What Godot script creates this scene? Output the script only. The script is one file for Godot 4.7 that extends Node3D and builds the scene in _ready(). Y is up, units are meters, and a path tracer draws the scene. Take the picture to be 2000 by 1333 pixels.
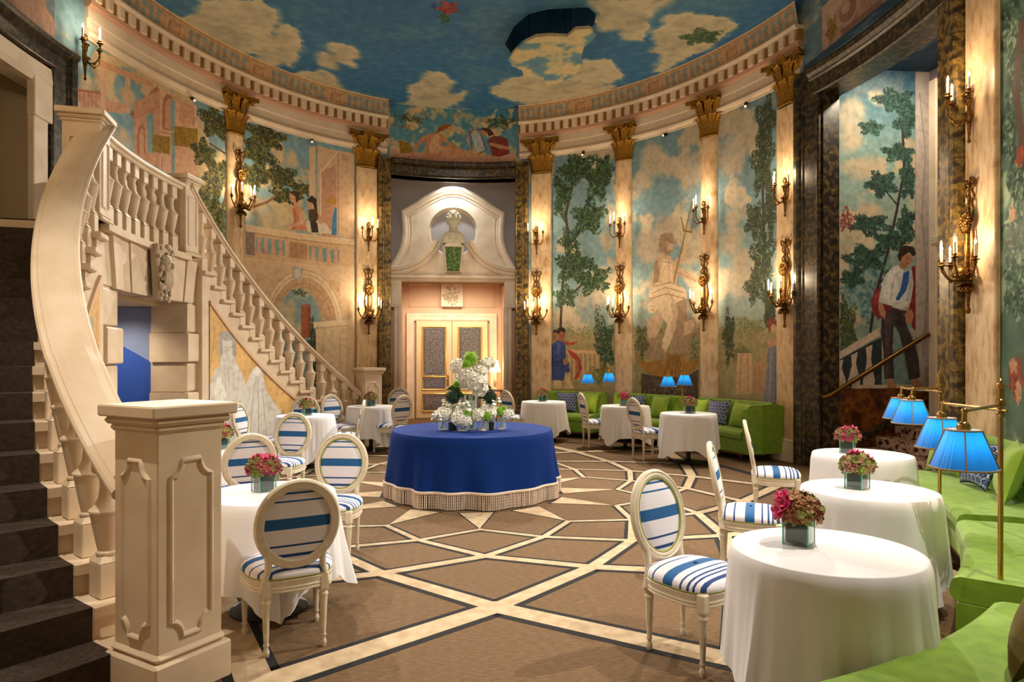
extends Node3D
# An oval rotunda hotel salon. Room axes: x = across (right), -z = along the long axis to the far doors, y up, metres.
const WA := 5.35      # half width of the oval wall
const WB := 6.9       # half length of the oval wall
const IA := 3.75      # inner oval that the curved stairs follow
const IB := 5.3
const TOP := 7.15     # ceiling height at the wall
const DX := -0.13     # centre of the far door alcove
var M := {}
var taken := {}
var rng := RandomNumberGenerator.new()

# ------------------------------------------------------------------ naming
func numbered(called: String) -> String:
	if not taken.has(called):
		taken[called] = 0
		return called
	taken[called] += 1
	return "%s_%03d" % [called, taken[called]]

func tag(o: Node, label: String, category: String, group := "", kind := "") -> Node:
	if label: o.set_meta("label", label)
	if category: o.set_meta("category", category)
	if group: o.set_meta("group", group)
	if kind: o.set_meta("kind", kind)
	return o

func thing(called: String, label: String, category: String, at := Vector3.ZERO, turn := 0.0, group := "", kind := "") -> Node3D:
	var o := Node3D.new()
	o.name = numbered(called)
	add_child(o)
	o.position = at
	o.rotation.y = turn
	tag(o, label, category, group, kind)
	return o

func part(called: String, mesh: Mesh, m: Material, parent: Node, xf := Transform3D()) -> MeshInstance3D:
	var o := MeshInstance3D.new()
	o.name = numbered(called) if parent == self else called
	o.mesh = mesh
	o.material_override = null
	for i in mesh.get_surface_count():
		o.set_surface_override_material(i, m)
	o.transform = xf
	parent.add_child(o, true)
	return o

func single(called: String, mesh: Mesh, m: Material, label: String, category: String, kind := "", xf := Transform3D()) -> MeshInstance3D:
	var o := part(called, mesh, m, self, xf)
	tag(o, label, category, "", kind)
	return o

func copy_of(o: Node3D, label: String, at: Vector3, turn: float) -> Node3D:
	var c: Node3D = o.duplicate()
	c.name = numbered(String(o.name))
	add_child(c)
	c.position = at
	c.rotation.y = turn
	c.set_meta("label", label)
	return c

# ------------------------------------------------------------------ mesh builder
class MB:
	var v := PackedVector3Array()
	var n := PackedVector3Array()
	var uv := PackedVector2Array()
	var col := PackedColorArray()
	var idx := PackedInt32Array()
	var tint := Color.WHITE
	func put(p: Vector3, nn: Vector3, t := Vector2.ZERO) -> int:
		v.append(p); n.append(nn); uv.append(t); col.append(tint)
		return v.size() - 1
	func quad(a: Vector3, b: Vector3, c: Vector3, d: Vector3, ua := Vector2(0, 0), ub := Vector2(1, 0), uc := Vector2(1, 1), ud := Vector2(0, 1)) -> void:
		var nn := (c - a).cross(b - a)
		if nn.length_squared() < 1e-14:
			nn = (d - a).cross(c - a)
		nn = nn.normalized()
		var i := put(a, nn, ua)
		put(b, nn, ub); put(c, nn, uc); put(d, nn, ud)
		idx.append_array([i, i + 1, i + 2, i, i + 2, i + 3])
	func tri(a: Vector3, b: Vector3, c: Vector3, ua := Vector2.ZERO, ub := Vector2.ZERO, uc := Vector2.ZERO) -> void:
		var nn := (c - a).cross(b - a).normalized()
		var i := put(a, nn, ua)
		put(b, nn, ub); put(c, nn, uc)
		idx.append_array([i, i + 1, i + 2])
	# smooth grid of nu x nv points (row-major: v rows of nu points)
	func grid(p: PackedVector3Array, nu: int, nv: int, cu := false, cv := false, t := PackedVector2Array()) -> void:
		var base := v.size()
		var acc := PackedVector3Array()
		acc.resize(nu * nv)
		var eu := nu if cu else nu - 1
		var ev := nv if cv else nv - 1
		for j in ev:
			var j1 := (j + 1) % nv
			for i in eu:
				var i1 := (i + 1) % nu
				var a := j * nu + i
				var b := j * nu + i1
				var c := j1 * nu + i1
				var d := j1 * nu + i
				var f := (p[c] - p[a]).cross(p[b] - p[d])
				acc[a] += f; acc[b] += f; acc[c] += f; acc[d] += f
				idx.append_array([base + a, base + b, base + c, base + a, base + c, base + d])
		for k in nu * nv:
			v.append(p[k])
			n.append(acc[k].normalized() if acc[k].length_squared() > 1e-16 else Vector3.UP)
			uv.append(t[k] if t.size() else Vector2(float(k % nu) / maxi(1, nu - 1), float(k / nu) / maxi(1, nv - 1)))
			col.append(tint)
	func box(c: Vector3, s: Vector3, bev := 0.0, xf := Transform3D()) -> void:
		var h := s * 0.5
		if bev <= 0.0:
			var q := []
			for k in 8:
				q.append(xf * (c + Vector3(h.x if k & 1 else -h.x, h.y if k & 2 else -h.y, h.z if k & 4 else -h.z)))
			for f in [[0, 2, 3, 1], [5, 7, 6, 4], [4, 6, 2, 0], [1, 3, 7, 5], [2, 6, 7, 3], [4, 0, 1, 5]]:
				quad(q[f[0]], q[f[1]], q[f[2]], q[f[3]])
			return
		bev = minf(bev, minf(h.x, minf(h.y, h.z)) * 0.95)
		var g := h - Vector3.ONE * bev
		# faces
		for ax in 3:
			for sg in [-1.0, 1.0]:
				var u := Vector3.ZERO
				var w := Vector3.ZERO
				var o := Vector3.ZERO
				o[ax] = h[ax] * sg
				u[(ax + 1) % 3] = g[(ax + 1) % 3]
				w[(ax + 2) % 3] = g[(ax + 2) % 3]
				if sg > 0:
					quad(xf * (c + o - u - w), xf * (c + o - u + w), xf * (c + o + u + w), xf * (c + o + u - w))
				else:
					quad(xf * (c + o - u - w), xf * (c + o + u - w), xf * (c + o + u + w), xf * (c + o - u + w))
		for ax in 3: # edges along ax
			var b1 := (ax + 1) % 3
			var b2 := (ax + 2) % 3
			for s1 in [-1.0, 1.0]:
				for s2 in [-1.0, 1.0]:
					var e := Vector3.ZERO
					e[ax] = g[ax]
					var p1 := Vector3.ZERO
					p1[b1] = h[b1] * s1; p1[b2] = g[b2] * s2
					var p2 := Vector3.ZERO
					p2[b1] = g[b1] * s1; p2[b2] = h[b2] * s2
					if s1 * s2 > 0:
						quad(xf * (c + p1 - e), xf * (c + p1 + e), xf * (c + p2 + e), xf * (c + p2 - e))
					else:
						quad(xf * (c + p1 - e), xf * (c + p2 - e), xf * (c + p2 + e), xf * (c + p1 + e))
		for sx in [-1.0, 1.0]:
			for sy in [-1.0, 1.0]:
				for sz in [-1.0, 1.0]:
					var a := c + Vector3(h.x * sx, g.y * sy, g.z * sz)
					var b := c + Vector3(g.x * sx, h.y * sy, g.z * sz)
					var d := c + Vector3(g.x * sx, g.y * sy, h.z * sz)
					if sx * sy * sz > 0: tri(xf * a, xf * d, xf * b)
					else: tri(xf * a, xf * b, xf * d)
	# profile: Array of Vector2 (radius, y), bottom to top
	func lathe(prof: Array, seg := 16, xf := Transform3D(), crease := 38.0, a0 := 0.0, a1 := TAU, flute := 0, depth := 0.0, f0 := -9e9, f1 := 9e9) -> void:
		var full := absf(a1 - a0 - TAU) < 1e-4
		var nu := seg if full else seg + 1
		var runs := []
		var cur := [prof[0]]
		for i in range(1, prof.size()):
			cur.append(prof[i])
			if i < prof.size() - 1:
				var d0: Vector2 = (prof[i] - prof[i - 1]).normalized()
				var d1: Vector2 = (prof[i + 1] - prof[i]).normalized()
				if absf(d0.angle_to(d1)) > deg_to_rad(crease):
					runs.append(cur); cur = [prof[i]]
		runs.append(cur)
		for r in runs:
			var p := PackedVector3Array()
			for q in r:
				for i in nu:
					var a := a0 + (a1 - a0) * i / float(seg)
					var k := 1.0
					if flute > 0 and q.y > f0 and q.y < f1:
						k -= depth * absf(sin(a * flute * 0.5))
					p.append(xf * Vector3(q.x * k * sin(a), q.y, q.x * k * cos(a)))
			grid(p, nu, r.size(), full)
	func tube(path: Array, rad, seg := 8, cap := true, flat := 1.0) -> void:
		var p := PackedVector3Array()
		var cnt := path.size()
		var up := Vector3.UP
		var t0: Vector3 = (path[1] - path[0]).normalized()
		if absf(t0.dot(up)) > 0.9: up = Vector3.RIGHT
		var side := t0.cross(up).normalized()
		for j in cnt:
			var t: Vector3 = (path[mini(j + 1, cnt - 1)] - path[maxi(j - 1, 0)]).normalized()
			side = (side - t * side.dot(t)).normalized()
			var b := t.cross(side)
			var r: float = rad[j] if rad is Array else rad
			for i in seg:
				var a := TAU * i / seg
				p.append(path[j] + side * cos(a) * r + b * sin(a) * r * flat)
		grid(p, seg, cnt, true)
		if cap:
			for e in [0, cnt - 1]:
				var c: Vector3 = path[e]
				for i in seg:
					var a := p[e * seg + i]
					var b := p[e * seg + (i + 1) % seg]
					if e == 0: tri(c, b, a)
					else: tri(c, a, b)
	func ball(c: Vector3, r: Vector3, seg := 12, rows := 8, xf := Transform3D()) -> void:
		var p := PackedVector3Array()
		for j in rows + 1:
			var th := PI * j / rows
			for i in seg:
				var a := TAU * i / seg
				p.append(xf * (c + Vector3(r.x * sin(th) * cos(a), -r.y * cos(th), r.z * sin(th) * sin(a))))
		grid(p, seg, rows + 1, true)
	# profile: Array of Vector2 (x, y) closed loop swept along frames (Transform3D: x axis, y axis of the profile, origin)
	func sweep(prof: Array, frames: Array, closed := true, caps := true, smooth := false) -> void:
		var m := prof.size()
		var cnt := frames.size()
		if smooth:
			var p := PackedVector3Array()
			for f in frames:
				for q in prof: p.append(f * Vector3(q.x, q.y, 0))
			grid(p, m, cnt, closed)
		else:
			for e in (m if closed else m - 1):
				var p := PackedVector3Array()
				for f in frames:
					var q0: Vector2 = prof[e]
					var q1: Vector2 = prof[(e + 1) % m]
					p.append(f * Vector3(q0.x, q0.y, 0))
					p.append(f * Vector3(q1.x, q1.y, 0))
				grid(p, 2, cnt)
		if caps and closed:
			var poly := PackedVector2Array(prof)
			var tr := Geometry2D.triangulate_polygon(poly)
			for e in [0, cnt - 1]:
				for k in range(0, tr.size(), 3):
					var a: Vector3 = frames[e] * Vector3(prof[tr[k]].x, prof[tr[k]].y, 0)
					var b: Vector3 = frames[e] * Vector3(prof[tr[k + 1]].x, prof[tr[k + 1]].y, 0)
					var c: Vector3 = frames[e] * Vector3(prof[tr[k + 2]].x, prof[tr[k + 2]].y, 0)
					tri(a, b, c)
	# polygon in the xy plane of xf, extruded along +z by depth
	func prism(poly: Array, depth: float, xf := Transform3D(), bev := 0.0) -> void:
		var pts := PackedVector2Array(poly)
		if Geometry2D.is_polygon_clockwise(pts): pts.reverse()
		var front := pts
		if bev > 0.0:
			var off := Geometry2D.offset_polygon(pts, -bev, Geometry2D.JOIN_MITER)
			if off.size() == 1 and off[0].size() == pts.size(): front = off[0]
			else: bev = 0.0
		for e in 2:
			var q := pts if e == 0 else front
			var tr := Geometry2D.triangulate_polygon(q)
			for k in range(0, tr.size(), 3):
				var z := 0.0 if e == 0 else depth
				var a := xf * Vector3(q[tr[k]].x, q[tr[k]].y, z)
				var b := xf * Vector3(q[tr[k + 1]].x, q[tr[k + 1]].y, z)
				var c := xf * Vector3(q[tr[k + 2]].x, q[tr[k + 2]].y, z)
				var ua := q[tr[k]]
				var ub := q[tr[k + 1]]
				var uc := q[tr[k + 2]]
				if e == 0: tri(a, b, c, ua, ub, uc)
				else: tri(a, c, b, ua, uc, ub)
		var m := pts.size()
		for k in m:
			var a := pts[k]
			var b := pts[(k + 1) % m]
			if bev > 0.0:
				# nearest matching front vertices (same order)
				var s := _shift(pts, front)
				var fa := front[(k + s) % m]
				var fb := front[(k + 1 + s) % m]
				quad(xf * Vector3(a.x, a.y, 0), xf * Vector3(a.x, a.y, depth - bev), xf * Vector3(b.x, b.y, depth - bev), xf * Vector3(b.x, b.y, 0))
				quad(xf * Vector3(a.x, a.y, depth - bev), xf * Vector3(fa.x, fa.y, depth), xf * Vector3(fb.x, fb.y, depth), xf * Vector3(b.x, b.y, depth - bev))
			else:
				quad(xf * Vector3(a.x, a.y, 0), xf * Vector3(a.x, a.y, depth), xf * Vector3(b.x, b.y, depth), xf * Vector3(b.x, b.y, 0))
	func _shift(a: PackedVector2Array, b: PackedVector2Array) -> int:
		var best := 0
		var bd := 1e9
		for s in b.size():
			var d := a[0].distance_squared_to(b[s])
			if d < bd: bd = d; best = s
		return best
	func mesh() -> ArrayMesh:
		var am := ArrayMesh.new()
		var arr := []
		arr.resize(Mesh.ARRAY_MAX)
		arr[Mesh.ARRAY_VERTEX] = v
		arr[Mesh.ARRAY_NORMAL] = n
		arr[Mesh.ARRAY_TEX_UV] = uv
		arr[Mesh.ARRAY_COLOR] = col
		arr[Mesh.ARRAY_INDEX] = idx
		am.add_surface_from_arrays(Mesh.PRIMITIVE_TRIANGLES, arr)
		return am

func V2(a: Array) -> Array:
	var r := []
	for k in range(0, a.size(), 2): r.append(Vector2(a[k], a[k + 1]))
	return r

func P(s: float, w: float, h := 0.0) -> Vector3:
	return Vector3(s, h, -w)

# point on the oval (phi = 0 at the far doors, +PI/2 to the right), moved d metres into the room
func E(phi: float, d := 0.0, h := 0.0, a := WA, b := WB) -> Vector3:
	var p := Vector2(a * sin(phi), b * cos(phi))
	var nn := Vector2(p.x / (a * a), p.y / (b * b)).normalized()
	p -= nn * d
	return P(p.x, p.y, h)

func inward(phi: float, a := WA, b := WB) -> Vector3:
	var nn := Vector2(sin(phi) / a, cos(phi) / b).normalized()
	return Vector3(-nn.x, 0, nn.y)

# frame for wall fittings: x along the wall, y up, z into the room
func wall_frame(phi: float, h: float, d := 0.0, a := WA, b := WB) -> Transform3D:
	var z := inward(phi, a, b)
	return Transform3D(Basis(Vector3.UP.cross(z), Vector3.UP, z), E(phi, d, h, a, b))

# frames along the oval for sweep(): profile x = into the room, y = up
func arc(p0: float, p1: float, cnt: int, d := 0.0, h := 0.0, a := WA, b := WB) -> Array:
	var r := []
	for i in cnt + 1:
		var phi := p0 + (p1 - p0) * i / cnt
		var x := inward(phi, a, b)
		r.append(Transform3D(Basis(x, Vector3.UP, x.cross(Vector3.UP)), E(phi, d, h, a, b)))
	return r

func rect(x0: float, y0: float, x1: float, y1: float) -> Array:
	return [Vector2(x0, y0), Vector2(x1, y0), Vector2(x1, y1), Vector2(x0, y1)]

# curved wall slab, inner face carries uv 0..1
func wall_slab(p0: float, p1: float, h0: float, h1: float, thick := 0.3, d := 0.0, a := WA, b := WB) -> ArrayMesh:
	var mb := MB.new()
	var cnt := maxi(4, int(absf(p1 - p0) * 28.0))
	var rows := 2
	var p := PackedVector3Array()
	var t := PackedVector2Array()
	for j in rows:
		for i in cnt + 1:
			var f := float(i) / cnt
			p.append(E(p0 + (p1 - p0) * f, d, h0 + (h1 - h0) * j / (rows - 1), a, b))
			t.append(Vector2(f, 1.0 - float(j) / (rows - 1)))
	mb.grid(p, cnt + 1, rows, false, false, t)
	var fr := arc(p0, p1, cnt, d, 0.0, a, b)
	var back := [Vector2(0, h1), Vector2(-thick, h1), Vector2(-thick, h0), Vector2(0, h0)]
	mb.sweep(back, fr, false, false)
	for e in [0, cnt]:
		var f: Transform3D = fr[e]
		var q := [f * Vector3(0, h0, 0), f * Vector3(-thick, h0, 0), f * Vector3(-thick, h1, 0), f * Vector3(0, h1, 0)]
		if e == 0: mb.quad(q[0], q[1], q[2], q[3])
		else: mb.quad(q[3], q[2], q[1], q[0])
	return mb.mesh()

# ------------------------------------------------------------------ materials
func mat(key: String, c: Color, rough := 0.7, metal := 0.0) -> StandardMaterial3D:
	var m := StandardMaterial3D.new()
	m.resource_name = key
	m.albedo_color = c
	m.roughness = rough
	m.metallic = metal
	m.vertex_color_use_as_albedo = false
	M[key] = m
	return m

func noise_tex(freq: float, seed_: int, stops: Array, size := 256, oct := 4, kind := FastNoiseLite.TYPE_SIMPLEX_SMOOTH, warp := 0.0, as_normal := false, bump := 4.0) -> NoiseTexture2D:
	var nz := FastNoiseLite.new()
	nz.noise_type = kind
	nz.seed = seed_
	nz.frequency = freq
	nz.fractal_octaves = oct
	if warp > 0.0:
		nz.domain_warp_enabled = true
		nz.domain_warp_amplitude = warp
		nz.domain_warp_frequency = freq * 1.5
	var t := NoiseTexture2D.new()
	t.width = size
	t.height = size
	t.seamless = true
	t.noise = nz
	if as_normal:
		t.as_normal_map = true
		t.bump_strength = bump
	elif stops.size():
		var g := Gradient.new()
		var off := PackedFloat32Array()
		var cs := PackedColorArray()
		for s in stops:
			off.append(s[0]); cs.append(s[1])
		g.offsets = off
		g.colors = cs
		t.color_ramp = g
	return t

func tri(m: StandardMaterial3D, scale: Vector3, world := false) -> StandardMaterial3D:
	m.uv1_triplanar = true
	m.uv1_world_triplanar = world
	m.uv1_scale = scale
	return m

func rgb(h: int) -> Color:
	return Color8((h >> 16) & 255, (h >> 8) & 255, h & 255)

func make_materials() -> void:
	var m := mat("cream_plaster", Color.WHITE, 0.62)
	m.albedo_texture = noise_tex(0.012, 3, [[0.0, rgb(0xc6ae90)], [0.5, rgb(0xd6bfa2)], [1.0, rgb(0xdfcdb4)]], 256, 5)
	tri(m, Vector3.ONE * 0.7, true)
	m = mat("pale_plaster", Color.WHITE, 0.6)
	m.albedo_texture = noise_tex(0.015, 5, [[0.0, rgb(0xd2bca2)], [0.5, rgb(0xe0ccb4)], [1.0, rgb(0xe8d8c4)]], 256, 5)
	tri(m, Vector3.ONE * 0.6, true)
	m = mat("pink_plaster", rgb(0xd0ad90), 0.65)
	m = mat("grey_lilac", rgb(0xa39a98), 0.7)
	m = mat("column_marble", Color.WHITE, 0.38)
	m.albedo_texture = noise_tex(0.014, 21, [[0.0, rgb(0x9c7450)], [0.26, rgb(0xc9a47a)], [0.5, rgb(0xdcbc94)], [0.75, rgb(0xe4caa6)], [1.0, rgb(0xc09a70)]], 512, 5, FastNoiseLite.TYPE_SIMPLEX_SMOOTH, 40.0)
	tri(m, Vector3(1.1, 0.45, 1.1), true)
	m = mat("gold_marble", Color.WHITE, 0.36)
	m.albedo_texture = noise_tex(0.02, 8, [[0.0, rgb(0x140f0a)], [0.38, rgb(0x33281a)], [0.52, rgb(0x6b5224)], [0.62, rgb(0xa8853a)], [0.7, rgb(0x5b4a24)], [0.85, rgb(0x8a7a52)], [1.0, rgb(0x2a2416)]], 512, 5, FastNoiseLite.TYPE_SIMPLEX_SMOOTH, 30.0)
	tri(m, Vector3.ONE * 0.75, true)
	m = mat("dark_marble", Color.WHITE, 0.36)
	m.albedo_texture = noise_tex(0.02, 18, [[0.0, rgb(0x0d0b09)], [0.45, rgb(0x1f1a14)], [0.6, rgb(0x4a3a1c)], [0.68, rgb(0x77602c)], [0.76, rgb(0x2c2517)], [1.0, rgb(0x15130f)]], 512, 5, FastNoiseLite.TYPE_SIMPLEX_SMOOTH, 30.0)
	tri(m, Vector3.ONE * 0.8, true)
	m = mat("brown_marble", Color.WHITE, 0.25)
	m.albedo_texture = noise_tex(0.012, 28, [[0.0, rgb(0x2a1608)], [0.4, rgb(0x5e3412)], [0.6, rgb(0x85501e)], [0.7, rgb(0x4a2a10)], [1.0, rgb(0x9a6a30)]], 256, 4, FastNoiseLite.TYPE_SIMPLEX_SMOOTH, 20.0)
	tri(m, Vector3.ONE * 0.8, true)
	m = mat("breccia", Color.WHITE, 0.25)
	m.albedo_texture = noise_tex(0.03, 31, [[0.0, rgb(0x20120f)], [0.3, rgb(0x3a221c)], [0.4, rgb(0x9a7a68)], [0.6, rgb(0xb79a86)], [0.8, rgb(0xa3806c)], [1.0, rgb(0xc7b09e)]], 256, 4, FastNoiseLite.TYPE_CELLULAR, 30.0)
	tri(m, Vector3.ONE * 1.3, true)
	m = mat("green_marble", Color.WHITE, 0.65)
	m.albedo_texture = noise_tex(0.03, 33, [[0.0, rgb(0x1e3312)], [0.5, rgb(0x3f6322)], [0.65, rgb(0x7f9a52)], [1.0, rgb(0x2c4718)]], 256, 4, FastNoiseLite.TYPE_SIMPLEX_SMOOTH, 25.0)
	tri(m, Vector3.ONE * 2.0, true)
	m = mat("gilding", Color.WHITE, 0.42, 0.75)
	m.albedo_texture = noise_tex(0.05, 40, [[0.0, rgb(0x6a4614)], [0.45, rgb(0xa07226)], [1.0, rgb(0xcf9f44)]], 128, 3)
	tri(m, Vector3.ONE * 3.0)
	m = mat("bronze_gilt", Color.WHITE, 0.34, 0.85)
	m.albedo_texture = noise_tex(0.06, 41, [[0.0, rgb(0x33200c)], [0.5, rgb(0x6e4a1e)], [1.0, rgb(0xb08238)]], 128, 3)
	tri(m, Vector3.ONE * 4.0)
	mat("brass", rgb(0xb98d4c), 0.24, 0.95)
	mat("candle_wax", rgb(0xf2ead8), 0.5)
	m = mat("bulb_glow", rgb(0xfff2dc), 0.4)
	m.emission_enabled = true
	m.emission = rgb(0xffdcaa)
	m.emission_energy_multiplier = 10.0
	m = mat("carpet_brown", Color.WHITE, 0.95)
	m.albedo_texture = noise_tex(0.03, 51, [[0.0, rgb(0x58432b)], [0.5, rgb(0x6f5436)], [1.0, rgb(0x836442)]], 512, 6)
	m.normal_enabled = true
	m.normal_texture = noise_tex(0.25, 52, [], 512, 3, FastNoiseLite.TYPE_SIMPLEX_SMOOTH, 0.0, true, 6.0)
	m.normal_scale = 0.7
	tri(m, Vector3(0.8, 1.0, 4.0), true)
	m = mat("carpet_beige", Color.WHITE, 0.95)
	m.albedo_texture = noise_tex(0.03, 53, [[0.0, rgb(0xa48c6c)], [0.5, rgb(0xb69f80)], [1.0, rgb(0xc4ae90)]], 256, 5)
	tri(m, Vector3(0.9, 1.0, 0.9), true)
	mat("carpet_black", rgb(0x0c0c10), 0.97)
	m = mat("stair_carpet", Color.WHITE, 0.97)
	m.albedo_texture = noise_tex(0.08, 55, [[0.0, rgb(0x211a13)], [0.5, rgb(0x392c20)], [1.0, rgb(0x4b3b2b)]], 256, 4)
	tri(m, Vector3.ONE * 1.2, true)
	m = mat("white_linen", Color.WHITE, 0.85)
	m.albedo_color = rgb(0xecebee)
	m = mat("blue_velvet", rgb(0x082a6c), 0.85)
	m.metallic_specular = 0.25
	m = mat("fringe_cord", Color.WHITE, 0.9)
	m.albedo_texture = noise_tex(0.1, 61, [[0.0, rgb(0xc3ab97)], [1.0, rgb(0xe4d3c3)]], 128, 3)
	tri(m, Vector3.ONE * 6.0)
	m = mat("green_velvet", Color.WHITE, 0.8)
	m.albedo_texture = noise_tex(0.02, 62, [[0.0, rgb(0x668c14)], [0.5, rgb(0x769c1e)], [1.0, rgb(0x86ac2c)]], 256, 4)
	tri(m, Vector3.ONE * 1.5, true)
	m.rim_enabled = true
	m.rim = 0.5
	m.rim_tint = 0.5
	m = mat("lime_velvet", Color.WHITE, 0.8)
	m.albedo_texture = noise_tex(0.02, 63, [[0.0, rgb(0x7c9c1c)], [1.0, rgb(0x98b63a)]], 128, 4)
	tri(m, Vector3.ONE * 2.0)
	m.rim_enabled = true
	m.rim = 0.5
	m.rim_tint = 0.5
	m = mat("olive_velvet", rgb(0x6a5a1e), 0.8)
	m = mat("chair_paint", Color.WHITE, 0.5)
	m.albedo_texture = noise_tex(0.05, 65, [[0.0, rgb(0xd2c4aa)], [1.0, rgb(0xe4d8c2)]], 128, 4)
	tri(m, Vector3.ONE * 2.0)
	mat("green_piping", rgb(0x9aa04e), 0.8)
	mat("walnut", rgb(0x5a321a), 0.4)
	mat("dark_base", rgb(0x14120f), 0.5)
	m = mat("shade_silk", Color.WHITE, 0.55)
	m.albedo_color = rgb(0x0a70c8)
	m.backlight_enabled = true
	m.backlight = rgb(0x064a96)
	mat("shade_trim", rgb(0x9a7c5a), 0.7)
	m = mat("clear_glass", Color(0.9, 0.97, 0.95, 0.12), 0.05)
	m.transparency = BaseMaterial3D.TRANSPARENCY_ALPHA
	m = mat("teal_glass", Color(0.3, 0.46, 0.42, 0.15), 0.06)
	m.transparency = BaseMaterial3D.TRANSPARENCY_ALPHA
	mat("vase_liner", rgb(0x0e1712), 0.6)
	m = mat("petals", Color.WHITE, 0.75)
	m.vertex_color_use_as_albedo = true
	mat("leaf_green", rgb(0x1f5a22), 0.5)
	mat("box_green", rgb(0x14281a), 0.8)
	mat("stem_green", rgb(0x4c7a34), 0.6)
	m = mat("bust_stone", Color.WHITE, 0.7)
	m.albedo_texture = noise_tex(0.03, 71, [[0.0, rgb(0xa9a084)], [1.0, rgb(0xd2cab0)]], 128, 4)
	tri(m, Vector3.ONE * 2.0)
	mat("carved_stone", rgb(0xb7a58c), 0.75)
	m = mat("mirror_glass", Color.WHITE, 0.16, 0.75)
	m.albedo_texture = noise_tex(0.05, 73, [[0.0, rgb(0x6f6a72)], [0.5, rgb(0xa39c9c)], [1.0, rgb(0xc4bdb8)]], 256, 5)
	tri(m, Vector3.ONE * 1.2, true)
	mat("door_paint", rgb(0xe0c79e), 0.5)
	mat("door_gold", rgb(0xd9b868), 0.35, 0.6)
	mat("blue_wall", rgb(0x2b55b8), 0.7)
	mat("pale_blue_wall", rgb(0x8d9cc4), 0.7)
	mat("black_metal", rgb(0x141414), 0.4, 0.6)
	mat("lavender_door", rgb(0x8a7f86), 0.6)
	m = mat("lamp_white", rgb(0xfff0d0), 0.6)
	m.emission_enabled = true
	m.emission = rgb(0xffe2ac)
	m.emission_energy_multiplier = 2.0
	mat("floor_under", rgb(0x3a2d22), 0.9)
	mat("plain_wall", rgb(0xd9c6a6), 0.7)

# ------------------------------------------------------------------ measured layout (room metres) and mural drawings (texture pixels)
const TABLES := [
	[-1.508, -3.786, "in front of the large newel post", 0.3, 2, -0.05, 0.06, 0.4],
	[-2.534, -1.554, "half hidden behind the large newel post", 0.9, 0, 0.02, 0, 1.2],
	[-2.436, 2.204, "below the painted stone figures of the far stair", 0.2, 0, 0.02, 0.02, 2.0],
	[-1.643, 4.035, "at the foot of the far stair", 0.6, 0, 0.0, 0.0, 3.0],
	[1.604, 4.972, "farthest on the right near the marble frame", 0.2, 0, -0.02, 0, 0.2],
	[2.905, 3.688, "second on the far right side", 0.7, 1, -0.02, 0, 1.1],
	[3.475, 2.025, "third on the right by the blue patterned pillow", 0.35, 0, 0.03, 0, 2.2],
	[3.504, -2.480, "smallest looking of the three near right ones", 0.5, 2, -0.08, 0.1, 0.7],
	[2.533, -4.082, "in the middle of the three near right ones", 0.1, 0, -0.05, 0.05, 1.7],
	[1.444, -5.442, "nearest of all in the right foreground", 0.45, 1, -0.07, 0.12, 0.1]
]
const CHAIRS := [
	[-1.194, -4.480, -0.403, 0.914, "striped oval chair seen from behind nearest the left newel post"],
	[-1.252, -2.414, -0.177, -0.987, "striped chair with teal band facing the camera behind the left front table"],
	[-2.090, -2.151, -0.466, 0.880, "striped chair seen from behind between the two left front tables"],
	[-2.154, -0.135, -0.295, -0.956, "striped chair facing forward behind the half hidden left table"],
	[-3.217, 1.828, 0.956, -0.194, "striped chair turned sideways against the painted stone figures"],
	[-2.627, 3.228, 0.257, -0.960, "striped chair facing forward in front of the lowest far stair steps"],
	[-2.250, 3.793, 0.737, -0.675, "chair mostly hidden beside the far stair steps"],
	[-1.670, 2.229, -0.987, -0.124, "striped chair facing left at the table below the stone figures"],
	[-1.115, 3.581, -0.737, 0.675, "striped chair with its back to the blue table near the doors"],
	[-1.288, 6.010, -0.148, -0.990, "striped chair farthest left in front of the marble door frame"],
	[0.938, 4.937, 0.872, 0.487, "striped chair right of the flowers at the farthest right table"],
	[2.248, 3.954, 0.995, 0.103, "striped chair facing the second far right table"],
	[2.778, 2.395, 0.961, 0.267, "striped chair facing the table with the pink flowers on the far right"],
	[2.938, -1.490, 0.916, -0.392, "chair in profile at the smallest near right table"],
	[1.862, -3.243, 0.902, -0.430, "chair in profile at the middle near right table"],
	[0.963, -4.561, 0.562, -0.829, "striped chair nearest on the right, turned to the foreground table"]
]
const CLOUD := [0.75, 3.37, 0.93, 2.76, 1.13, 2.49, 1.36, 2.43, 1.62, 2.44, 1.71, 2.18, 1.92, 2.13, 2.07, 2.32, 2.05, 2.54, 1.96, 2.77, 1.99, 3.12, 2.08, 3.45, 2.04, 3.89, 1.84, 4.29, 1.63, 4.46, 1.54, 4.37, 1.48, 4.09, 1.34, 4.01, 1.12, 4.12, 1.05, 3.81, 0.85, 3.65]
const HOLE := [0.72, 3.57, 0.81, 2.91, 1.00, 2.47, 1.30, 2.28, 1.65, 2.21, 1.90, 2.16, 2.08, 2.37, 2.12, 2.71, 2.01, 3.01, 1.93, 3.33, 1.92, 3.65, 1.52, 3.95, 1.16, 4.07, 0.89, 4.01]
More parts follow.
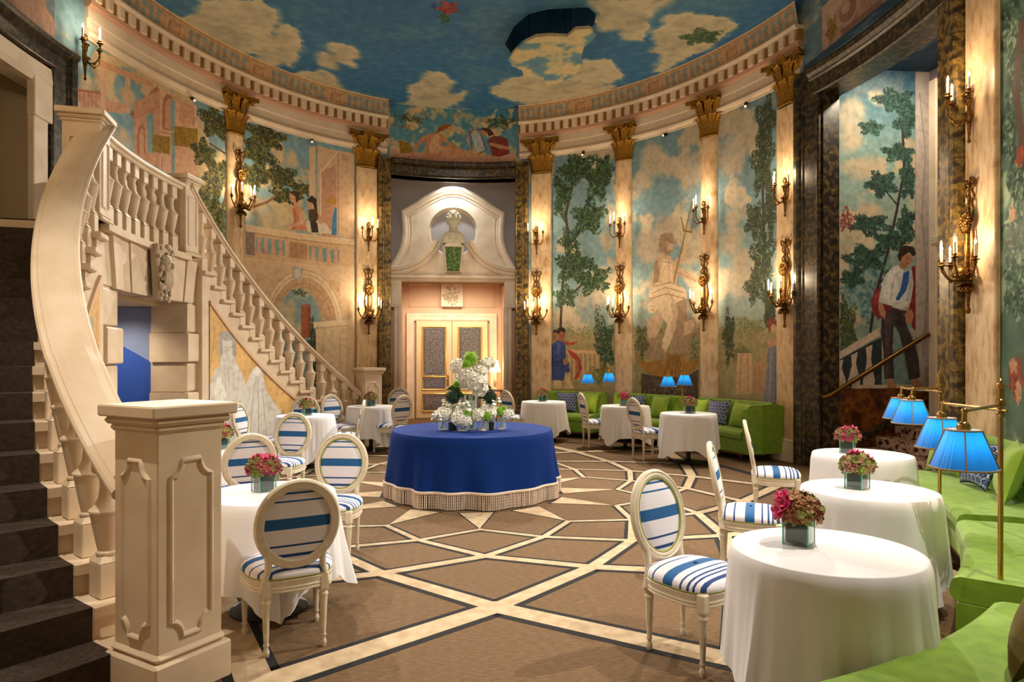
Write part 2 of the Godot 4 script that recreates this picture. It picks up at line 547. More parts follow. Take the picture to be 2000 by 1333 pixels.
const PAINT_RIGHT := [
	[3, [0xc6b8a0, 0xa89c8c], [550, 273, 59, 57]],
	[3, [0xc6b8a0, 0xa89c8c], [501, 338, 50, 41]],
	[3, [0xc6b8a0, 0xa89c8c], [699, 329, 53, 69]],
	[3, [0xc6b8a0, 0xa89c8c], [762, 298, 56, 38]],
	[3, [0xc6b8a0, 0xa89c8c], [544, 541, 67, 65]],
	[3, [0xc6b8a0, 0xa89c8c], [599, 483, 48, 40]],
	[3, [0xc6b8a0, 0xa89c8c], [686, 589, 42, 31]],
	[3, [0xc6b8a0, 0xa89c8c], [848, 321, 61, 58]],
	[3, [0xc6b8a0, 0xa89c8c], [863, 497, 50, 36]],
	[3, [0xc6b8a0, 0xa89c8c], [841, 565, 54, 43]],
	[3, [0xc6b8a0, 0xa89c8c], [899, 644, 71, 49]],
	[3, [0xc6b8a0, 0xa89c8c], [380, 422, 28, 43]],
	[3, [0xc6b8a0, 0xa89c8c], [369, 506, 29, 51]],
	[3, [0xc6b8a0, 0xa89c8c], [380, 610, 28, 51]],
	[3, [0xc6b8a0, 0xa89c8c], [359, 214, 41, 38]],
	[3, [0xc6b8a0, 0xa89c8c], [863, 697, 72, 36]],
	[3, [0xc6b8a0, 0xa89c8c], [298, 709, 102, 43]],
	[3, [0xc6b8a0, 0xa89c8c], [599, 723, 115, 48]],
	[0, [0xa39468], [152, 811, 400, 815, 400, 1070, 152, 1079]],
	[0, [0x968a60], [481, 800, 730, 807, 730, 1051, 481, 1066]],
	[0, [0x9c8f66], [799, 810, 1012, 818, 1012, 1030, 799, 1046]],
	[0, [0xd6a878], [215, 883, 223, 883, 223, 974, 215, 975]],
	[0, [0xd6a878], [233, 883, 242, 883, 242, 974, 233, 974]],
	[0, [0xd6a878], [252, 883, 260, 883, 260, 974, 252, 974]],
	[0, [0xd6a878], [271, 883, 279, 883, 279, 974, 271, 974]],
	[0, [0xd6a878], [289, 883, 298, 883, 298, 973, 289, 973]],
	[0, [0xd6a878], [308, 883, 316, 883, 316, 973, 308, 973]],
	[0, [0xd6a878], [326, 883, 335, 883, 335, 973, 326, 973]],
	[0, [0xdcb288], [202, 869, 335, 876, 335, 886, 202, 883]],
	[2, [0x8a8a58, 0x6f7a4a, 0xa69a62], [277, 809, 103, 21, 90, 7]],
	[2, [0x8a8458, 0x5f6440, 0xa09260], [609, 804, 119, 29, 120, 7]],
	[2, [0x777a4c, 0x5f6840, 0x9a9260], [903, 814, 99, 31, 140, 7]],
	[1, [0x4a3426], [10, 181, 829, 190, 652, 219, 512, 204, 405, 231, 302, 277, 219]],
	[1, [0x4a3426], [6, 219, 512, 298, 431, 363, 386]],
	[1, [0x4a3426], [7, 190, 705, 298, 631, 384, 654]],
	[1, [0x4a3426], [5, 210, 441, 162, 366]],
	[2, [0x22382a, 0x2f4a30, 0x3f5e38, 0x587a44, 0x1a2a22], [256, 252, 91, 60, 420, 9]],
	[2, [0x22382a, 0x2f4a30, 0x3f5e38, 0x587a44, 0x1a2a22], [335, 305, 57, 76, 300, 9]],
	[2, [0x22382a, 0x2f4a30, 0x3f5e38, 0x587a44, 0x1a2a22], [190, 333, 38, 106, 260, 9]],
	[2, [0x22382a, 0x2f4a30, 0x3f5e38, 0x587a44, 0x1a2a22], [298, 422, 78, 70, 330, 9]],
	[2, [0x22382a, 0x2f4a30, 0x3f5e38, 0x587a44, 0x1a2a22], [219, 494, 46, 53, 150, 9]],
	[2, [0x22382a, 0x2f4a30, 0x3f5e38, 0x587a44, 0x1a2a22], [235, 584, 83, 70, 330, 9]],
	[2, [0x22382a, 0x2f4a30, 0x3f5e38, 0x587a44, 0x1a2a22], [318, 632, 78, 62, 300, 9]],
	[2, [0x22382a, 0x2f4a30, 0x3f5e38, 0x587a44, 0x1a2a22], [204, 688, 54, 46, 160, 9]],
	[2, [0x22382a, 0x2f4a30, 0x3f5e38, 0x587a44, 0x1a2a22], [359, 265, 41, 51, 140, 9]],
	[2, [0x22382a, 0x2f4a30, 0x3f5e38, 0x587a44, 0x1a2a22], [363, 857, 41, 103, 320, 8]],
	[2, [0x2f4030, 0x3f5238], [333, 797, 16, 95, 110, 7]],
	[2, [0x5a6a3c, 0x748048], [339, 960, 61, 34, 120, 7]],
	[0, [0xb44430], [195, 839, 223, 847, 257, 841, 235, 855, 204, 855]],
	[0, [0xb44430], [207, 869, 235, 879, 260, 900, 270, 937, 255, 969, 234, 975, 253, 943, 250, 912, 223, 891]],
	[0, [0x96301f], [235, 880, 260, 901, 270, 937, 264, 948, 258, 912]],
	[0, [0xd9be92], [151, 976, 195, 976, 201, 953, 218, 964, 239, 1006, 151, 1008]],
	[0, [0xb89c72], [185, 976, 195, 976, 201, 953, 205, 985, 198, 1007, 187, 1007]],
	[0, [0x9a6244], [151, 815, 163, 809, 169, 815, 169, 836, 158, 843, 151, 831]],
	[0, [0x33201a], [150, 815, 154, 803, 167, 800, 170, 813, 160, 810]],
	[0, [0x33478a], [163, 844, 173, 836, 192, 841, 202, 852, 206, 895, 201, 901, 192, 916, 205, 922, 208, 928, 195, 978, 135, 976, 136, 927, 130, 922, 132, 884, 141, 858]],
	[0, [0x28386e], [141, 858, 149, 868, 154, 911, 192, 907, 201, 901, 192, 917, 149, 928, 130, 922, 132, 884]],
	[0, [0x4a5ea4], [167, 847, 184, 843, 187, 879, 170, 890]],
	[0, [0x33478a], [201, 922, 217, 911, 222, 949, 204, 949]],
	[1, [0x1c2850], [2, 185, 844, 190, 975]],
	[1, [0x1c2850], [2, 139, 926, 206, 929]],
	[0, [0xa8714e], [192, 907, 205, 901, 214, 911, 212, 922, 198, 923]],
	[0, [0x9a5f40], [173, 810, 185, 806, 200, 813, 199, 830, 189, 842, 177, 834]],
	[0, [0x9a5f40], [174, 831, 190, 839, 189, 845, 174, 842]],
	[0, [0x241612], [167, 813, 173, 796, 192, 794, 203, 802, 202, 816, 195, 809, 183, 807, 174, 818]],
	[1, [0x3a2018], [1, 194, 821, 202, 823]],
	[1, [0x5a3020], [1, 194, 833, 202, 835]],
	[0, [0x9c8268], [663, 782, 703, 774, 716, 798, 705, 830, 680, 845, 622, 839, 634, 804]],
	[0, [0xc4a88a], [669, 789, 701, 781, 709, 799, 699, 821, 669, 830]],
	[0, [0xc4a88a], [528, 782, 564, 758, 593, 769, 577, 812, 559, 838, 534, 838, 521, 806]],
	[4, [0xd9c1a2], [549, 738, 20, 18]],
	[1, [0x9c8268], [2, 540, 733, 546, 735]],
	[1, [0x9c8268], [2, 554, 735, 560, 734]],
	[1, [0x9c8268], [2, 544, 746, 554, 747]],
	[0, [0x9c8268], [634, 695, 674, 708, 681, 773, 664, 805, 634, 797, 646, 757]],
	[0, [0xd9c1a2], [552, 718, 634, 727, 644, 772, 635, 814, 612, 862, 593, 892, 578, 886, 590, 841, 606, 794, 576, 754]],
	[0, [0xc4a88a], [617, 727, 634, 727, 644, 772, 635, 814, 622, 837, 617, 804, 627, 771]],
	[0, [0x9c8268], [516, 835, 558, 836, 599, 880, 587, 905, 540, 905, 511, 880]],
	[0, [0x9c8268], [622, 839, 674, 845, 697, 880, 692, 901, 628, 899]],
	[0, [0xc4a88a], [564, 584, 587, 572, 622, 585, 635, 605, 644, 639, 636, 684, 634, 709, 561, 710, 543, 694, 549, 631]],
	[0, [0xd9c1a2], [590, 586, 622, 595, 631, 629, 622, 675, 590, 678, 579, 629]],
	[1, [0x9c8268], [2, 584, 594, 622, 604]],
	[1, [0x9c8268], [2, 611, 587, 615, 676]],
	[0, [0x9c8268], [555, 597, 570, 589, 576, 628, 567, 676, 551, 675]],
	[0, [0xc4a88a], [620, 589, 646, 610, 680, 637, 721, 660, 718, 671, 662, 654, 627, 629]],
	[1, [0x9c8268], [2, 630, 627, 714, 669]],
	[0, [0xc4a88a], [633, 600, 662, 580, 670, 558, 678, 546, 683, 564, 676, 591, 646, 618]],
	[0, [0xd9c1a2], [533, 703, 558, 661, 628, 661, 673, 689, 681, 715, 635, 730, 552, 725]],
	[1, [0x9c8268], [3, 544, 694, 599, 678, 669, 699]],
	[1, [0x9c8268], [3, 540, 710, 603, 698, 676, 719]],
	[1, [0x9c8268], [3, 552, 672, 619, 664, 657, 680]],
	[1, [0x9c8268], [2, 599, 675, 630, 725]],
	[0, [0x9c8268], [575, 542, 578, 513, 599, 507, 626, 513, 635, 539, 622, 572, 599, 576, 578, 562]],
	[0, [0xc4a88a], [606, 535, 628, 546, 627, 563, 606, 564]],
	[1, [0x7a6450], [2, 611, 536, 626, 541]],
	[2, [0x8f7862, 0xa89078, 0x7a6450], [599, 531, 27, 19, 60, 4]],
	[2, [0x8f7862, 0xa89078, 0x7a6450], [611, 571, 17, 13, 40, 4]],
	[1, [0x8a6e34], [5, 630, 665, 686, 473]],
	[1, [0x8a6e34], [5, 669, 509, 657, 467]],
	[1, [0x8a6e34], [6, 684, 477, 699, 427]],
	[1, [0x8a6e34], [5, 695, 516, 714, 458]],
	[1, [0x8a6e34], [6, 665, 509, 699, 520]],
	[0, [0x9c6e2a], [483, 883, 524, 913, 595, 902, 607, 886, 665, 886, 676, 911, 728, 896, 714, 932, 669, 955, 580, 962, 524, 945, 493, 916]],
	[1, [0x6a4618], [3, 615, 893, 591, 957]],
	[1, [0x6a4618], [3, 621, 893, 607, 957]],
	[1, [0x6a4618], [3, 627, 893, 622, 956]],
	[1, [0x6a4618], [3, 633, 893, 638, 956]],
	[1, [0x6a4618], [3, 639, 893, 653, 955]],
	[1, [0x6a4618], [3, 646, 893, 669, 955]],
	[0, [0x4a3a30], [505, 949, 599, 960, 676, 955, 722, 932, 722, 1051, 505, 1065]],
	[2, [0x6a5844, 0x8a745a, 0x3a2c24], [615, 1007, 107, 45, 120, 8]],
	[2, [0x4a5234, 0x5e643e, 0x3a4028], [509, 847, 28, 59, 150, 7]],
	[2, [0x5e643e, 0x777a4c], [707, 868, 23, 43, 90, 7]],
	[1, [0x3f3628], [8, 966, 816, 959, 625, 952, 459, 956, 269]],
	[1, [0x3f3628], [4, 959, 584, 924, 481]],
	[1, [0x3f3628], [4, 959, 515, 991, 428]],
	[2, [0x33402f, 0x435338, 0x566444, 0x26312a], [963, 271, 42, 82, 420, 7]],
	[2, [0x33402f, 0x435338, 0x566444, 0x26312a], [952, 377, 46, 96, 460, 7]],
	[2, [0x33402f, 0x435338, 0x566444, 0x26312a], [980, 493, 28, 108, 340, 7]],
	[2, [0x33402f, 0x435338, 0x566444, 0x26312a], [924, 522, 39, 56, 240, 7]],
	[2, [0x33402f, 0x435338, 0x566444, 0x26312a], [952, 624, 49, 82, 380, 7]],
	[2, [0x33402f, 0x435338, 0x566444, 0x26312a], [928, 703, 42, 56, 220, 7]],
	[2, [0x33402f, 0x435338, 0x566444, 0x26312a], [977, 749, 28, 68, 200, 7]],
	[2, [0x39442c, 0x4a5434, 0x2c3524], [834, 840, 24, 87, 260, 7]],
	[2, [0x6a6a44, 0x848050], [877, 884, 43, 28, 120, 7]],
	[0, [0xc4a27c], [863, 884, 913, 884, 924, 995, 856, 999]],
	[1, [0x9a7a5a], [3, 877, 887, 870, 995]],
	[1, [0x9a7a5a], [3, 899, 887, 903, 993]],
	[0, [0xb08a68], [917, 906, 963, 906, 963, 993, 917, 995]],
	[0, [0xb98d6e], [968, 849, 1000, 849, 1001, 884, 970, 884]],
	[1, [0xb98d6e], [6, 970, 876, 952, 906, 940, 931]],
	[0, [0x7d7f8e], [970, 870, 1000, 865, 1007, 903, 1010, 1030, 952, 1035, 965, 930]],
	[1, [0xa2a4b0], [3, 980, 884, 973, 1030]],
	[1, [0x5a5c6c], [3, 993, 884, 998, 1028]],
	[4, [0x7a3c24], [984, 809, 16, 20]],
	[4, [0xc29a78], [989, 820, 10, 12]]
]
const PAINT_LEFT := [
	[3, [0xd6c09a, 0xa9a08c], [682, 464, 95, 62]],
	[3, [0xd6c09a, 0xa9a08c], [757, 484, 77, 40]],
	[3, [0xd6c09a, 0xa9a08c], [590, 450, 46, 60]],
	[3, [0xd6c09a, 0xa9a08c], [834, 310, 39, 20]],
	[3, [0xd6c09a, 0xa9a08c], [815, 346, 39, 23]],
	[3, [0xd6c09a, 0xa9a08c], [93, 300, 30, 28]],
	[3, [0xd6c09a, 0xa9a08c], [216, 273, 29, 27]],
	[3, [0xd6c09a, 0xa9a08c], [185, 381, 47, 30]],
	[3, [0xd6c09a, 0xa9a08c], [757, 277, 58, 32]],
	[0, [0xcf9a7c], [63, 315, 146, 287, 146, 338, 63, 359]],
	[1, [0xa8705a], [4, 63, 319, 146, 292]],
	[1, [0xa8705a], [2, 72, 320, 72, 351]],
	[1, [0xa8705a], [2, 84, 315, 84, 346]],
	[1, [0xa8705a], [2, 96, 310, 96, 341]],
	[1, [0xa8705a], [2, 108, 305, 108, 337]],
	[1, [0xa8705a], [2, 120, 300, 120, 332]],
	[1, [0xa8705a], [2, 132, 295, 132, 327]],
	[0, [0xdcae90], [132, 225, 148, 223, 148, 338, 132, 339]],
	[0, [0xdcae90], [207, 216, 223, 214, 223, 310, 207, 313]],
	[0, [0xcf9a7c], [132, 221, 297, 203, 297, 218, 132, 237]],
	[0, [0xcf9a7c], [148, 307, 210, 292, 210, 314, 148, 333]],
	[1, [0xdcae90], [2, 152, 308, 152, 334]],
	[1, [0xdcae90], [2, 162, 304, 162, 330]],
	[1, [0xdcae90], [2, 171, 300, 171, 327]],
	[1, [0xdcae90], [2, 180, 297, 180, 323]],
	[1, [0xdcae90], [2, 190, 293, 190, 320]],
	[1, [0xdcae90], [2, 199, 289, 199, 316]],
	[1, [0xdcae90], [2, 208, 286, 208, 313]],
	[0, [0xa8705a], [223, 310, 307, 209, 316, 216, 235, 322]],
	[0, [0xcf9a7c], [235, 278, 316, 216, 316, 416, 235, 402]],
	[0, [0x7fa6ac], [274, 295, 297, 280, 300, 382, 277, 384]],
	[0, [0xdcae90], [316, 218, 363, 211, 363, 422, 316, 416]],
	[0, [0xa8705a], [325, 312, 325, 252, 330, 230, 341, 215, 355, 216, 361, 232, 361, 308]],
	[0, [0xcf9a7c], [333, 306, 333, 251, 340, 230, 351, 223, 356, 238, 356, 304]],
	[0, [0x7fa6ac], [351, 234, 366, 223, 366, 416, 355, 414]],
	[0, [0xa8705a], [245, 399, 245, 351, 251, 329, 261, 321, 269, 328, 271, 391]],
	[0, [0xcf9a7c], [251, 397, 251, 352, 258, 332, 266, 334, 266, 392]],
	[1, [0xa8705a], [2, 235, 317, 316, 257]],
	[1, [0xa8705a], [2, 316, 322, 363, 313]],
	[1, [0xdcae90], [3, 316, 317, 363, 307]],
	[1, [0xa8705a], [2, 366, 282, 438, 267]],
	[1, [0xdcae90], [3, 366, 277, 438, 261]],
	[1, [0xa8705a], [2, 373, 360, 373, 417]],
	[1, [0xa8705a], [2, 427, 345, 427, 414]],
	[1, [0xa8705a], [2, 323, 385, 323, 417]],
	[1, [0xa8705a], [2, 356, 379, 356, 421]],
	[0, [0xdcae90], [366, 215, 438, 211, 438, 414, 366, 418]],
	[0, [0xcf9a7c], [380, 218, 431, 216, 431, 266, 380, 272]],
	[0, [0x9a7622], [293, 335, 350, 325, 350, 370, 293, 379]],
	[0, [0x9a7622], [363, 291, 441, 274, 441, 327, 363, 342]],
	[2, [0xb08a34, 0x7a5a18], [321, 352, 27, 21, 60, 5]],
	[2, [0xb08a34, 0x7a5a18], [402, 308, 38, 25, 80, 5]],
	[0, [0xc9b8a8], [42, 343, 75, 341, 78, 518, 42, 549]],
	[2, [0xd6ccc0, 0xa89c90, 0xb08a34], [60, 434, 18, 88, 160, 6]],
	[1, [0x5a4028], [12, 483, 642, 507, 524, 536, 446, 550, 355, 536, 256]],
	[1, [0x8a6444], [8, 626, 452, 682, 427, 729, 393]],
	[1, [0x5a4028], [6, 550, 384, 645, 333, 719, 348]],
	[1, [0x5a4028], [5, 536, 315, 483, 301]],
	[2, [0x2c3420, 0x4a4c26, 0x6e6a30, 0x8e8238, 0x1f2a1c, 0x3c4a34], [500, 238, 61, 52, 420, 8]],
	[2, [0x2c3420, 0x4a4c26, 0x6e6a30, 0x8e8238, 0x1f2a1c, 0x3c4a34], [462, 335, 46, 42, 260, 8]],
	[2, [0x2c3420, 0x4a4c26, 0x6e6a30, 0x8e8238, 0x1f2a1c, 0x3c4a34], [509, 387, 53, 58, 380, 8]],
	[2, [0x2c3420, 0x4a4c26, 0x6e6a30, 0x8e8238, 0x1f2a1c, 0x3c4a34], [465, 461, 35, 56, 220, 8]],
	[2, [0x2c3420, 0x4a4c26, 0x6e6a30, 0x8e8238, 0x1f2a1c, 0x3c4a34], [682, 224, 83, 40, 420, 8]],
	[2, [0x2c3420, 0x4a4c26, 0x6e6a30, 0x8e8238, 0x1f2a1c, 0x3c4a34], [654, 285, 75, 46, 380, 8]],
	[2, [0x2c3420, 0x4a4c26, 0x6e6a30, 0x8e8238, 0x1f2a1c, 0x3c4a34], [734, 337, 77, 44, 360, 8]],
	[2, [0x2c3420, 0x4a4c26, 0x6e6a30, 0x8e8238, 0x1f2a1c, 0x3c4a34], [757, 396, 65, 26, 200, 8]],
	[2, [0x2c3420, 0x4a4c26, 0x6e6a30, 0x8e8238, 0x1f2a1c, 0x3c4a34], [815, 362, 43, 26, 120, 8]],
	[2, [0x2c3420, 0x4a4c26, 0x6e6a30, 0x8e8238, 0x1f2a1c, 0x3c4a34], [636, 358, 56, 46, 260, 8]],
	[2, [0x3a4a22, 0x6a7434, 0x8f8e40, 0x2c3a1e, 0xa39a4c], [500, 496, 50, 72, 260, 8]],
	[0, [0xdcbc98], [842, 220, 866, 215, 866, 470, 842, 473]],
	[0, [0xd6b492], [873, 212, 1017, 212, 1017, 504, 873, 485]],
	[0, [0xc49680], [889, 292, 947, 260, 947, 511, 889, 503]],
	[1, [0xe6cdaa], [6, 885, 297, 953, 215]],
	[1, [0xe6cdaa], [5, 885, 284, 885, 500]],
	[1, [0xa8785e], [3, 953, 222, 953, 510]],
	[0, [0xcf9a78], [784, 405, 800, 402, 802, 424, 781, 428]],
	[0, [0xd08a68], [777, 428, 806, 419, 822, 446, 837, 492, 775, 497, 785, 466]],
	[0, [0xb8704e], [777, 430, 789, 428, 795, 460, 789, 494, 775, 497, 785, 466]],
	[0, [0xd9a686], [799, 422, 817, 424, 826, 470, 762, 495, 762, 484, 804, 467]],
	[0, [0xcf9a78], [767, 383, 789, 382, 793, 405, 778, 412, 769, 402]],
	[0, [0x4a2c1c], [769, 382, 784, 370, 804, 375, 804, 399, 793, 408, 789, 389]],
	[1, [0x5a3828], [1, 771, 399, 778, 398]],
	[0, [0x33261c], [843, 457, 876, 462, 879, 492, 850, 495]],
	[0, [0xddd2c0], [872, 457, 906, 459, 930, 491, 878, 494]],
	[0, [0xddd2c0], [827, 464, 844, 456, 851, 494, 836, 492]],
	[0, [0xcfa080], [842, 413, 853, 414, 855, 421, 841, 423]],
	[0, [0x4c3624], [838, 424, 873, 416, 879, 440, 868, 460, 841, 458]],
	[0, [0xcfa080], [871, 418, 887, 438, 895, 460, 878, 464, 876, 439]],
	[0, [0xcfa080], [833, 396, 850, 395, 851, 414, 839, 418]],
	[0, [0x33221a], [832, 394, 850, 376, 870, 385, 871, 419, 863, 417, 855, 400, 842, 398]],
	[0, [0xcfa080], [917, 393, 938, 390, 934, 408, 920, 406]],
	[0, [0xc08c34], [908, 384, 926, 366, 946, 372, 946, 393, 924, 391, 913, 393]],
	[0, [0x2f7fb4], [940, 403, 948, 404, 948, 492, 928, 494, 931, 446]],
	[0, [0xd9b48e], [604, 517, 1017, 515, 1017, 601, 604, 607]],
	[0, [0x7fa2a8], [645, 535, 750, 533, 750, 581, 645, 584]],
	[0, [0x7f9ca0], [842, 538, 957, 540, 957, 588, 842, 584]],
	[0, [0xd6a588], [648, 535, 663, 535, 661, 558, 665, 582, 647, 585, 650, 560]],
	[0, [0xd6a588], [674, 535, 689, 534, 687, 558, 691, 582, 673, 585, 676, 559]],
	[0, [0xd6a588], [701, 534, 716, 534, 714, 558, 717, 582, 699, 584, 702, 559]],
	[0, [0xd6a588], [727, 534, 742, 533, 740, 558, 744, 582, 725, 585, 729, 559]],
	[0, [0xd6a588], [850, 534, 866, 534, 864, 559, 867, 585, 848, 586, 852, 560]],
	[0, [0xd6a588], [877, 534, 893, 534, 891, 559, 895, 585, 875, 587, 879, 560]],
	[0, [0xd6a588], [909, 534, 925, 535, 923, 560, 927, 587, 907, 588, 911, 561]],
	[0, [0xd6a588], [937, 535, 953, 535, 951, 561, 955, 588, 935, 589, 939, 562]],
	[0, [0xb58a66], [769, 534, 834, 534, 834, 585, 769, 582]],
	[0, [0x8f7a70], [608, 525, 641, 525, 641, 593, 608, 593]],
	[0, [0xe6cca8], [604, 504, 1017, 501, 1017, 518, 604, 523]],
	[1, [0xa8805e], [2, 604, 526, 1017, 523]],
	[0, [0xe2c6a2], [604, 601, 1017, 597, 1017, 614, 604, 619]],
	[1, [0xb08c68], [1, 608, 513, 608, 519]],
	[1, [0xb08c68], [1, 618, 513, 618, 519]],
	[1, [0xb08c68], [1, 627, 513, 627, 519]],
	[1, [0xb08c68], [1, 637, 512, 637, 518]],
	[1, [0xb08c68], [1, 646, 512, 646, 518]],
	[1, [0xb08c68], [1, 656, 511, 656, 518]],
	[1, [0xb08c68], [1, 665, 511, 665, 517]],
	[1, [0xb08c68], [1, 675, 511, 675, 517]],
	[1, [0xb08c68], [1, 685, 510, 685, 517]],
	[1, [0xb08c68], [1, 695, 510, 695, 516]],
	[1, [0xb08c68], [1, 704, 510, 704, 516]],
	[1, [0xb08c68], [1, 714, 510, 714, 516]],
	[1, [0xb08c68], [1, 724, 509, 724, 516]],
	[1, [0xb08c68], [1, 734, 509, 734, 516]],
	[1, [0xb08c68], [1, 744, 509, 744, 515]],
	[1, [0xb08c68], [1, 753, 509, 753, 515]],
	[1, [0xb08c68], [1, 763, 509, 763, 515]],
	[1, [0xb08c68], [1, 773, 509, 773, 515]],
	[1, [0xb08c68], [1, 783, 508, 783, 515]],
	[1, [0xb08c68], [1, 793, 508, 793, 515]],
	[1, [0xb08c68], [1, 803, 508, 803, 515]],
	[1, [0xb08c68], [1, 813, 508, 813, 515]],
	[1, [0xb08c68], [1, 823, 508, 823, 515]],
	[1, [0xb08c68], [1, 834, 508, 834, 515]],
	[1, [0xb08c68], [1, 844, 508, 844, 515]],
	[1, [0xb08c68], [1, 854, 508, 854, 515]],
	[1, [0xb08c68], [1, 864, 508, 864, 515]],
	[1, [0xb08c68], [1, 874, 508, 874, 515]],
	[1, [0xb08c68], [1, 884, 508, 884, 515]],
	[1, [0xb08c68], [1, 895, 508, 895, 515]],
	[1, [0xb08c68], [1, 905, 508, 905, 515]],
	[1, [0xb08c68], [1, 915, 509, 915, 515]],
	[1, [0xb08c68], [1, 925, 509, 925, 515]],
	[1, [0xb08c68], [1, 936, 509, 936, 516]],
	[1, [0xb08c68], [1, 946, 509, 946, 516]],
	[1, [0xb08c68], [1, 957, 509, 957, 516]],
	[1, [0xb08c68], [1, 967, 510, 967, 516]],
	[1, [0xb08c68], [1, 977, 510, 977, 517]],
	[1, [0xb08c68], [1, 988, 510, 988, 517]],
	[1, [0xb08c68], [1, 998, 510, 998, 517]],
	[0, [0xdcbf9c], [500, 611, 1017, 597, 1017, 1244, 500, 1185]],
	[0, [0xe9d2b0], [671, 806, 674, 767, 685, 730, 702, 696, 726, 666, 754, 643, 785, 627, 819, 619, 853, 621, 885, 632, 914, 652, 939, 681, 957, 716, 969, 755, 973, 798, 973, 1241, 671, 1208]],
	[1, [0xb08e6c], [2, 671, 806, 674, 767, 685, 730, 702, 696, 726, 666, 754, 643, 785, 627, 819, 619, 853, 621, 885, 632, 914, 652, 939, 681, 957, 716, 969, 755, 973, 798]],
	[1, [0xb08e6c], [2, 686, 806, 689, 769, 699, 735, 714, 703, 735, 675, 760, 654, 789, 639, 819, 632, 849, 634, 878, 644, 904, 663, 926, 690, 943, 722, 953, 759, 957, 798]],
	[0, [0xcaa683], [693, 805, 696, 771, 705, 738, 720, 708, 740, 682, 764, 662, 790, 648, 819, 642, 847, 644, 875, 654, 899, 672, 920, 696, 936, 727, 945, 761, 949, 798, 949, 1238, 693, 1211]],
	[1, [0xa17c5a], [2, 799, 682, 791, 651]],
	[1, [0xa17c5a], [2, 819, 678, 819, 645]],
	[1, [0xa17c5a], [2, 839, 680, 846, 647]],
	[1, [0xa17c5a], [2, 858, 688, 873, 657]],
	[1, [0xa17c5a], [2, 875, 702, 897, 674]],
	[1, [0xa17c5a], [2, 889, 721, 917, 699]],
	[1, [0xa17c5a], [2, 900, 744, 932, 728]],
	[1, [0xa17c5a], [2, 907, 771, 941, 762]],
	[1, [0xa17c5a], [2, 712, 805, 714, 775, 722, 746, 735, 719, 752, 696, 772, 679, 795, 667, 819, 661, 843, 663, 866, 672, 887, 688, 904, 710, 918, 736, 926, 767, 929, 799]],
	[0, [0x86a6ae], [719, 805, 721, 778, 728, 752, 738, 729, 751, 709, 767, 693, 784, 683, 803, 679, 822, 681, 840, 689, 857, 703, 870, 722, 881, 745, 887, 772, 889, 800, 889, 1233, 719, 1214]],
	[3, [0xd9c8a6, 0xa9a08c], [757, 740, 46, 32]],
	[3, [0xd9c8a6, 0xa9a08c], [776, 803, 50, 35]],
	[3, [0xd9c8a6, 0xa9a08c], [815, 688, 35, 20]],
	[0, [0xa85c40], [811, 730, 846, 725, 850, 834, 811, 834]],
	[0, [0x8a4630], [834, 729, 846, 725, 850, 834, 838, 834]],
	[2, [0x26382c, 0x33482e, 0x1c2a24], [858, 900, 31, 132, 340, 7]],
	[2, [0x26382c, 0x3a4c34], [807, 692, 35, 13, 90, 5]],
	[2, [0x4a5a3a, 0x33482e], [757, 963, 58, 96, 260, 7]],
	[0, [0xe6d0ae], [866, 790, 985, 777, 985, 1242, 877, 1232]],
	[0, [0xf0dcbc], [858, 784, 993, 770, 993, 790, 858, 804]],
	[1, [0xb08e6c], [2, 858, 804, 993, 790]],
	[1, [0xb08e6c], [2, 893, 833, 893, 1066]],
	[1, [0xb08e6c], [2, 961, 829, 961, 1070]],
	[0, [0xb5b0a6], [776, 610, 819, 613, 815, 652, 780, 648]],
	[4, [0xd2ccc0], [798, 631, 12, 15]],
	[0, [0xcfae88], [913, 642, 961, 645, 961, 696]],
	[0, [0xcfae88], [645, 648, 689, 650, 648, 678]]
]
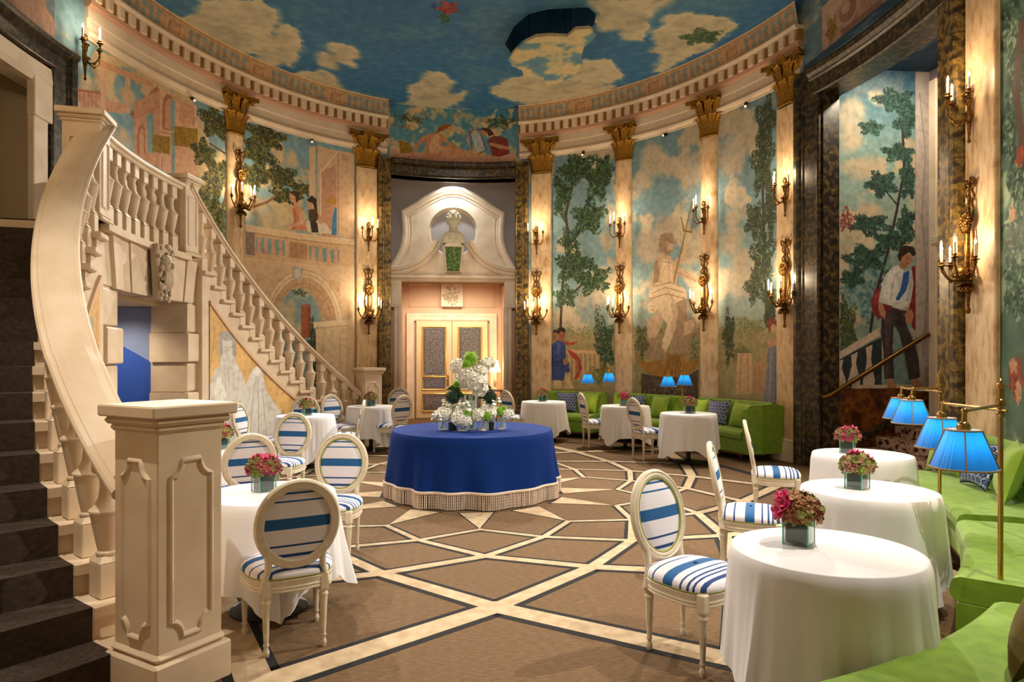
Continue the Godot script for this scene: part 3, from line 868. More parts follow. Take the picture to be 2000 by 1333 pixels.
const PAINT_LUNETTE := [
	[3, [0xd2bb8c, 0xa8a080], [142, 39, 105, 25]],
	[3, [0xd2bb8c, 0xa8a080], [290, 49, 106, 25]],
	[3, [0xd2bb8c, 0xa8a080], [247, 92, 85, 25]],
	[3, [0xd2bb8c, 0xa8a080], [417, 54, 64, 18]],
	[0, [0xcf9c86], [0, 178, 523, 176, 523, 230, 0, 231]],
	[0, [0xb9c0c6], [331, 101, 362, 94, 392, 159, 357, 167]],
	[0, [0xa89cae], [307, 116, 323, 93, 332, 162]],
	[1, [0x7a4a26], [3, 307, 118, 341, 88, 370, 88, 396, 161, 358, 176]],
	[1, [0x7a4a26], [3, 328, 92, 336, 168]],
	[0, [0xc98c66], [162, 108, 126, 123, 101, 157, 86, 185, 98, 185, 122, 151, 151, 131]],
	[0, [0xc98c66], [188, 100, 162, 110, 147, 138, 137, 186, 186, 189, 272, 175, 279, 160, 247, 148, 210, 147, 218, 123, 212, 107]],
	[0, [0xdcae88], [180, 110, 166, 131, 157, 173, 186, 178, 210, 165, 198, 134, 201, 111]],
	[0, [0xd29c76], [210, 145, 260, 149, 308, 160, 370, 176, 370, 186, 295, 184, 210, 187]],
	[0, [0xc98c66], [210, 107, 242, 131, 261, 147, 285, 155, 280, 162, 247, 155, 216, 128]],
	[0, [0xcf9a74], [232, 74, 249, 77, 253, 91, 243, 101, 232, 95]],
	[0, [0x8c5028], [188, 105, 194, 87, 222, 70, 249, 72, 250, 80, 241, 78, 232, 86, 210, 96]],
	[0, [0x842c22], [399, 126, 428, 109, 465, 115, 486, 126, 490, 176, 452, 184, 421, 181, 417, 162]],
	[4, [0x7a3a34], [432, 131, 30, 20]],
	[0, [0xc28a68], [408, 133, 434, 137, 488, 151, 491, 161, 452, 156, 411, 144]],
	[0, [0xc28a68], [371, 89, 388, 87, 398, 102, 389, 113, 377, 108]],
	[0, [0x4a2418], [370, 89, 386, 80, 411, 84, 429, 105, 406, 111, 397, 95, 383, 89]],
	[0, [0x9a741e], [33, 143, 67, 145, 88, 158, 85, 182, 42, 188]],
	[2, [0xb08a34, 0x7a5a18], [58, 163, 21, 16, 30, 4]],
	[2, [0x2f4a34, 0x4a6238, 0x8a5a4a, 0x22382c], [79, 63, 80, 18, 150, 5]],
	[2, [0x2f4a34, 0x3f5e38, 0x22382c], [449, 64, 72, 29, 240, 5]],
	[2, [0x9a6a2c, 0x7a5a2a], [58, 94, 50, 11, 50, 5]],
	[2, [0xb05a62, 0xcf8c84], [205, 197, 191, 9, 60, 5]]
]
const PAINT_PEDIMENT := [
	[0, [0xb48c7a], [-68, 82, 56, 73, 448, 190, 448, 464, -68, 260]],
	[0, [0xc9a693], [-35, 136, -10, 62, 56, 50, 88, 137, 23, 175]],
	[0, [0x9a7262], [56, 143, 182, 143, 213, 192, 88, 194]],
	[4, [0xc09c88], [81, 110, 38, 35]],
	[4, [0x96705e], [81, 110, 27, 25]],
	[4, [0xc4a492], [75, 100, 14, 14]],
	[2, [0x8a6a1e, 0xa8822c, 0x6a5016], [31, 131, 23, 40, 120, 5]],
	[2, [0x8a6a1e, 0xa8822c, 0x6a5016], [-26, 164, 36, 17, 120, 5]]
]
const PAINT_RECESS := [
	[3, [0xc9b494, 0x9aa294], [46, 118, 42, 49]],
	[3, [0xc9b494, 0x9aa294], [67, 240, 56, 31]],
	[3, [0xc9b494, 0x9aa294], [39, 167, 42, 37]],
	[3, [0xc9b494, 0x9aa294], [94, 351, 42, 31]],
	[3, [0xc9b494, 0x9aa294], [39, 426, 42, 31]],
	[3, [0xc9b494, 0x9aa294], [122, 66, 42, 25]],
	[2, [0x4a7480, 0x5f8a90, 0x88a49a], [94, 524, 84, 86, 220, 14]],
	[1, [0x2c2420], [7, 94, 635, 111, 536, 143, 437, 167, 337, 187, 237, 179, 64]],
	[1, [0x2c2420], [4, 143, 437, 94, 375]],
	[1, [0x2c2420], [4, 167, 325, 122, 276]],
	[2, [0x18342e, 0x21453a, 0x2f5a48, 0x12262a, 0x3a6450], [162, 71, 62, 30, 300, 7]],
	[2, [0x18342e, 0x21453a, 0x2f5a48, 0x12262a, 0x3a6450], [195, 119, 40, 45, 260, 7]],
	[2, [0x18342e, 0x21453a, 0x2f5a48, 0x12262a, 0x3a6450], [97, 141, 36, 20, 140, 7]],
	[2, [0x18342e, 0x21453a, 0x2f5a48, 0x12262a, 0x3a6450], [173, 200, 51, 25, 240, 7]],
	[2, [0x18342e, 0x21453a, 0x2f5a48, 0x12262a, 0x3a6450], [125, 276, 48, 35, 280, 7]],
	[2, [0x18342e, 0x21453a, 0x2f5a48, 0x12262a, 0x3a6450], [198, 262, 25, 55, 240, 7]],
	[2, [0x18342e, 0x21453a, 0x2f5a48, 0x12262a, 0x3a6450], [94, 375, 64, 27, 300, 7]],
	[2, [0x18342e, 0x21453a, 0x2f5a48, 0x12262a, 0x3a6450], [153, 414, 56, 27, 260, 7]],
	[2, [0x18342e, 0x21453a, 0x2f5a48, 0x12262a, 0x3a6450], [80, 457, 64, 37, 320, 7]],
	[2, [0x18342e, 0x21453a, 0x2f5a48, 0x12262a, 0x3a6450], [44, 506, 36, 22, 150, 7]],
	[2, [0x18342e, 0x21453a, 0x2f5a48, 0x12262a, 0x3a6450], [193, 374, 28, 50, 200, 7]],
	[2, [0x18342e, 0x21453a, 0x2f5a48, 0x12262a, 0x3a6450], [150, 511, 28, 30, 120, 7]],
	[2, [0x2c3a24, 0x3f4e2a, 0x5a6236], [30, 623, 33, 79, 380, 6]],
	[2, [0x9a4a40, 0x7a3230], [28, 364, 25, 32, 70, 7]],
	[0, [0x23303a], [0, 702, 125, 647, 125, 783, 0, 783]],
	[0, [0xd2bfae], [0, 687, 125, 620, 125, 640, 0, 706]],
	[0, [0xd0bcaa], [3, 706, 21, 699, 17, 721, 28, 751, 25, 775, -3, 775, -5, 751, 6, 726]],
	[0, [0xd0bcaa], [42, 689, 60, 682, 55, 710, 67, 751, 64, 776, 36, 775, 33, 751, 44, 715]],
	[0, [0xd0bcaa], [82, 671, 100, 664, 96, 700, 107, 751, 104, 776, 76, 776, 74, 751, 85, 705]],
	[0, [0xcdb9a6], [0, 761, 221, 761, 221, 781, 0, 780]],
	[0, [0xb9aca4], [218, -49, 266, -51, 266, 821, 218, 821]],
	[1, [0x948a88], [3, 229, 50, 246, 199, 235, 348, 252, 522, 238, 697]],
	[1, [0x8f8480], [2, 218, -49, 218, 771]],
	[0, [0x3a2e33], [125, 596, 143, 573, 177, 578, 197, 584, 191, 609, 210, 651, 227, 697, 230, 744, 200, 750, 193, 705, 172, 634, 158, 617, 155, 668, 160, 746, 133, 748, 131, 684, 123, 634]],
	[0, [0x4c3e44], [132, 601, 145, 584, 155, 601, 148, 643, 145, 739, 136, 739, 134, 668]],
	[0, [0x2a2026], [162, 584, 177, 584, 181, 617, 168, 626]],
	[0, [0xd8dad8], [157, 475, 174, 470, 186, 487, 200, 482, 211, 487, 213, 516, 206, 559, 177, 579, 143, 568, 116, 562, 112, 555, 124, 517, 138, 492]],
	[0, [0xb4babe], [200, 487, 211, 489, 212, 516, 204, 554, 191, 559, 200, 525]],
	[0, [0xe8eae8], [143, 496, 162, 483, 167, 517, 153, 555, 129, 551, 134, 521]],
	[1, [0x9aa2aa], [2, 162, 493, 148, 558]],
	[1, [0x9aa2aa], [2, 125, 523, 117, 556]],
	[0, [0x2a58a6], [185, 490, 201, 483, 200, 508, 192, 533, 172, 557, 163, 555, 177, 529]],
	[0, [0x7c2024], [125, 520, 106, 534, 96, 559, 100, 585, 117, 603, 138, 589, 155, 571, 116, 562, 120, 534]],
	[0, [0x9a3034], [110, 538, 118, 537, 115, 559, 106, 576, 101, 559]],
	[0, [0x7c2024], [207, 475, 218, 472, 218, 631, 210, 622, 197, 585, 205, 559, 213, 516]],
	[0, [0xb88464], [116, 561, 129, 567, 137, 589, 133, 604, 123, 594, 116, 580]],
	[0, [0xb88464], [188, 589, 205, 577, 214, 592, 206, 615, 193, 611]],
	[0, [0xb08060], [139, 746, 156, 746, 168, 772, 165, 782, 143, 775]],
	[0, [0xb08060], [208, 749, 222, 747, 244, 768, 240, 776, 212, 771]],
	[0, [0xa8714e], [180, 461, 197, 470, 194, 477, 177, 480, 172, 471]],
	[0, [0xb5805e], [179, 447, 200, 443, 211, 448, 210, 460, 201, 471, 189, 471, 179, 461]],
	[0, [0x2a1810], [169, 450, 174, 431, 191, 423, 213, 427, 220, 443, 211, 450, 201, 439, 182, 450, 177, 464, 171, 459]],
	[1, [0x4a2c20], [1, 191, 453, 197, 453]],
	[1, [0x7a4030], [1, 194, 467, 200, 466]]
]
const PAINT_NEAR := [
	[2, [0x24423a, 0x3a5e4a, 0x5a7a5c, 0x8aa08a, 0x1c332c], [95, 195, 14, 23, 260, 7]],
	[2, [0x24423a, 0x3a5e4a, 0x5a7a5c, 0x8aa08a, 0x1c332c], [102, 237, 14, 23, 260, 7]],
	[2, [0x24423a, 0x3a5e4a, 0x5a7a5c, 0x8aa08a, 0x1c332c], [91, 275, 8, 23, 160, 7]],
	[2, [0x24423a, 0x3a5e4a, 0x5a7a5c, 0x8aa08a, 0x1c332c], [105, 314, 14, 23, 220, 7]],
	[2, [0x24423a, 0x3a5e4a, 0x5a7a5c, 0x8aa08a, 0x1c332c], [98, 351, 14, 23, 240, 7]],
	[2, [0x24423a, 0x3a5e4a, 0x5a7a5c, 0x8aa08a, 0x1c332c], [102, 393, 17, 27, 260, 7]],
	[1, [0x5a4438], [9, 109, 198, 102, 248, 111, 297]],
	[2, [0x8a3a2c, 0xa0482e, 0x6a2a22], [101, 462, 8, 15, 120, 6]],
	[2, [0xc49674, 0xb08060], [98, 453, 5, 5, 40, 5]],
	[2, [0xc49674, 0xb08060], [105, 472, 3, 9, 50, 5]],
	[2, [0xa0442e, 0x8a3424], [107, 298, 6, 8, 50, 5]],
	[2, [0xc49674, 0xb08a6c], [97, 339, 4, 6, 30, 5]]
]
const PAINT_PANEL := [
	[0, [0xd6aa66], [-5, -24, 328, 235, 482, 381, -5, 478]],
	[1, [0xb07e3c], [2, 32, 66, 11, 159]],
	[1, [0xb07e3c], [2, 112, 124, 92, 185]],
	[1, [0xb07e3c], [2, 170, 162, 131, 249]],
	[1, [0xb98a4a], [4, 5, 21, 19, 9, 278, 219]],
	[0, [0xcfc9be], [28, 162, 64, 146, 116, 151, 143, 187, 162, 264, 155, 515, -5, 478, -5, 227]],
	[0, [0xe4dfd4], [36, 183, 64, 167, 76, 233, 52, 290, 19, 287]],
	[4, [0xcfc9be], [76, 108, 26, 29]],
	[0, [0xcfc9be], [52, 117, 104, 117, 116, 161, 96, 210, 76, 223, 60, 196, 48, 160]],
	[4, [0xa7a198], [76, 84, 30, 12]],
	[4, [0xa7a198], [52, 108, 8, 26]],
	[4, [0xa7a198], [104, 107, 8, 27]],
	[1, [0xa7a198], [2, 64, 110, 76, 111]],
	[1, [0xa7a198], [2, 84, 111, 94, 110]],
	[1, [0xa7a198], [2, 76, 112, 76, 129]],
	[1, [0xa7a198], [2, 64, 136, 72, 213]],
	[1, [0xa7a198], [2, 88, 136, 84, 211]],
	[0, [0xcfc9be], [143, 212, 170, 167, 188, 158, 207, 166, 222, 221, 278, 287, 305, 385, 312, 552, 143, 512]],
	[4, [0xe4dfd4], [188, 170, 13, 12]],
	[1, [0xa7a198], [3, 179, 201, 162, 340]],
	[1, [0xa7a198], [3, 207, 215, 225, 348]],
	[1, [0xa7a198], [3, 192, 189, 196, 370]],
	[1, [0xa7a198], [3, 128, 248, 131, 385]]
]
const PAINT_CEILING := [
	[5, [0xcfc6a6, 0x9c9a88], [87, 357, 120, 373, 138, 412, 217, 420, 230, 392, 224, 359, 210, 335, 197, 267, 176, 238, 154, 249, 126, 240, 100, 257, 83, 287, 84, 329]],
	[5, [0xcfc6a6, 0x9c9a88], [223, 342, 241, 353, 247, 339, 243, 278, 208, 198, 200, 216, 168, 179, 141, 192, 167, 223, 203, 267, 204, 293, 218, 319]],
	[5, [0xcfc6a6, 0x9c9a88], [288, 295, 311, 294, 331, 273, 325, 245, 315, 238, 320, 206, 287, 228, 302, 250, 293, 282]],
	[5, [0xcfc6a6, 0x9c9a88], [271, 261, 282, 241, 276, 212, 284, 191, 268, 204, 269, 233]],
	[5, [0xcfc6a6, 0x9c9a88], [181, 158, 234, 178, 262, 185, 280, 159, 270, 117, 281, 101, 261, 82, 292, 38, 304, 77, 335, 52, 290, 18, 309, 10, 249, 43, 208, 94, 181, 134]],
	[5, [0xcfc6a6, 0x9c9a88], [441, 199, 463, 201, 488, 156, 472, 120, 479, 85, 509, 115, 503, 68, 476, 27, 520, -10, 363, -26, 355, 5, 407, 59, 407, 131, 444, 175]],
	[5, [0xcfc6a6, 0x9c9a88], [556, 136, 589, 182, 639, 222, 701, 270, 741, 278, 774, 231, 783, 210, 756, 165, 781, 172, 765, 126, 721, 90, 642, 55, 591, 83, 562, 106]],
	[5, [0xcfc6a6, 0x9c9a88], [674, 465, 783, 475, 764, 452, 768, 428, 755, 421, 774, 397, 776, 350, 748, 354, 738, 394, 707, 378, 692, 402, 693, 427]],
	[5, [0xcfc6a6, 0x9c9a88], [788, 433, 821, 443, 880, 433, 903, 417, 889, 332, 859, 282, 846, 234, 830, 237, 834, 271, 830, 303, 806, 316, 809, 339, 784, 385, 799, 400]],
	[2, [0x3a5a3c, 0x4f6e44, 0x2a4634], [865, 373, 35, 31, 300, 5]],
	[2, [0xa8302c, 0xc24a4a, 0x7a2028], [475, 424, 17, 21, 110, 5]],
	[2, [0x2f5a3c, 0x234a34], [470, 393, 10, 16, 60, 5]],
	[2, [0x2a3f8a], [454, 430, 6, 12, 16, 5]]
]
const GIRANDOLES := [
	[-0.3770, 2.56, 0.06, "left of the far doors"],
	[0.3233, 2.56, 0.06, "right of the far doors"],
	[0.6671, 2.56, 0.09, "on the first round column right of the doors"],
	[0.9945, 2.56, 0.09, "on the second round column right of the doors"],
	[1.2794, 2.56, 0.06, "on the pilaster beside the dark right opening"],
	[1.8505, 2.56, 0.06, "on the nearest pilaster at the right edge"],
	[-0.8731, 4.42, 0.09, "high on the round column behind the stair"],
	[2.45, 2.56, 0.02, "on the near right wall out of view"],
	[-2.45, 4.4, 0.02, "on the near left wall out of view"],
	[-2.0, 4.4, 0.02, "on the left wall above the near stair flight"]
]
const BRACKETS := [
	[-0.3770, 4.2, 0.06, "above the large one left of the far doors"],
	[0.3233, 4.2, 0.06, "above the large one right of the far doors"],
	[0.6671, 4.2, 0.09, "on the first round column right of the doors"],
	[0.9945, 4.2, 0.09, "on the second round column right of the doors"],
	[1.2794, 4.2, 0.06, "high on the pilaster beside the dark right opening"],
	[1.8505, 4.2, 0.06, "high on the nearest pilaster at the right edge"],
	[-1.3820, 5.7, 0.08, "beside the marble frame of the upper left doorway"],
	[2.45, 4.2, 0.02, "high on the near right wall"],
	[2.15, 4.2, 0.02, "high on the right wall behind the near sofa"]
]
const COLUMNS := [
	[-0.3811, 0.46, false, "flat marbled pilaster with gilded capital left of the far doors"],
	[0.3402, 0.46, false, "flat marbled pilaster with gilded capital right of the far doors"],
	[0.6731, 0.4, true, "round marbled column with gilded capital, first right of the doors"],
	[0.9982, 0.41, true, "round marbled column with gilded capital, second right of the doors"],
	[1.2759, 0.46, false, "marbled pilaster with gilded capital beside the dark right opening"],
	[1.8690, 0.58, false, "broad marbled pilaster nearest at the right edge"],
	[-0.8767, 0.4, true, "round marbled column with gilded capital behind the far stair"]
]

# ------------------------------------------------------------------ camera, light of the place
func set_view() -> void:
	var cam := Camera3D.new()
	cam.name = "camera"
	cam.projection = Camera3D.PROJECTION_FRUSTUM
	cam.near = 0.05
	cam.far = 80.0
	cam.size = 1333.0 / 1355.0 * 0.05
	cam.frustum_offset = Vector2(0, 26.5 / 1355.0 * 0.05)
	add_child(cam)
	cam.position = Vector3(-0.3485, 1.7, 8.552)
	cam.rotation.y = -0.098
	cam.current = true
	var we := WorldEnvironment.new()
	we.name = "environment"
	var e := Environment.new()
	e.background_mode = Environment.BG_COLOR
	e.background_color = Color(0.01, 0.01, 0.012)
	e.tonemap_mode = Environment.TONE_MAPPER_LINEAR
	e.tonemap_exposure = 0.76
	e.sdfgi_enabled = true
	e.ssao_enabled = true
	e.ssil_enabled = true
	we.environment = e
	add_child(we)

func omni(at: Vector3, c: Color, energy: float, size := 0.03, parent: Node = self) -> OmniLight3D:
	var l := OmniLight3D.new()
	l.name = "light"
	l.light_color = c
	l.light_energy = energy
	l.light_size = size
	l.omni_range = 25.0
	l.omni_attenuation = 2.0
	l.shadow_enabled = true
	parent.add_child(l, true)
	l.position = at
	return l

func spot(at: Vector3, to: Vector3, c: Color, energy: float, angle := 35.0, size := 0.05) -> SpotLight3D:
	var l := SpotLight3D.new()
	l.name = "light"
	l.light_color = c
	l.light_energy = energy
	l.light_size = size
	l.spot_range = 25.0
	l.spot_attenuation = 2.0
	l.spot_angle = angle
	l.spot_angle_attenuation = 0.8
	l.shadow_enabled = true
	add_child(l, true)
	l.position = at
	l.look_at_from_position(at, to, Vector3.RIGHT if absf((to - at).normalized().y) > 0.95 else Vector3.UP)
	return l

# ------------------------------------------------------------------ shell of the room
func oval(a: float, b: float, cnt := 96) -> Array:
	var r := []
	for i in cnt:
		var t := TAU * i / cnt
		r.append(Vector2(a * sin(t), -b * cos(t)))
	return r

const FLAT := Transform3D(Vector3(1, 0, 0), Vector3(0, 0, 1), Vector3(0, -1, 0), Vector3.ZERO)   # xy polygon -> xz, extruded downwards

func strip(mb: MB, a: Vector2, b: Vector2, wa: float, wb: float, y: float, ext := 0.0) -> void:
	var d := (b - a).normalized()
	a -= d * ext; b += d * ext
	var nn := Vector2(-d.y, d.x)
	var f := func(q: Vector2) -> Vector3: return P(q.x, q.y, y)
	var c := [a + nn * wa, b + nn * wb, b - nn * wb, a - nn * wa]
	mb.quad(f.call(c[0]), f.call(c[1]), f.call(c[2]), f.call(c[3]))
	var g := func(q: Vector2) -> Vector3: return P(q.x, q.y, 0.0)
	for k in 4:
		mb.quad(g.call(c[k]), f.call(c[k]), f.call(c[(k + 1) % 4]), g.call(c[(k + 1) % 4]))

func build_floor() -> void:
	var mb := MB.new()
	mb.prism(oval(WA + 0.3, WB + 0.3), 0.2, FLAT)
	var fl := single("floor", mb.mesh(), M.carpet_brown, "brown carpet floor woven with a beige and black lattice rosette", "floor", "structure")
	var radii := [0.0, 1.826, 2.23, 2.72, 3.208, 3.907, 5.05]
	var wid := [0.0, 0.028, 0.034, 0.045, 0.06, 0.085, 0.1]     # half width of the beige band at each ring
	var node := func(r: int, a: int) -> Vector2:
		var t := a * PI / 12.0
		return Vector2(radii[r] * sin(t), -radii[r] * cos(t))
	# lattice: ring r and a of equal parity
	for r in range(1, 6):
		for a in range(-12, 12):
			if (a + r + 1) % 2 != 0: continue
			for s in [-1, 1]:
				var p: Vector2 = node.call(r, a)
				var q: Vector2 = node.call(r + 1, a + s)
				if r == 5 and absf(q.x) > 3.95: continue
				var k := MB.new()
				var y := 0.0012 + 0.0001 * r
				strip(k, p, q, wid[r] + 0.026 + 0.005 * r, wid[r] * 1.12 + 0.026 + 0.005 * r, y)
				part("black_edging", k.mesh(), M.carpet_black, fl)
				k = MB.new()
				strip(k, p, q, wid[r], wid[r] * 1.12, 0.0036 + 0.0001 * r + (0.00005 if s > 0 else 0.0), wid[r] * 0.9)
				part("beige_band", k.mesh(), M.carpet_beige, fl)
	# star in the middle
	for a in range(-12, 12, 2):
		var tip: Vector2 = node.call(1, a)
		var t := a * PI / 12.0
		for e in 2:
			var k := MB.new()
			var grow := 0.0 if e else 0.03
			var l := Vector2(sin(t - 0.165 - grow * 0.9), -cos(t - 0.165 - grow * 0.9)) * (1.12 - grow)
			var rr := Vector2(sin(t + 0.165 + grow * 0.9), -cos(t + 0.165 + grow * 0.9)) * (1.12 - grow)
			var tp := tip * (0.985 if e else 1.01)
			var y := 0.0034 if e else 0.0012
			k.tri(P(l.x, l.y, y), P(tp.x, tp.y, y), P(rr.x, rr.y, y))
			part("star_ray" if e else "star_edging", k.mesh(), M.carpet_beige if e else M.carpet_black, fl)
	var bd := MB.new()
	for i in 96:
		var t0 := TAU * i / 96.0
		var t1 := TAU * (i + 1) / 96.0
		var pts := []
		for q in [[t0, 0.0], [t1, 0.0], [t1, 0.13], [t0, 0.13]]:
			pts.append(P((4.0 + q[1]) * sin(q[0]), (5.35 + q[1]) * cos(q[0]), 0.0011))
		bd.quad(pts[0], pts[3], pts[2], pts[1])
	part("black_border", bd.mesh(), M.carpet_black, fl)

func build_walls() -> void:
	var lab := "painted plaster wall of the oval room"
	single("wall_far_right", wall_slab(0.2345, 1.385, 0, TOP + 0.1), M.mural_right, "curved wall painted with trees, sky and a stone fountain figure", "wall", "structure")
	single("wall_far_left", wall_slab(-1.445, -0.2846, 0, TOP + 0.1), M.mural_left, "curved wall painted with pink palace, tree and balcony", "wall", "structure")
	single("wall_far_top", wall_slab(-0.2846, 0.2345, 5.6, TOP + 0.1), M.mural_lunette, "painted lunette of two reclining figures above the far door alcove", "wall", "structure")
	single("wall_right_top", wall_slab(1.385, 1.75, 5.62, TOP + 0.1), M.mural_pediment, "painted scroll pediment over the wide right opening", "wall", "structure")
	single("wall_right", wall_slab(1.75, 2.8, 0, TOP + 0.1), M.mural_near, "curved wall painted with dense foliage behind the near sofa", "wall", "structure")
	single("wall_near_top", wall_slab(2.8, TAU - 2.8, 5.0, TOP + 0.1), M.plain_wall, lab + " above the near entrance", "wall", "structure")
	single("wall_left_near", wall_slab(-2.8, -1.7, 0, TOP + 0.1), M.plain_wall, lab + " beside the near flight of stairs", "wall", "structure")
	single("wall_left_top", wall_slab(-1.7, -1.445, 5.25, TOP + 0.1), M.mural_pediment, "painted scroll work above the dark upper doorway", "wall", "structure")
	single("wall_left_middle", wall_slab(-1.7, -1.445, 2.5, 3.03), M.plain_wall, lab + " under the upper doorway", "wall", "structure")
	# dark lobby beyond the upper left doorway
	var mb := MB.new()
	var bxs := [[-6.95, 0, 0.15, 7.0, 3.2], [-6.25, 1.2, 1.3, 0.12, 3.2], [-6.25, -1.55, 1.3, 0.12, 3.2]]
	for q in bxs:
		mb.box(Vector3(q[0], 4.45, -q[1]), Vector3(q[2] if q[3] != 7.0 else 0.12, q[4] - 0.3, q[3] if q[3] != 7.0 else 3.0))
	mb.box(Vector3(-6.3, 5.95, 0.1), Vector3(1.3, 0.12, 3.2))
	mb.box(Vector3(-6.3, 2.95, 0.1), Vector3(1.3, 0.16, 3.2))
	single("wall_upper_lobby", mb.mesh(), M.plain_wall, "dark brown lobby walls beyond the upper doorway", "wall", "structure")
	# blue passage under the landing
	mb = MB.new()
	mb.box(Vector3(-4.9, 1.17, -1.36), Vector3(1.5, 2.34, 0.05))
	mb.box(Vector3(-5.6, 1.17, -0.2), Vector3(0.06, 2.34, 2.4))
	mb.box(Vector3(-4.9, 1.17, 1.1), Vector3(1.5, 2.34, 0.05))
	single("wall_blue_passage", mb.mesh(), M.pale_blue_wall, "pale blue wall of the passage under the landing", "wall", "structure")
	mb = MB.new()
	mb.box(Vector3(-4.9, 2.38, -0.15), Vector3(1.5, 0.06, 2.5))
	single("ceiling_blue_passage", mb.mesh(), M.plain_wall, "dark soffit of the passage under the landing", "ceiling", "structure")
	mb = MB.new()
	mb.prism(V2([-5.5, 0.0, -4.1, 0.0, -4.1, 1.47, -5.5, 2.3]), 0.03, Transform3D(Basis(), Vector3(0, 0, -1.33)))
	single("trim_blue_slope", mb.mesh(), M.blue_wall, "deep blue sloping stair side inside the passage", "wall", "structure")
	# vestibule behind the camera
	mb = MB.new()
	mb.box(Vector3(-1.95, 2.5, 8.7), Vector3(0.2, 5.2, 4.0))
	mb.box(Vector3(1.95, 2.5, 8.7), Vector3(0.2, 5.2, 4.0))
	mb.box(Vector3(0, 2.5, 10.6), Vector3(4.1, 5.2, 0.2))
	mb.box(Vector3(0, 5.15, 8.7), Vector3(4.1, 0.2, 4.2))
	single("wall_near_vestibule", mb.mesh(), M.plain_wall, "plain walls of the near entrance vestibule", "wall", "structure")
	mb = MB.new()
	mb.box(Vector3(0, -0.06, 8.95), Vector3(4.0, 0.1, 3.6))
	single("floor_near_vestibule", mb.mesh(), M.carpet_brown, "brown carpet of the near vestibule", "floor", "structure")

func hole_shape() -> PackedVector2Array:
	return PackedVector2Array(HOLE)

func build_ceiling() -> void:
	var mb := MB.new()
	var ov := PackedVector2Array()
	for q in oval(WA + 0.2, WB + 0.2, 120): ov.append(Vector2(q.x, -q.y))   # (s, w)
	var hole := PackedVector2Array(V2(HOLE))
	var cx := 0.0
	for q in hole: cx += q.x / hole.size()
	for half in [PackedVector2Array([Vector2(-9, -9), Vector2(cx, -9), Vector2(cx, 9), Vector2(-9, 9)]), PackedVector2Array([Vector2(cx, -9), Vector2(9, -9), Vector2(9, 9), Vector2(cx, 9)])]:
		for pc in Geometry2D.intersect_polygons(ov, half):
			for q in Geometry2D.clip_polygons(pc, hole):
				var tr := Geometry2D.triangulate_polygon(q)
				for k in range(0, tr.size(), 3):
					var a := [q[tr[k]], q[tr[k + 1]], q[tr[k + 2]]]
					var w := []
					for z in a: w.append(Vector2((z.x + 5.55) / 11.1, (7.1 - z.y) / 14.2))
					mb.tri(P(a[0].x, a[0].y, TOP), P(a[1].x, a[1].y, TOP), P(a[2].x, a[2].y, TOP), w[0], w[1], w[2])
	var ce := single("ceiling", mb.mesh(), M.mural_ceiling, "ceiling painted as blue sky with warm clouds", "ceiling", "structure")
	# dark recess above the hanging cloud
	mb = MB.new()
	for k in hole.size():
		var a := hole[k]
		var b := hole[(k + 1) % hole.size()]
		mb.quad(P(a.x, a.y, TOP), P(b.x, b.y, TOP), P(b.x, b.y, TOP + 0.9), P(a.x, a.y, TOP + 0.9))
	var tr := Geometry2D.triangulate_polygon(hole)
	for k in range(0, tr.size(), 3):
		mb.tri(P(hole[tr[k]].x, hole[tr[k]].y, TOP + 0.9), P(hole[tr[k + 1]].x, hole[tr[k + 1]].y, TOP + 0.9), P(hole[tr[k + 2]].x, hole[tr[k + 2]].y, TOP + 0.9))
	part("recess", mb.mesh(), M.recess_blue, ce)
	mb = MB.new()
	mb.prism(oval(WA + 0.35, WB + 0.35, 60), 0.1, Transform3D(FLAT.basis, Vector3(0, TOP + 1.1, 0)))
	single("ceiling_slab", mb.mesh(), M.plain_wall, "structural slab above the painted ceiling", "ceiling", "structure")
	mb = MB.new()
	mb.sweep(rect(0.0, TOP, -0.3, TOP + 1.1), arc(0, TAU, 96), true, false)
	single("wall_above_ceiling", mb.mesh(), M.plain_wall, "wall ring above the painted ceiling", "wall", "structure")
	# the hanging cloud panel
	mb = MB.new()
	var poly := []
	for q in V2(CLOUD): poly.append(Vector2(q.x, -q.y))
	mb.prism(poly, 0.05, Transform3D(FLAT.basis, Vector3(0, 6.85, 0)), 0.0)
	var k := 0
	for t in mb.uv: mb.uv[k] = Vector2((mb.v[k].x + 5.55) / 11.1, (7.1 + mb.v[k].z) / 14.2); k += 1
	var cl := thing("cloud_panel", "suspended cloud-shaped panel hanging below the painted ceiling", "ceiling panel")
	part("panel", mb.mesh(), M.cloud_paint, cl)
	for q in [0, 5, 9, 14]:
		mb = MB.new()
		var z: Vector2 = poly[q % poly.size()] * 0.8
		var c := Vector2.ZERO
		for y in poly: c += y / float(poly.size())
		z = c + (poly[q % poly.size()] - c) * 0.55
		mb.tube([Vector3(z.x, 6.84, z.y), Vector3(z.x, TOP + 0.9, z.y)], 0.004, 5, false)
		part("hanging_wire", mb.mesh(), M.black_metal, cl)

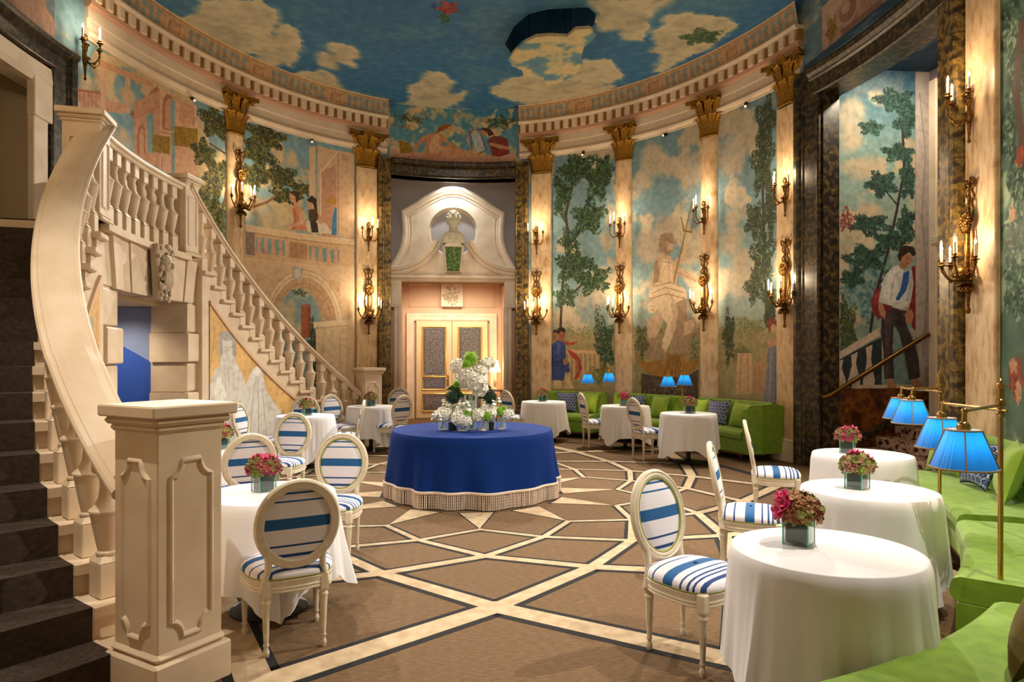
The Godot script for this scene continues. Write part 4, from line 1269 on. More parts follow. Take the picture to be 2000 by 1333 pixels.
func build_entablature() -> void:
	var runs := [[-1.36, -0.30, "trim_1", "left"], [0.25, 1.325, "trim_2", "right"], [1.80, 2.8, "trim_3", "near right"], [-2.8, -1.75, "trim_4", "near left"]]
	for r in runs:
		var cnt := int((r[1] - r[0]) * 34.0)
		var t := thing(r[2], "pinkish cream entablature with coffered cornice, %s side" % r[3], "cornice", Vector3.ZERO, 0.0, "", "structure")
		var mb := MB.new()
		mb.sweep(V2([-0.1, 6.02, 0.03, 6.02, 0.035, 6.05, 0.06, 6.07, 0.08, 6.11, 0.06, 6.15, 0.035, 6.17, 0.03, 6.18, -0.1, 6.18]), arc(r[0], r[1], cnt))
		part("roll_moulding", mb.mesh(), M.pale_plaster, t)
		mb = MB.new()
		mb.sweep(V2([-0.1, 6.18, 0.04, 6.18, 0.04, 6.3, 0.055, 6.31, 0.055, 6.46, -0.1, 6.46]), arc(r[0], r[1], cnt))
		part("frieze", mb.mesh(), M.pale_plaster, t)
		mb = MB.new()
		mb.sweep(V2([-0.1, 6.46, 0.06, 6.46, 0.1, 6.5, 0.11, 6.56, -0.1, 6.56]), arc(r[0], r[1], cnt))
		part("egg_moulding", mb.mesh(), M.rose_moulding, t)
		mb = MB.new()
		mb.sweep(V2([-0.1, 6.56, 0.09, 6.56, 0.09, 6.74, -0.1, 6.74]), arc(r[0], r[1], cnt))
		part("coffer_ground", mb.mesh(), M.coffer_brown, t)
		mb = MB.new()
		mb.sweep(V2([-0.1, 6.74, 0.15, 6.74, 0.17, 6.78, 0.17, 6.8, -0.1, 6.8]), arc(r[0], r[1], cnt))
		part("cornice_shelf", mb.mesh(), M.pale_plaster, t)
		var blocks := int((r[1] - r[0]) * 6.1 / 0.215)
		var bm := MB.new()
		bm.box(Vector3(0, 0, 0), Vector3(0.115, 0.18, 0.06), 0.008)
		var mesh := bm.mesh()
		for i in blocks:
			var ph: float = r[0] + (r[1] - r[0]) * (i + 0.5) / blocks
			part("modillion", mesh, M.pale_plaster, t, wall_frame(ph, 6.65, 0.11))
		# painted parapet band between cornice and sky
		mb = MB.new()
		var p := PackedVector3Array()
		var u := PackedVector2Array()
		for j in 2:
			for i in cnt + 1:
				var ph: float = r[0] + (r[1] - r[0]) * i / cnt
				p.append(E(ph, 0.1 + 0.07 * j, 6.78 + (TOP - 6.78) * j))
				u.append(Vector2((ph - r[0]) * 6.1 / 1.8, 1.0 - j))
		mb.grid(p, cnt + 1, 2, false, false, u)
		part("parapet", mb.mesh(), M.parapet_paint, t)

# ------------------------------------------------------------------ columns
func leaf_mesh(w: float, h: float, curl: float, lift: float) -> MB:
	var mb := MB.new()
	var p := PackedVector3Array()
	for j in 8:
		var t := j / 7.0
		var ww := w * (0.62 + 0.55 * sin(t * 2.6)) * (1.0 - 0.55 * pow(t, 4.0))
		var y := h * (t if t < 0.8 else 0.8 + (t - 0.8) * 0.2 - pow((t - 0.8) / 0.2, 2.0) * 0.1)
		var z := lift * t + curl * pow(t, 3.0)
		for i in 5:
			var u := (i - 2) / 2.0
			var lobe := 1.0 + 0.16 * sin(j * 2.6)
			p.append(Vector3(u * ww * 0.5 * (lobe if absf(u) > 0.9 else 1.0), y, z + 0.02 * (1.0 - u * u) - (0.012 if absf(u) == 0.5 else 0.0)))
	mb.grid(p, 5, 8)
	return mb

func capital(parent: Node3D, rad: float, flat: float, y0: float, h: float) -> void:
	var c := Node3D.new()
	c.name = "capital"
	parent.add_child(c)
	c.position.y = y0
	var mb := MB.new()
	mb.lathe(V2([rad * 0.98, 0, rad * 1.06, 0.02, rad * 0.98, 0.045, rad * 0.95, 0.06, rad * 0.97, h * 0.5, rad * 1.15, h * 0.8, rad * 1.3, h * 0.88]), 16, Transform3D(Basis.from_scale(Vector3(1, 1, flat)), Vector3.ZERO), 50, -PI / 2, PI / 2)
	part("bell", mb.mesh(), M.gilding, c)
	var l1 := leaf_mesh(rad * 0.78, h * 0.58, rad * 0.7, rad * 0.12).mesh()
	var l2 := leaf_mesh(rad * 0.78, h * 1.04, rad * 0.95, rad * 0.25).mesh()
	for k in 5:
		var a := (k - 2) * 0.68
		part("leaf", l1, M.gilding, c, Transform3D(Basis.from_scale(Vector3(1, 1, flat)) * Basis(Vector3.UP, a), Vector3(sin(a) * rad, 0.05, cos(a) * rad * flat)))
	for k in 4:
		var a := (k - 1.5) * 0.7
		part("leaf", l2, M.gilding, c, Transform3D(Basis.from_scale(Vector3(1, 1, flat)) * Basis(Vector3.UP, a), Vector3(sin(a) * rad * 0.98, 0.05, cos(a) * rad * 0.98 * flat)))
	# corner volutes
	for sg in [-1.0, 1.0]:
		mb = MB.new()
		var path := []
		var rr := []
		for k in 22:
			var t := k / 21.0
			if t < 0.45:
				var q := t / 0.45
				path.append(Vector3(sg * rad * (0.35 + 0.95 * q), h * (0.5 + 0.4 * pow(q, 0.6)), flat * rad * (0.9 + 0.5 * q)))
			else:
				var q := (t - 0.45) / 0.55
				var a := PI * 0.5 - q * TAU * 1.1
				var r0 := rad * 0.24 * (1.0 - 0.8 * q)
				path.append(Vector3(sg * (rad * 1.3 + cos(a) * r0), h * 0.9 - rad * 0.24 + sin(a) * r0, flat * rad * (1.4 + 0.1 * q)))
			rr.append(rad * 0.11 * (1.0 - 0.35 * t))
		mb.tube(path, rr, 6)
		part("volute", mb.mesh(), M.gilding, c)
	# abacus with horned corners
	mb = MB.new()
	var poly := []
	for k in 13:
		var t := (k - 6) / 6.0
		poly.append(Vector2(t * rad * 1.95, flat * (rad * 1.2 + rad * 0.85 * t * t)))
	poly.append(Vector2(rad * 1.5, -0.02)); poly.append(Vector2(-rad * 1.5, -0.02))
	mb.prism(poly, h * 0.1, Transform3D(Basis(Vector3(1, 0, 0), Vector3(0, 0, 1), Vector3(0, 1, 0)), Vector3(0, h * 0.9, 0)))
	part("abacus", mb.mesh(), M.gilding, c)
	mb = MB.new()
	for k in 7:
		var a := (k - 3) * 0.42
		var lf := leaf_mesh(rad * 0.16, rad * 0.75, 0.03, 0.02)
		for q in lf.v.size(): lf.v[q] = Basis(Vector3(0, 0, 1), -a) * lf.v[q] + Vector3(0, h * 0.88, flat * rad * 1.3 + 0.02)
		var base := mb.v.size()
		mb.v.append_array(lf.v); mb.n.append_array(lf.n); mb.uv.append_array(lf.uv); mb.col.append_array(lf.col)
		for q in lf.idx: mb.idx.append(q + base)
	part("fleuron", mb.mesh(), M.gilding, c)

func build_column(phi: float, width: float, round_: bool, label: String) -> void:
	var xf := wall_frame(phi, 0.0)
	var t := thing("column" if round_ else "pilaster", label, "column" if round_ else "pilaster")
	t.transform = xf
	var mb := MB.new()
	var rad := width * 0.5
	var flat := 0.5 if round_ else 0.3
	if round_:
		mb.lathe(V2([rad, 0.3, rad, 2.0, rad * 0.97, 4.2, rad * 0.92, 5.66]), 20, Transform3D(Basis.from_scale(Vector3(1, 1, flat)), Vector3.ZERO), 40, -PI / 2, PI / 2)
	else:
		mb.box(Vector3(0, 2.98, 0.03), Vector3(width, 5.36, 0.056), 0.012)
		mb.box(Vector3(-rad + 0.03, 2.98, 0.052), Vector3(0.02, 5.36, 0.016), 0.004)
		mb.box(Vector3(rad - 0.03, 2.98, 0.052), Vector3(0.02, 5.36, 0.016), 0.004)
	part("shaft", mb.mesh(), M.column_marble, t)
	mb = MB.new()
	mb.box(Vector3(0, 0.15, 0.02), Vector3(width * 1.25, 0.3, 0.16), 0.01)
	mb.box(Vector3(0, 0.33, 0.02), Vector3(width * 1.12, 0.06, 0.13), 0.02)
	part("base", mb.mesh(), M.pale_plaster, t)
	capital(t, rad * (0.95 if round_ else 0.98), flat * (1.15 if round_ else 1.4), 5.66, 0.74)

func frame_jamb(t: Node3D, phi0: float, phi1: float, h0: float, h1: float, m: Material, deep := 0.14) -> void:
	# moulded vertical frame lying on the wall between two angles
	var pm := (phi0 + phi1) * 0.5
	var wd := E(phi0).distance_to(E(phi1))
	var f := wall_frame(pm, 0.0)
	var s := -1.0 if E(phi0).distance_to(f * Vector3(-1, 0, 0)) < E(phi0).distance_to(f * Vector3(1, 0, 0)) else 1.0
	# profile runs from phi0 (inner lip) to phi1 (outer lip)
	var prof := V2([0.0, -0.1, 0.0, deep * 0.45, wd * 0.06, deep * 0.55, wd * 0.1, deep * 0.5, wd * 0.55, deep * 0.62, wd * 0.6, deep * 0.75, wd * 0.66, deep * 0.72, wd * 0.72, deep * 0.9, wd * 0.8, deep, wd * 0.92, deep, wd * 0.98, deep * 0.8, wd, deep * 0.4, wd, -0.1])
	var q := []
	for z in prof: q.append(Vector2(s * (wd * 0.5 - z.x) * -1.0 * -1.0, z.y))
	var mb := MB.new()
	var fr := []
	for y in [h0, h1]:
		fr.append(Transform3D(Basis(f.basis.x, f.basis.z, Vector3.UP), f.origin + Vector3(0, y, 0)))
	mb.sweep(q, fr)
	part("jamb", mb.mesh(), m, t)

func build_frames() -> void:
	var lp := V2([-0.34, 0.0, 0.06, 0.0, 0.08, 0.02, 0.07, 0.04, 0.09, 0.18, 0.12, 0.2, 0.1, 0.22, 0.15, 0.26, 0.16, 0.31, 0.14, 0.34, -0.34, 0.34])
	var t := thing("marble_portal", "dark gold marble frame around the far door alcove", "doorway")
	frame_jamb(t, -0.2846, -0.336, 0, 5.93, M.gold_marble)
	frame_jamb(t, 0.2345, 0.2872, 0, 5.93, M.gold_marble)
	var mb := MB.new()
	mb.sweep(lp, arc(-0.2846, 0.2345, 20, 0.0, 5.6))
	part("lintel", mb.mesh(), M.dark_marble, t)
	t = thing("marble_portal", "tall dark gold marble frame of the wide right opening", "doorway")
	frame_jamb(t, 1.385, 1.309, 0, 6.0, M.dark_marble)
	frame_jamb(t, 1.75, 1.822, 0, 6.0, M.gold_marble)
	mb = MB.new()
	var lp2 := []
	for q in lp: lp2.append(Vector2(q.x, q.y * 1.2))
	mb.sweep(lp2, arc(1.36, 1.775, 20, 0.0, 5.6))
	part("lintel", mb.mesh(), M.dark_marble, t)
	t = thing("marble_portal", "dark veined marble frame of the upper left doorway", "doorway")
	frame_jamb(t, -1.468, -1.404, 3.03, 5.66, M.dark_marble)
	mb = MB.new()
	mb.sweep(lp, arc(-1.72, -1.404, 20, 0.0, 5.32))
	part("lintel", mb.mesh(), M.dark_marble, t)
	# cream door surround inside it
	t = thing("door_surround", "shadowed cream eared surround of the upper left doorway", "doorway")
	mb = MB.new()
	var f := wall_frame(-1.497, 0.0)
	mb.box(f * Vector3(0, 4.05, 0.02), Vector3(0.08, 2.05, 0.3), 0.01)
	mb.box(f * Vector3(0.04, 4.85, 0.03), Vector3(0.1, 0.5, 0.42), 0.01)
	part("jamb", mb.mesh(), M.pale_plaster, t)
	mb = MB.new()
	mb.sweep(V2([-0.2, 5.02, 0.06, 5.02, 0.09, 5.1, 0.07, 5.28, -0.2, 5.28]), arc(-1.7, -1.47, 10))
	part("head", mb.mesh(), M.pale_plaster, t)

# ------------------------------------------------------------------ right opening with its short stair
func build_right_opening() -> void:
	# far side wall of the recess, perpendicular to the oval
	var y1 := 6.0
	var mb := MB.new()
	mb.box(Vector3(5.38, 3.0, -1.36), Vector3(0.25, 6.0, 0.24), 0.0)
	single("wall_recess_reveal", mb.mesh(), M.dark_marble, "dark marbled reveal of the right opening", "wall", "structure")
	mb = MB.new()
	var q := [P(5.5, 1.33, 0.0), P(7.0, 1.33, 0.0), P(7.0, 1.33, y1), P(5.5, 1.33, y1)]
	mb.quad(q[0], q[3], q[2], q[1], Vector2(0, 1), Vector2(0, 0), Vector2(1, 0), Vector2(1, 1))
	mb.box(Vector3(6.25, 3.0, -1.45), Vector3(1.5, 6.0, 0.2))
	single("wall_recess_far", mb.mesh(), M.mural_recess, "recess wall painted with a tree and a leaning man in a white shirt", "wall", "structure")
	mb = MB.new()
	mb.box(Vector3(7.1, 3.0, 0.0), Vector3(0.2, 6.2, 4.0))
	single("wall_recess_back", mb.mesh(), M.lavender_door, "lavender grey back wall of the right recess", "wall", "structure")
	mb = MB.new()
	mb.box(Vector3(6.2, 3.0, 1.45), Vector3(1.8, 6.0, 0.2))
	single("wall_recess_near", mb.mesh(), M.plain_wall, "near side wall of the right recess", "wall", "structure")
	mb = MB.new()
	mb.box(Vector3(6.4, 6.06, 0), Vector3(2.5, 0.12, 3.2))
	single("ceiling_recess", mb.mesh(), M.mural_soffit, "night blue painted soffit of the right recess", "ceiling", "structure")
	mb = MB.new()
	mb.box(Vector3(6.4, -0.05, 0), Vector3(2.5, 0.1, 3.2))
	single("floor_recess", mb.mesh(), M.carpet_brown, "carpeted floor of the right recess", "floor", "structure")
	# door casing on the back wall
	var t := thing("recess_doorway", "lavender panelled door casing at the back of the right recess", "doorway")
	mb = MB.new()
	mb.box(Vector3(6.95, 2.9, -1.12), Vector3(0.12, 5.8, 0.16), 0.01)
	mb.box(Vector3(6.97, 4.6, -0.8), Vector3(0.06, 1.1, 0.42), 0.02)
	mb.box(Vector3(6.95, 3.4, -0.85), Vector3(0.14, 0.14, 0.6), 0.02)
	part("casing", mb.mesh(), M.pale_plaster, t)
	# wainscot and steps
	t = thing("marble_stair", "short flight of breccia marble steps rising into the right recess", "steps")
	for k in 5:
		mb = MB.new()
		mb.box(Vector3(5.45 + 0.15 * k * 2.0 + (1.55 - 0.3 * k) * 0.5, 0.08 + 0.16 * k, 0.05), Vector3(1.55 - 0.3 * k, 0.16, 2.5), 0.012)
		part("step", mb.mesh(), M.breccia, t)
	t = thing("wainscot", "brown veined marble wainscot below the painted recess wall", "wainscot")
	mb = MB.new()
	mb.prism(V2([5.5, 0.0, 6.99, 0.0, 6.99, 1.19, 5.5, 1.19]), 0.05, Transform3D(Basis(), Vector3(0, 0, -1.32)))
	part("panel", mb.mesh(), M.brown_marble, t)
	mb = MB.new()
	mb.prism(V2([5.5, 0.2, 6.99, 0.95, 6.99, 1.07, 5.5, 0.34]), 0.03, Transform3D(Basis(), Vector3(0, 0, -1.27)))
	part("skirting", mb.mesh(), M.dark_marble, t)
	t = thing("stair_handrail", "dark brass handrail rising along the painted recess wall", "handrail")
	mb = MB.new()
	mb.tube([P(5.22, 1.2, 1.06), P(5.3, 1.16, 1.09), P(6.8, 1.16, 1.97), P(6.88, 1.18, 2.0)], 0.035, 8)
	part("rail", mb.mesh(), M.brass_dark, t)
	for s in [5.65, 6.6]:
		mb = MB.new()
		var y: float = 1.09 + (s - 5.3) * 0.5867
		mb.tube([P(s, 1.18, y - 0.03), P(s, 1.2, y - 0.1), P(s, 1.32, y - 0.12)], 0.012, 6)
		part("bracket", mb.mesh(), M.brass_dark, t)

# ------------------------------------------------------------------ the double curved stair
const RISE := 0.178
const STEPS := 17
const LAND := 3.026

func inner_phi(w: float) -> float:
	return -acos(clampf(w / IB, -1.0, 1.0))

var stair_phi := []      # far flight: boundaries from the foot (index 0) to the landing (index STEPS)

func make_stair_phi() -> void:
	# equal arc lengths between w = 4.62 and w = 1.15 on the inner oval
	var n := 400
	var p0 := inner_phi(4.62)
	var p1 := inner_phi(1.15)
	var acc := [0.0]
	for i in n:
		var a := E(p0 + (p1 - p0) * i / n, 0, 0, IA, IB)
		var b := E(p0 + (p1 - p0) * (i + 1) / n, 0, 0, IA, IB)
		acc.append(acc[i] + a.distance_to(b))
	for k in STEPS + 1:
		var want: float = acc[n] * k / STEPS
		var j := 0
		while j < n and acc[j + 1] < want: j += 1
		stair_phi.append(p0 + (p1 - p0) * minf(1.0, (j + 0.0) / n))

func side(phi: float, near: bool) -> float:
	return -PI - phi if near else phi

func baluster_parts() -> Array:
	var lo := MB.new()
	lo.box(Vector3(0, 0.1, 0), Vector3(0.145, 0.2, 0.145), 0.008)
	# sloped plinth cap
	for k in 4:
		var b := Basis(Vector3.UP, k * PI / 2)
		lo.quad(b * Vector3(-0.0725, 0.2, 0.0725), b * Vector3(-0.05, 0.235, 0.05), b * Vector3(0.05, 0.235, 0.05), b * Vector3(0.0725, 0.2, 0.0725))
	var bd := MB.new()
	bd.lathe(V2([0.0, 0.225, 0.045, 0.23, 0.06, 0.238, 0.06, 0.25, 0.052, 0.26, 0.062, 0.31, 0.08, 0.41, 0.091, 0.475, 0.098, 0.48, 0.098, 0.49, 0.07, 0.515, 0.048, 0.56, 0.041, 0.62, 0.042, 0.66, 0.055, 0.69, 0.055, 0.7]), 14)
	var up := MB.new()
	up.box(Vector3(0, 0.77, 0), Vector3(0.13, 0.15, 0.13), 0.01)
	return [lo.mesh(), bd.mesh(), up.mesh()]

var bal := []

func add_baluster(parent: Node3D, at: Transform3D, stretch := 1.0) -> void:
	var b := Node3D.new()
	b.name = "baluster"
	parent.add_child(b, true)
	b.transform = at * Transform3D(Basis.from_scale(Vector3(1, stretch, 1)), Vector3.ZERO)
	part("plinth", bal[0], M.cream_plaster, b)
	part("vase_body", bal[1], M.cream_plaster, b)
	part("top_block", bal[2], M.cream_plaster, b)

func scallop_panel(w: float, h: float) -> Array:
	# tall panel outline with stepped, scooped corners
	var r := w * 0.28
	var out := []
	var c := [Vector2(w / 2, h / 2), Vector2(-w / 2, h / 2), Vector2(-w / 2, -h / 2), Vector2(w / 2, -h / 2)]
	for k in 4:
		var q: Vector2 = c[k]
		for i in 6:
			var a := i / 5.0 * PI / 2
			# concave scoop round the corner point
			var dx := -signf(q.x) * r * (cos(a) if k % 2 == 1 else sin(a))
			var dy := -signf(q.y) * r * 1.3 * (sin(a) if k % 2 == 1 else cos(a))
			out.append(Vector2(q.x + dx, q.y + dy))
	return out

func ring_mould(mb: MB, loop: Array, half: float, thick: float, xf: Transform3D) -> void:
	# moulding along a closed outline in the xy plane of xf
	var n := loop.size()
	var fr := []
	for k in n + 1:
		var p: Vector2 = loop[k % n]
		var d: Vector2 = (loop[(k + 1) % n] - loop[(k - 1 + n) % n]).normalized()
		fr.append(xf * Transform3D(Basis(Vector3(-d.y, d.x, 0), Vector3(0, 0, 1), Vector3(d.x, d.y, 0)), Vector3(p.x, p.y, 0)))
	mb.sweep(V2([-half, 0, -half * 0.5, thick * 0.7, 0, thick, half * 0.5, thick * 0.7, half, 0]), fr, false, false)

func newel(parent: Node3D, called: String, xf: Transform3D, wd: float, h: float, base_h: float, scooped: bool) -> void:
	var nw := Node3D.new()
	nw.name = called
	parent.add_child(nw, true)
	nw.transform = xf
	var mb := MB.new()
	mb.box(Vector3(0, h * 0.5, 0), Vector3(wd, h, wd), 0.006)
	part("post", mb.mesh(), M.cream_plaster, nw)
	mb = MB.new()
	mb.box(Vector3(0, base_h * 0.5, 0), Vector3(wd * 1.2, base_h, wd * 1.2), 0.012)
	mb.box(Vector3(0, base_h + 0.02, 0), Vector3(wd * 1.1, 0.045, wd * 1.1), 0.02)
	part("base", mb.mesh(), M.cream_plaster, nw)
	mb = MB.new()
	mb.box(Vector3(0, h - 0.115, 0), Vector3(wd * 1.1, 0.04, wd * 1.1), 0.015)
	mb.box(Vector3(0, h - 0.08, 0), Vector3(wd * 1.22, 0.04, wd * 1.22), 0.018)
	mb.box(Vector3(0, h - 0.03, 0), Vector3(wd * 1.32, 0.06, wd * 1.32), 0.008)
	part("cap", mb.mesh(), M.cream_plaster, nw)
	for k in 4:
		mb = MB.new()
		var ph := h - base_h - 0.3
		var f := Transform3D(Basis(Vector3.UP, k * PI / 2), Vector3.ZERO) * Transform3D(Basis(), Vector3(0, base_h + 0.06 + ph * 0.5, wd * 0.5))
		var loop := scallop_panel(wd * 0.62, ph * 0.92) if scooped else [Vector2(wd * 0.3, ph * 0.44), Vector2(-wd * 0.3, ph * 0.44), Vector2(-wd * 0.3, -ph * 0.44), Vector2(wd * 0.3, -ph * 0.44)]
		ring_mould(mb, loop, 0.018, 0.014, f)
		part("panel_moulding", mb.mesh(), M.cream_plaster, nw)

func rail_profile(k := 1.0) -> Array:
	var half := V2([0.08, 0.0, 0.095, 0.01, 0.1, 0.035, 0.104, 0.04, 0.122, 0.046, 0.13, 0.06, 0.13, 0.078, 0.12, 0.092, 0.098, 0.098, 0.094, 0.104, 0.06, 0.118, 0.02, 0.124])
	var r := []
	for q in half: r.append(Vector2(q.x * k, q.y))
	for i in half.size():
		var q: Vector2 = half[half.size() - 1 - i]
		r.append(Vector2(-q.x * k, q.y))
	return r

func build_flight(near: bool) -> void:
	var t := thing("curved_staircase", ("near curved stair flight with dark brown carpet and heavy cream balustrade" if near else "far curved stair flight descending to the marble framed doors"), "staircase")
	for k in STEPS - 1:
		var y := RISE * (k + 1)
		var a := side(stair_phi[k], near)
		var b := side(stair_phi[k + 1], near)
		var mb := MB.new()
		mb.sweep(rect(0.0, 0.0, -1.57, y), arc(a, b, 3, -0.05, 0, IA, IB))
		part("step", mb.mesh(), M.cream_plaster, t)
		# carpet over tread and riser
		var sg := signf(b - a)
		mb = MB.new()
		mb.sweep(rect(-0.24, y - RISE + 0.01, -1.56, y + 0.014), arc(a - sg * 0.006, b, 3, -0.05, 0, IA, IB))
		part("carpet_tread", mb.mesh(), M.stair_carpet, t)
		mb = MB.new()
		mb.sweep(V2([-0.24, y - 0.045, 0.03, y - 0.045, 0.05, y - 0.03, 0.05, y + 0.002, 0.04, y + 0.012, -0.24, y + 0.012]), arc(a - sg * 0.012, b, 3, -0.05, 0, IA, IB))
		part("nosing", mb.mesh(), M.cream_plaster, t)
		if k >= 1 or not near:
			var pm := (a + b) * 0.5
			add_baluster(t, Transform3D(wall_frame(pm, 0, 0, IA, IB).basis, E(pm, -0.15, y + 0.012, IA, IB)), 0.97)
	# handrail
	var mb := MB.new()
	var fr := []
	var cnt := 60
	for i in cnt + 1:
		var q := i / float(cnt)
		var kk := q * STEPS
		var lo := mini(int(kk), STEPS - 1)
		var ph: float = lerpf(stair_phi[lo], stair_phi[lo + 1], kk - lo)
		var y := RISE * (kk + 0.55) + 0.80
		if near and q < 0.22: y += 0.02
		var f := wall_frame(side(ph, near), 0, 0, IA, IB)
		var x := f.basis.z
		fr.append(Transform3D(Basis(x, Vector3.UP, x.cross(Vector3.UP)), E(side(ph, near), -0.15, minf(y, LAND + 0.9), IA, IB)))
	mb.sweep(rail_profile(1.15 if near else 0.8), fr)
	part("handrail", mb.mesh(), M.cream_plaster, t)
	# foot newel and landing newel
	var fp := side(inner_phi(4.72), near)
	var xf := wall_frame(fp, 0.0, -0.1, IA, IB)
	newel(t, "newel_post", xf, 0.36, 1.45, 0.2, true)
	var lp := side(inner_phi(1.2), near)
	xf = wall_frame(lp, LAND, -0.25, IA, IB)
	newel(t, "newel_post", xf, 0.33, 1.08, 0.04, false)
	# painted panel on the side wall below the rake
	mb = MB.new()
	var p := PackedVector3Array()
	var u := PackedVector2Array()
	var n := 40
	for j in 2:
		for i in n + 1:
			var w := 1.56 + (4.3 - 1.56) * i / n
			var top := maxf(0.06, 2.35 - (w - 1.64) * 0.77)
			p.append(E(side(inner_phi(w), near), -0.038, 0.0 if j == 0 else top, IA, IB))
			u.append(Vector2((w - 1.5) / 3.0, 1.0 - (0.0 if j == 0 else top) / 2.5))
	mb.grid(p, n + 1, 2, false, false, u)
	part("painted_panel", mb.mesh(), M.mural_panel, t)
	mb = MB.new()
	fr = []
	for i in n + 1:
		var w := 1.56 + (4.3 - 1.56) * i / n
		var top := maxf(0.06, 2.35 - (w - 1.64) * 0.77)
		var f := wall_frame(side(inner_phi(w), near), 0, 0, IA, IB)
		var x := f.basis.z
		fr.append(Transform3D(Basis(x, Vector3.UP, x.cross(Vector3.UP)), E(side(inner_phi(w), near), -0.05, top, IA, IB)))
	mb.sweep(rect(-0.02, 0.0, 0.03, 0.05), fr)
	part("rake_moulding", mb.mesh(), M.pink_plaster, t)

func build_landing() -> void:
	var t := thing("stair_landing", "cream landing bridge with balustrade above the small blue doorway", "landing")
	var a := inner_phi(1.15)
	var b := inner_phi(-1.15)
	var mb := MB.new()
	mb.sweep(rect(-0.14, LAND - 0.2, -1.72, LAND), arc(a, b, 16, 0, 0, IA, IB))
	part("landing_slab", mb.mesh(), M.cream_plaster, t)
	mb = MB.new()
	mb.sweep(rect(-0.4, LAND, -1.72, LAND + 0.014), arc(a, b, 16, 0, 0, IA, IB))
	part("carpet", mb.mesh(), M.stair_carpet, t)
	mb = MB.new()
	mb.sweep(V2([-0.2, LAND - 0.06, -0.06, LAND - 0.06, -0.06, LAND + 0.02, -0.2, LAND + 0.02]), arc(a, b, 16, 0, 0, IA, IB))
	part("edge_moulding", mb.mesh(), M.cream_plaster, t)
	# lintel of wedge shaped stones over the opening
	var w0 := -0.7
	var w1 := 1.15
	var stones := 9
	for k in stones:
		if k == 4: continue
		var wa := w0 - 0.1 + (w1 - w0 + 0.2) * k / stones
		var wb := w0 - 0.1 + (w1 - w0 + 0.2) * (k + 1) / stones
		var lean0 := (k - 4.5) * 0.025
		var lean1 := (k - 3.5) * 0.025
		mb = MB.new()
		var dd := -0.1 - 0.015 * (k % 2)
		var q := []
		for z in [[wa + 0.008, 2.4], [wb - 0.008, 2.4], [wb + lean1 - 0.008, LAND - 0.06], [wa + lean0 + 0.008, LAND - 0.06]]:
			q.append([z[0], z[1]])
		var fr := []
		for e in 2:
			var row := []
			for z in q: row.append(E(inner_phi(z[0]), dd if e == 0 else -0.6, z[1], IA, IB))
			fr.append(row)
		mb.quad(fr[0][0], fr[0][3], fr[0][2], fr[0][1])
		mb.quad(fr[1][0], fr[1][1], fr[1][2], fr[1][3])
		for e in 4:
			mb.quad(fr[0][e], fr[0][(e + 1) % 4], fr[1][(e + 1) % 4], fr[1][e])
		part("voussoir", mb.mesh(), M.cream_plaster, t)
	mb = MB.new()
	mb.sweep(rect(-0.14, 2.42, -0.58, LAND - 0.1), arc(inner_phi(1.5), inner_phi(-1.15), 16, 0, 0, IA, IB))
	part("lintel_core", mb.mesh(), M.cream_plaster, t)
	# quoined piers
	for pr in [[-1.12, -0.7], [1.15, 1.52]]:
		for k in 6:
			var y0 := 0.4 * k
			var tall := 0.385
			var deep := -0.10 if k % 2 == 0 else -0.14
			var ext := 0.05 if k % 2 == 0 else 0.0
			mb = MB.new()
			var wa: float = pr[0] - (ext if pr[0] > 0 else 0.0)
			var wb: float = pr[1] + (ext if pr[0] < 0 else 0.0)
			mb.sweep(V2([deep, y0, deep + 0.015, y0 + 0.015, deep + 0.015, y0 + tall - 0.015, deep, y0 + tall, -0.62, y0 + tall, -0.62, y0]), arc(inner_phi(wa), inner_phi(wb), 4, 0, 0, IA, IB))
			part("quoin_block", mb.mesh(), M.cream_plaster, t)
		mb = MB.new()
		mb.sweep(rect(-0.16, 0, -0.64, 2.42), arc(inner_phi(pr[0] + 0.01), inner_phi(pr[1] - 0.01), 4, 0, 0, IA, IB))
		part("pier_core", mb.mesh(), M.cream_plaster, t)
	# carved mask keystone
	var ks := Node3D.new()
	ks.name = "carved_keystone"
	t.add_child(ks)
	ks.transform = wall_frame(inner_phi(0.3), 2.36, -0.09, IA, IB).scaled_local(Vector3(1.25, 1.08, 1.1))
	mb = MB.new()
	mb.prism(V2([-0.09, 0.0, 0.09, 0.0, 0.15, 0.62, -0.15, 0.62]), 0.08, Transform3D(), 0.02)
	part("block", mb.mesh(), M.carved_stone, ks)
	mb = MB.new()
	rng.seed = 77
	for k in 70:
		var y := rng.randf_range(0.0, 0.62)
		var wv := 0.10 + 0.09 * y / 0.62
		var x := rng.randf_range(-wv, wv)
		var r := rng.randf_range(0.014, 0.03)
		mb.ball(Vector3(x, y, 0.08 + 0.05 * (1.0 - absf(x) / 0.2) * sin(y * 5.0)), Vector3(r, r * rng.randf_range(0.8, 1.8), r), 6, 4)
	tag(part("foliage_carving", mb.mesh(), M.carved_stone, ks), "", "", "", "stuff")
	mb = MB.new()
	mb.ball(Vector3(0, 0.4, 0.1), Vector3(0.085, 0.12, 0.07), 12, 8)
	mb.ball(Vector3(0, 0.39, 0.17), Vector3(0.018, 0.04, 0.025), 6, 5)
	mb.ball(Vector3(-0.035, 0.42, 0.155), Vector3(0.018, 0.01, 0.012), 6, 4)
	mb.ball(Vector3(0.035, 0.42, 0.155), Vector3(0.018, 0.01, 0.012), 6, 4)
	for k in 8:
		var x := (k - 3.5) * 0.022
		mb.tube([Vector3(x * 0.8, 0.32, 0.13), Vector3(x, 0.2, 0.13), Vector3(x * 0.6, 0.06 + absf(x), 0.1)], [0.018, 0.016, 0.006], 5)
	part("mask", mb.mesh(), M.carved_stone, ks)
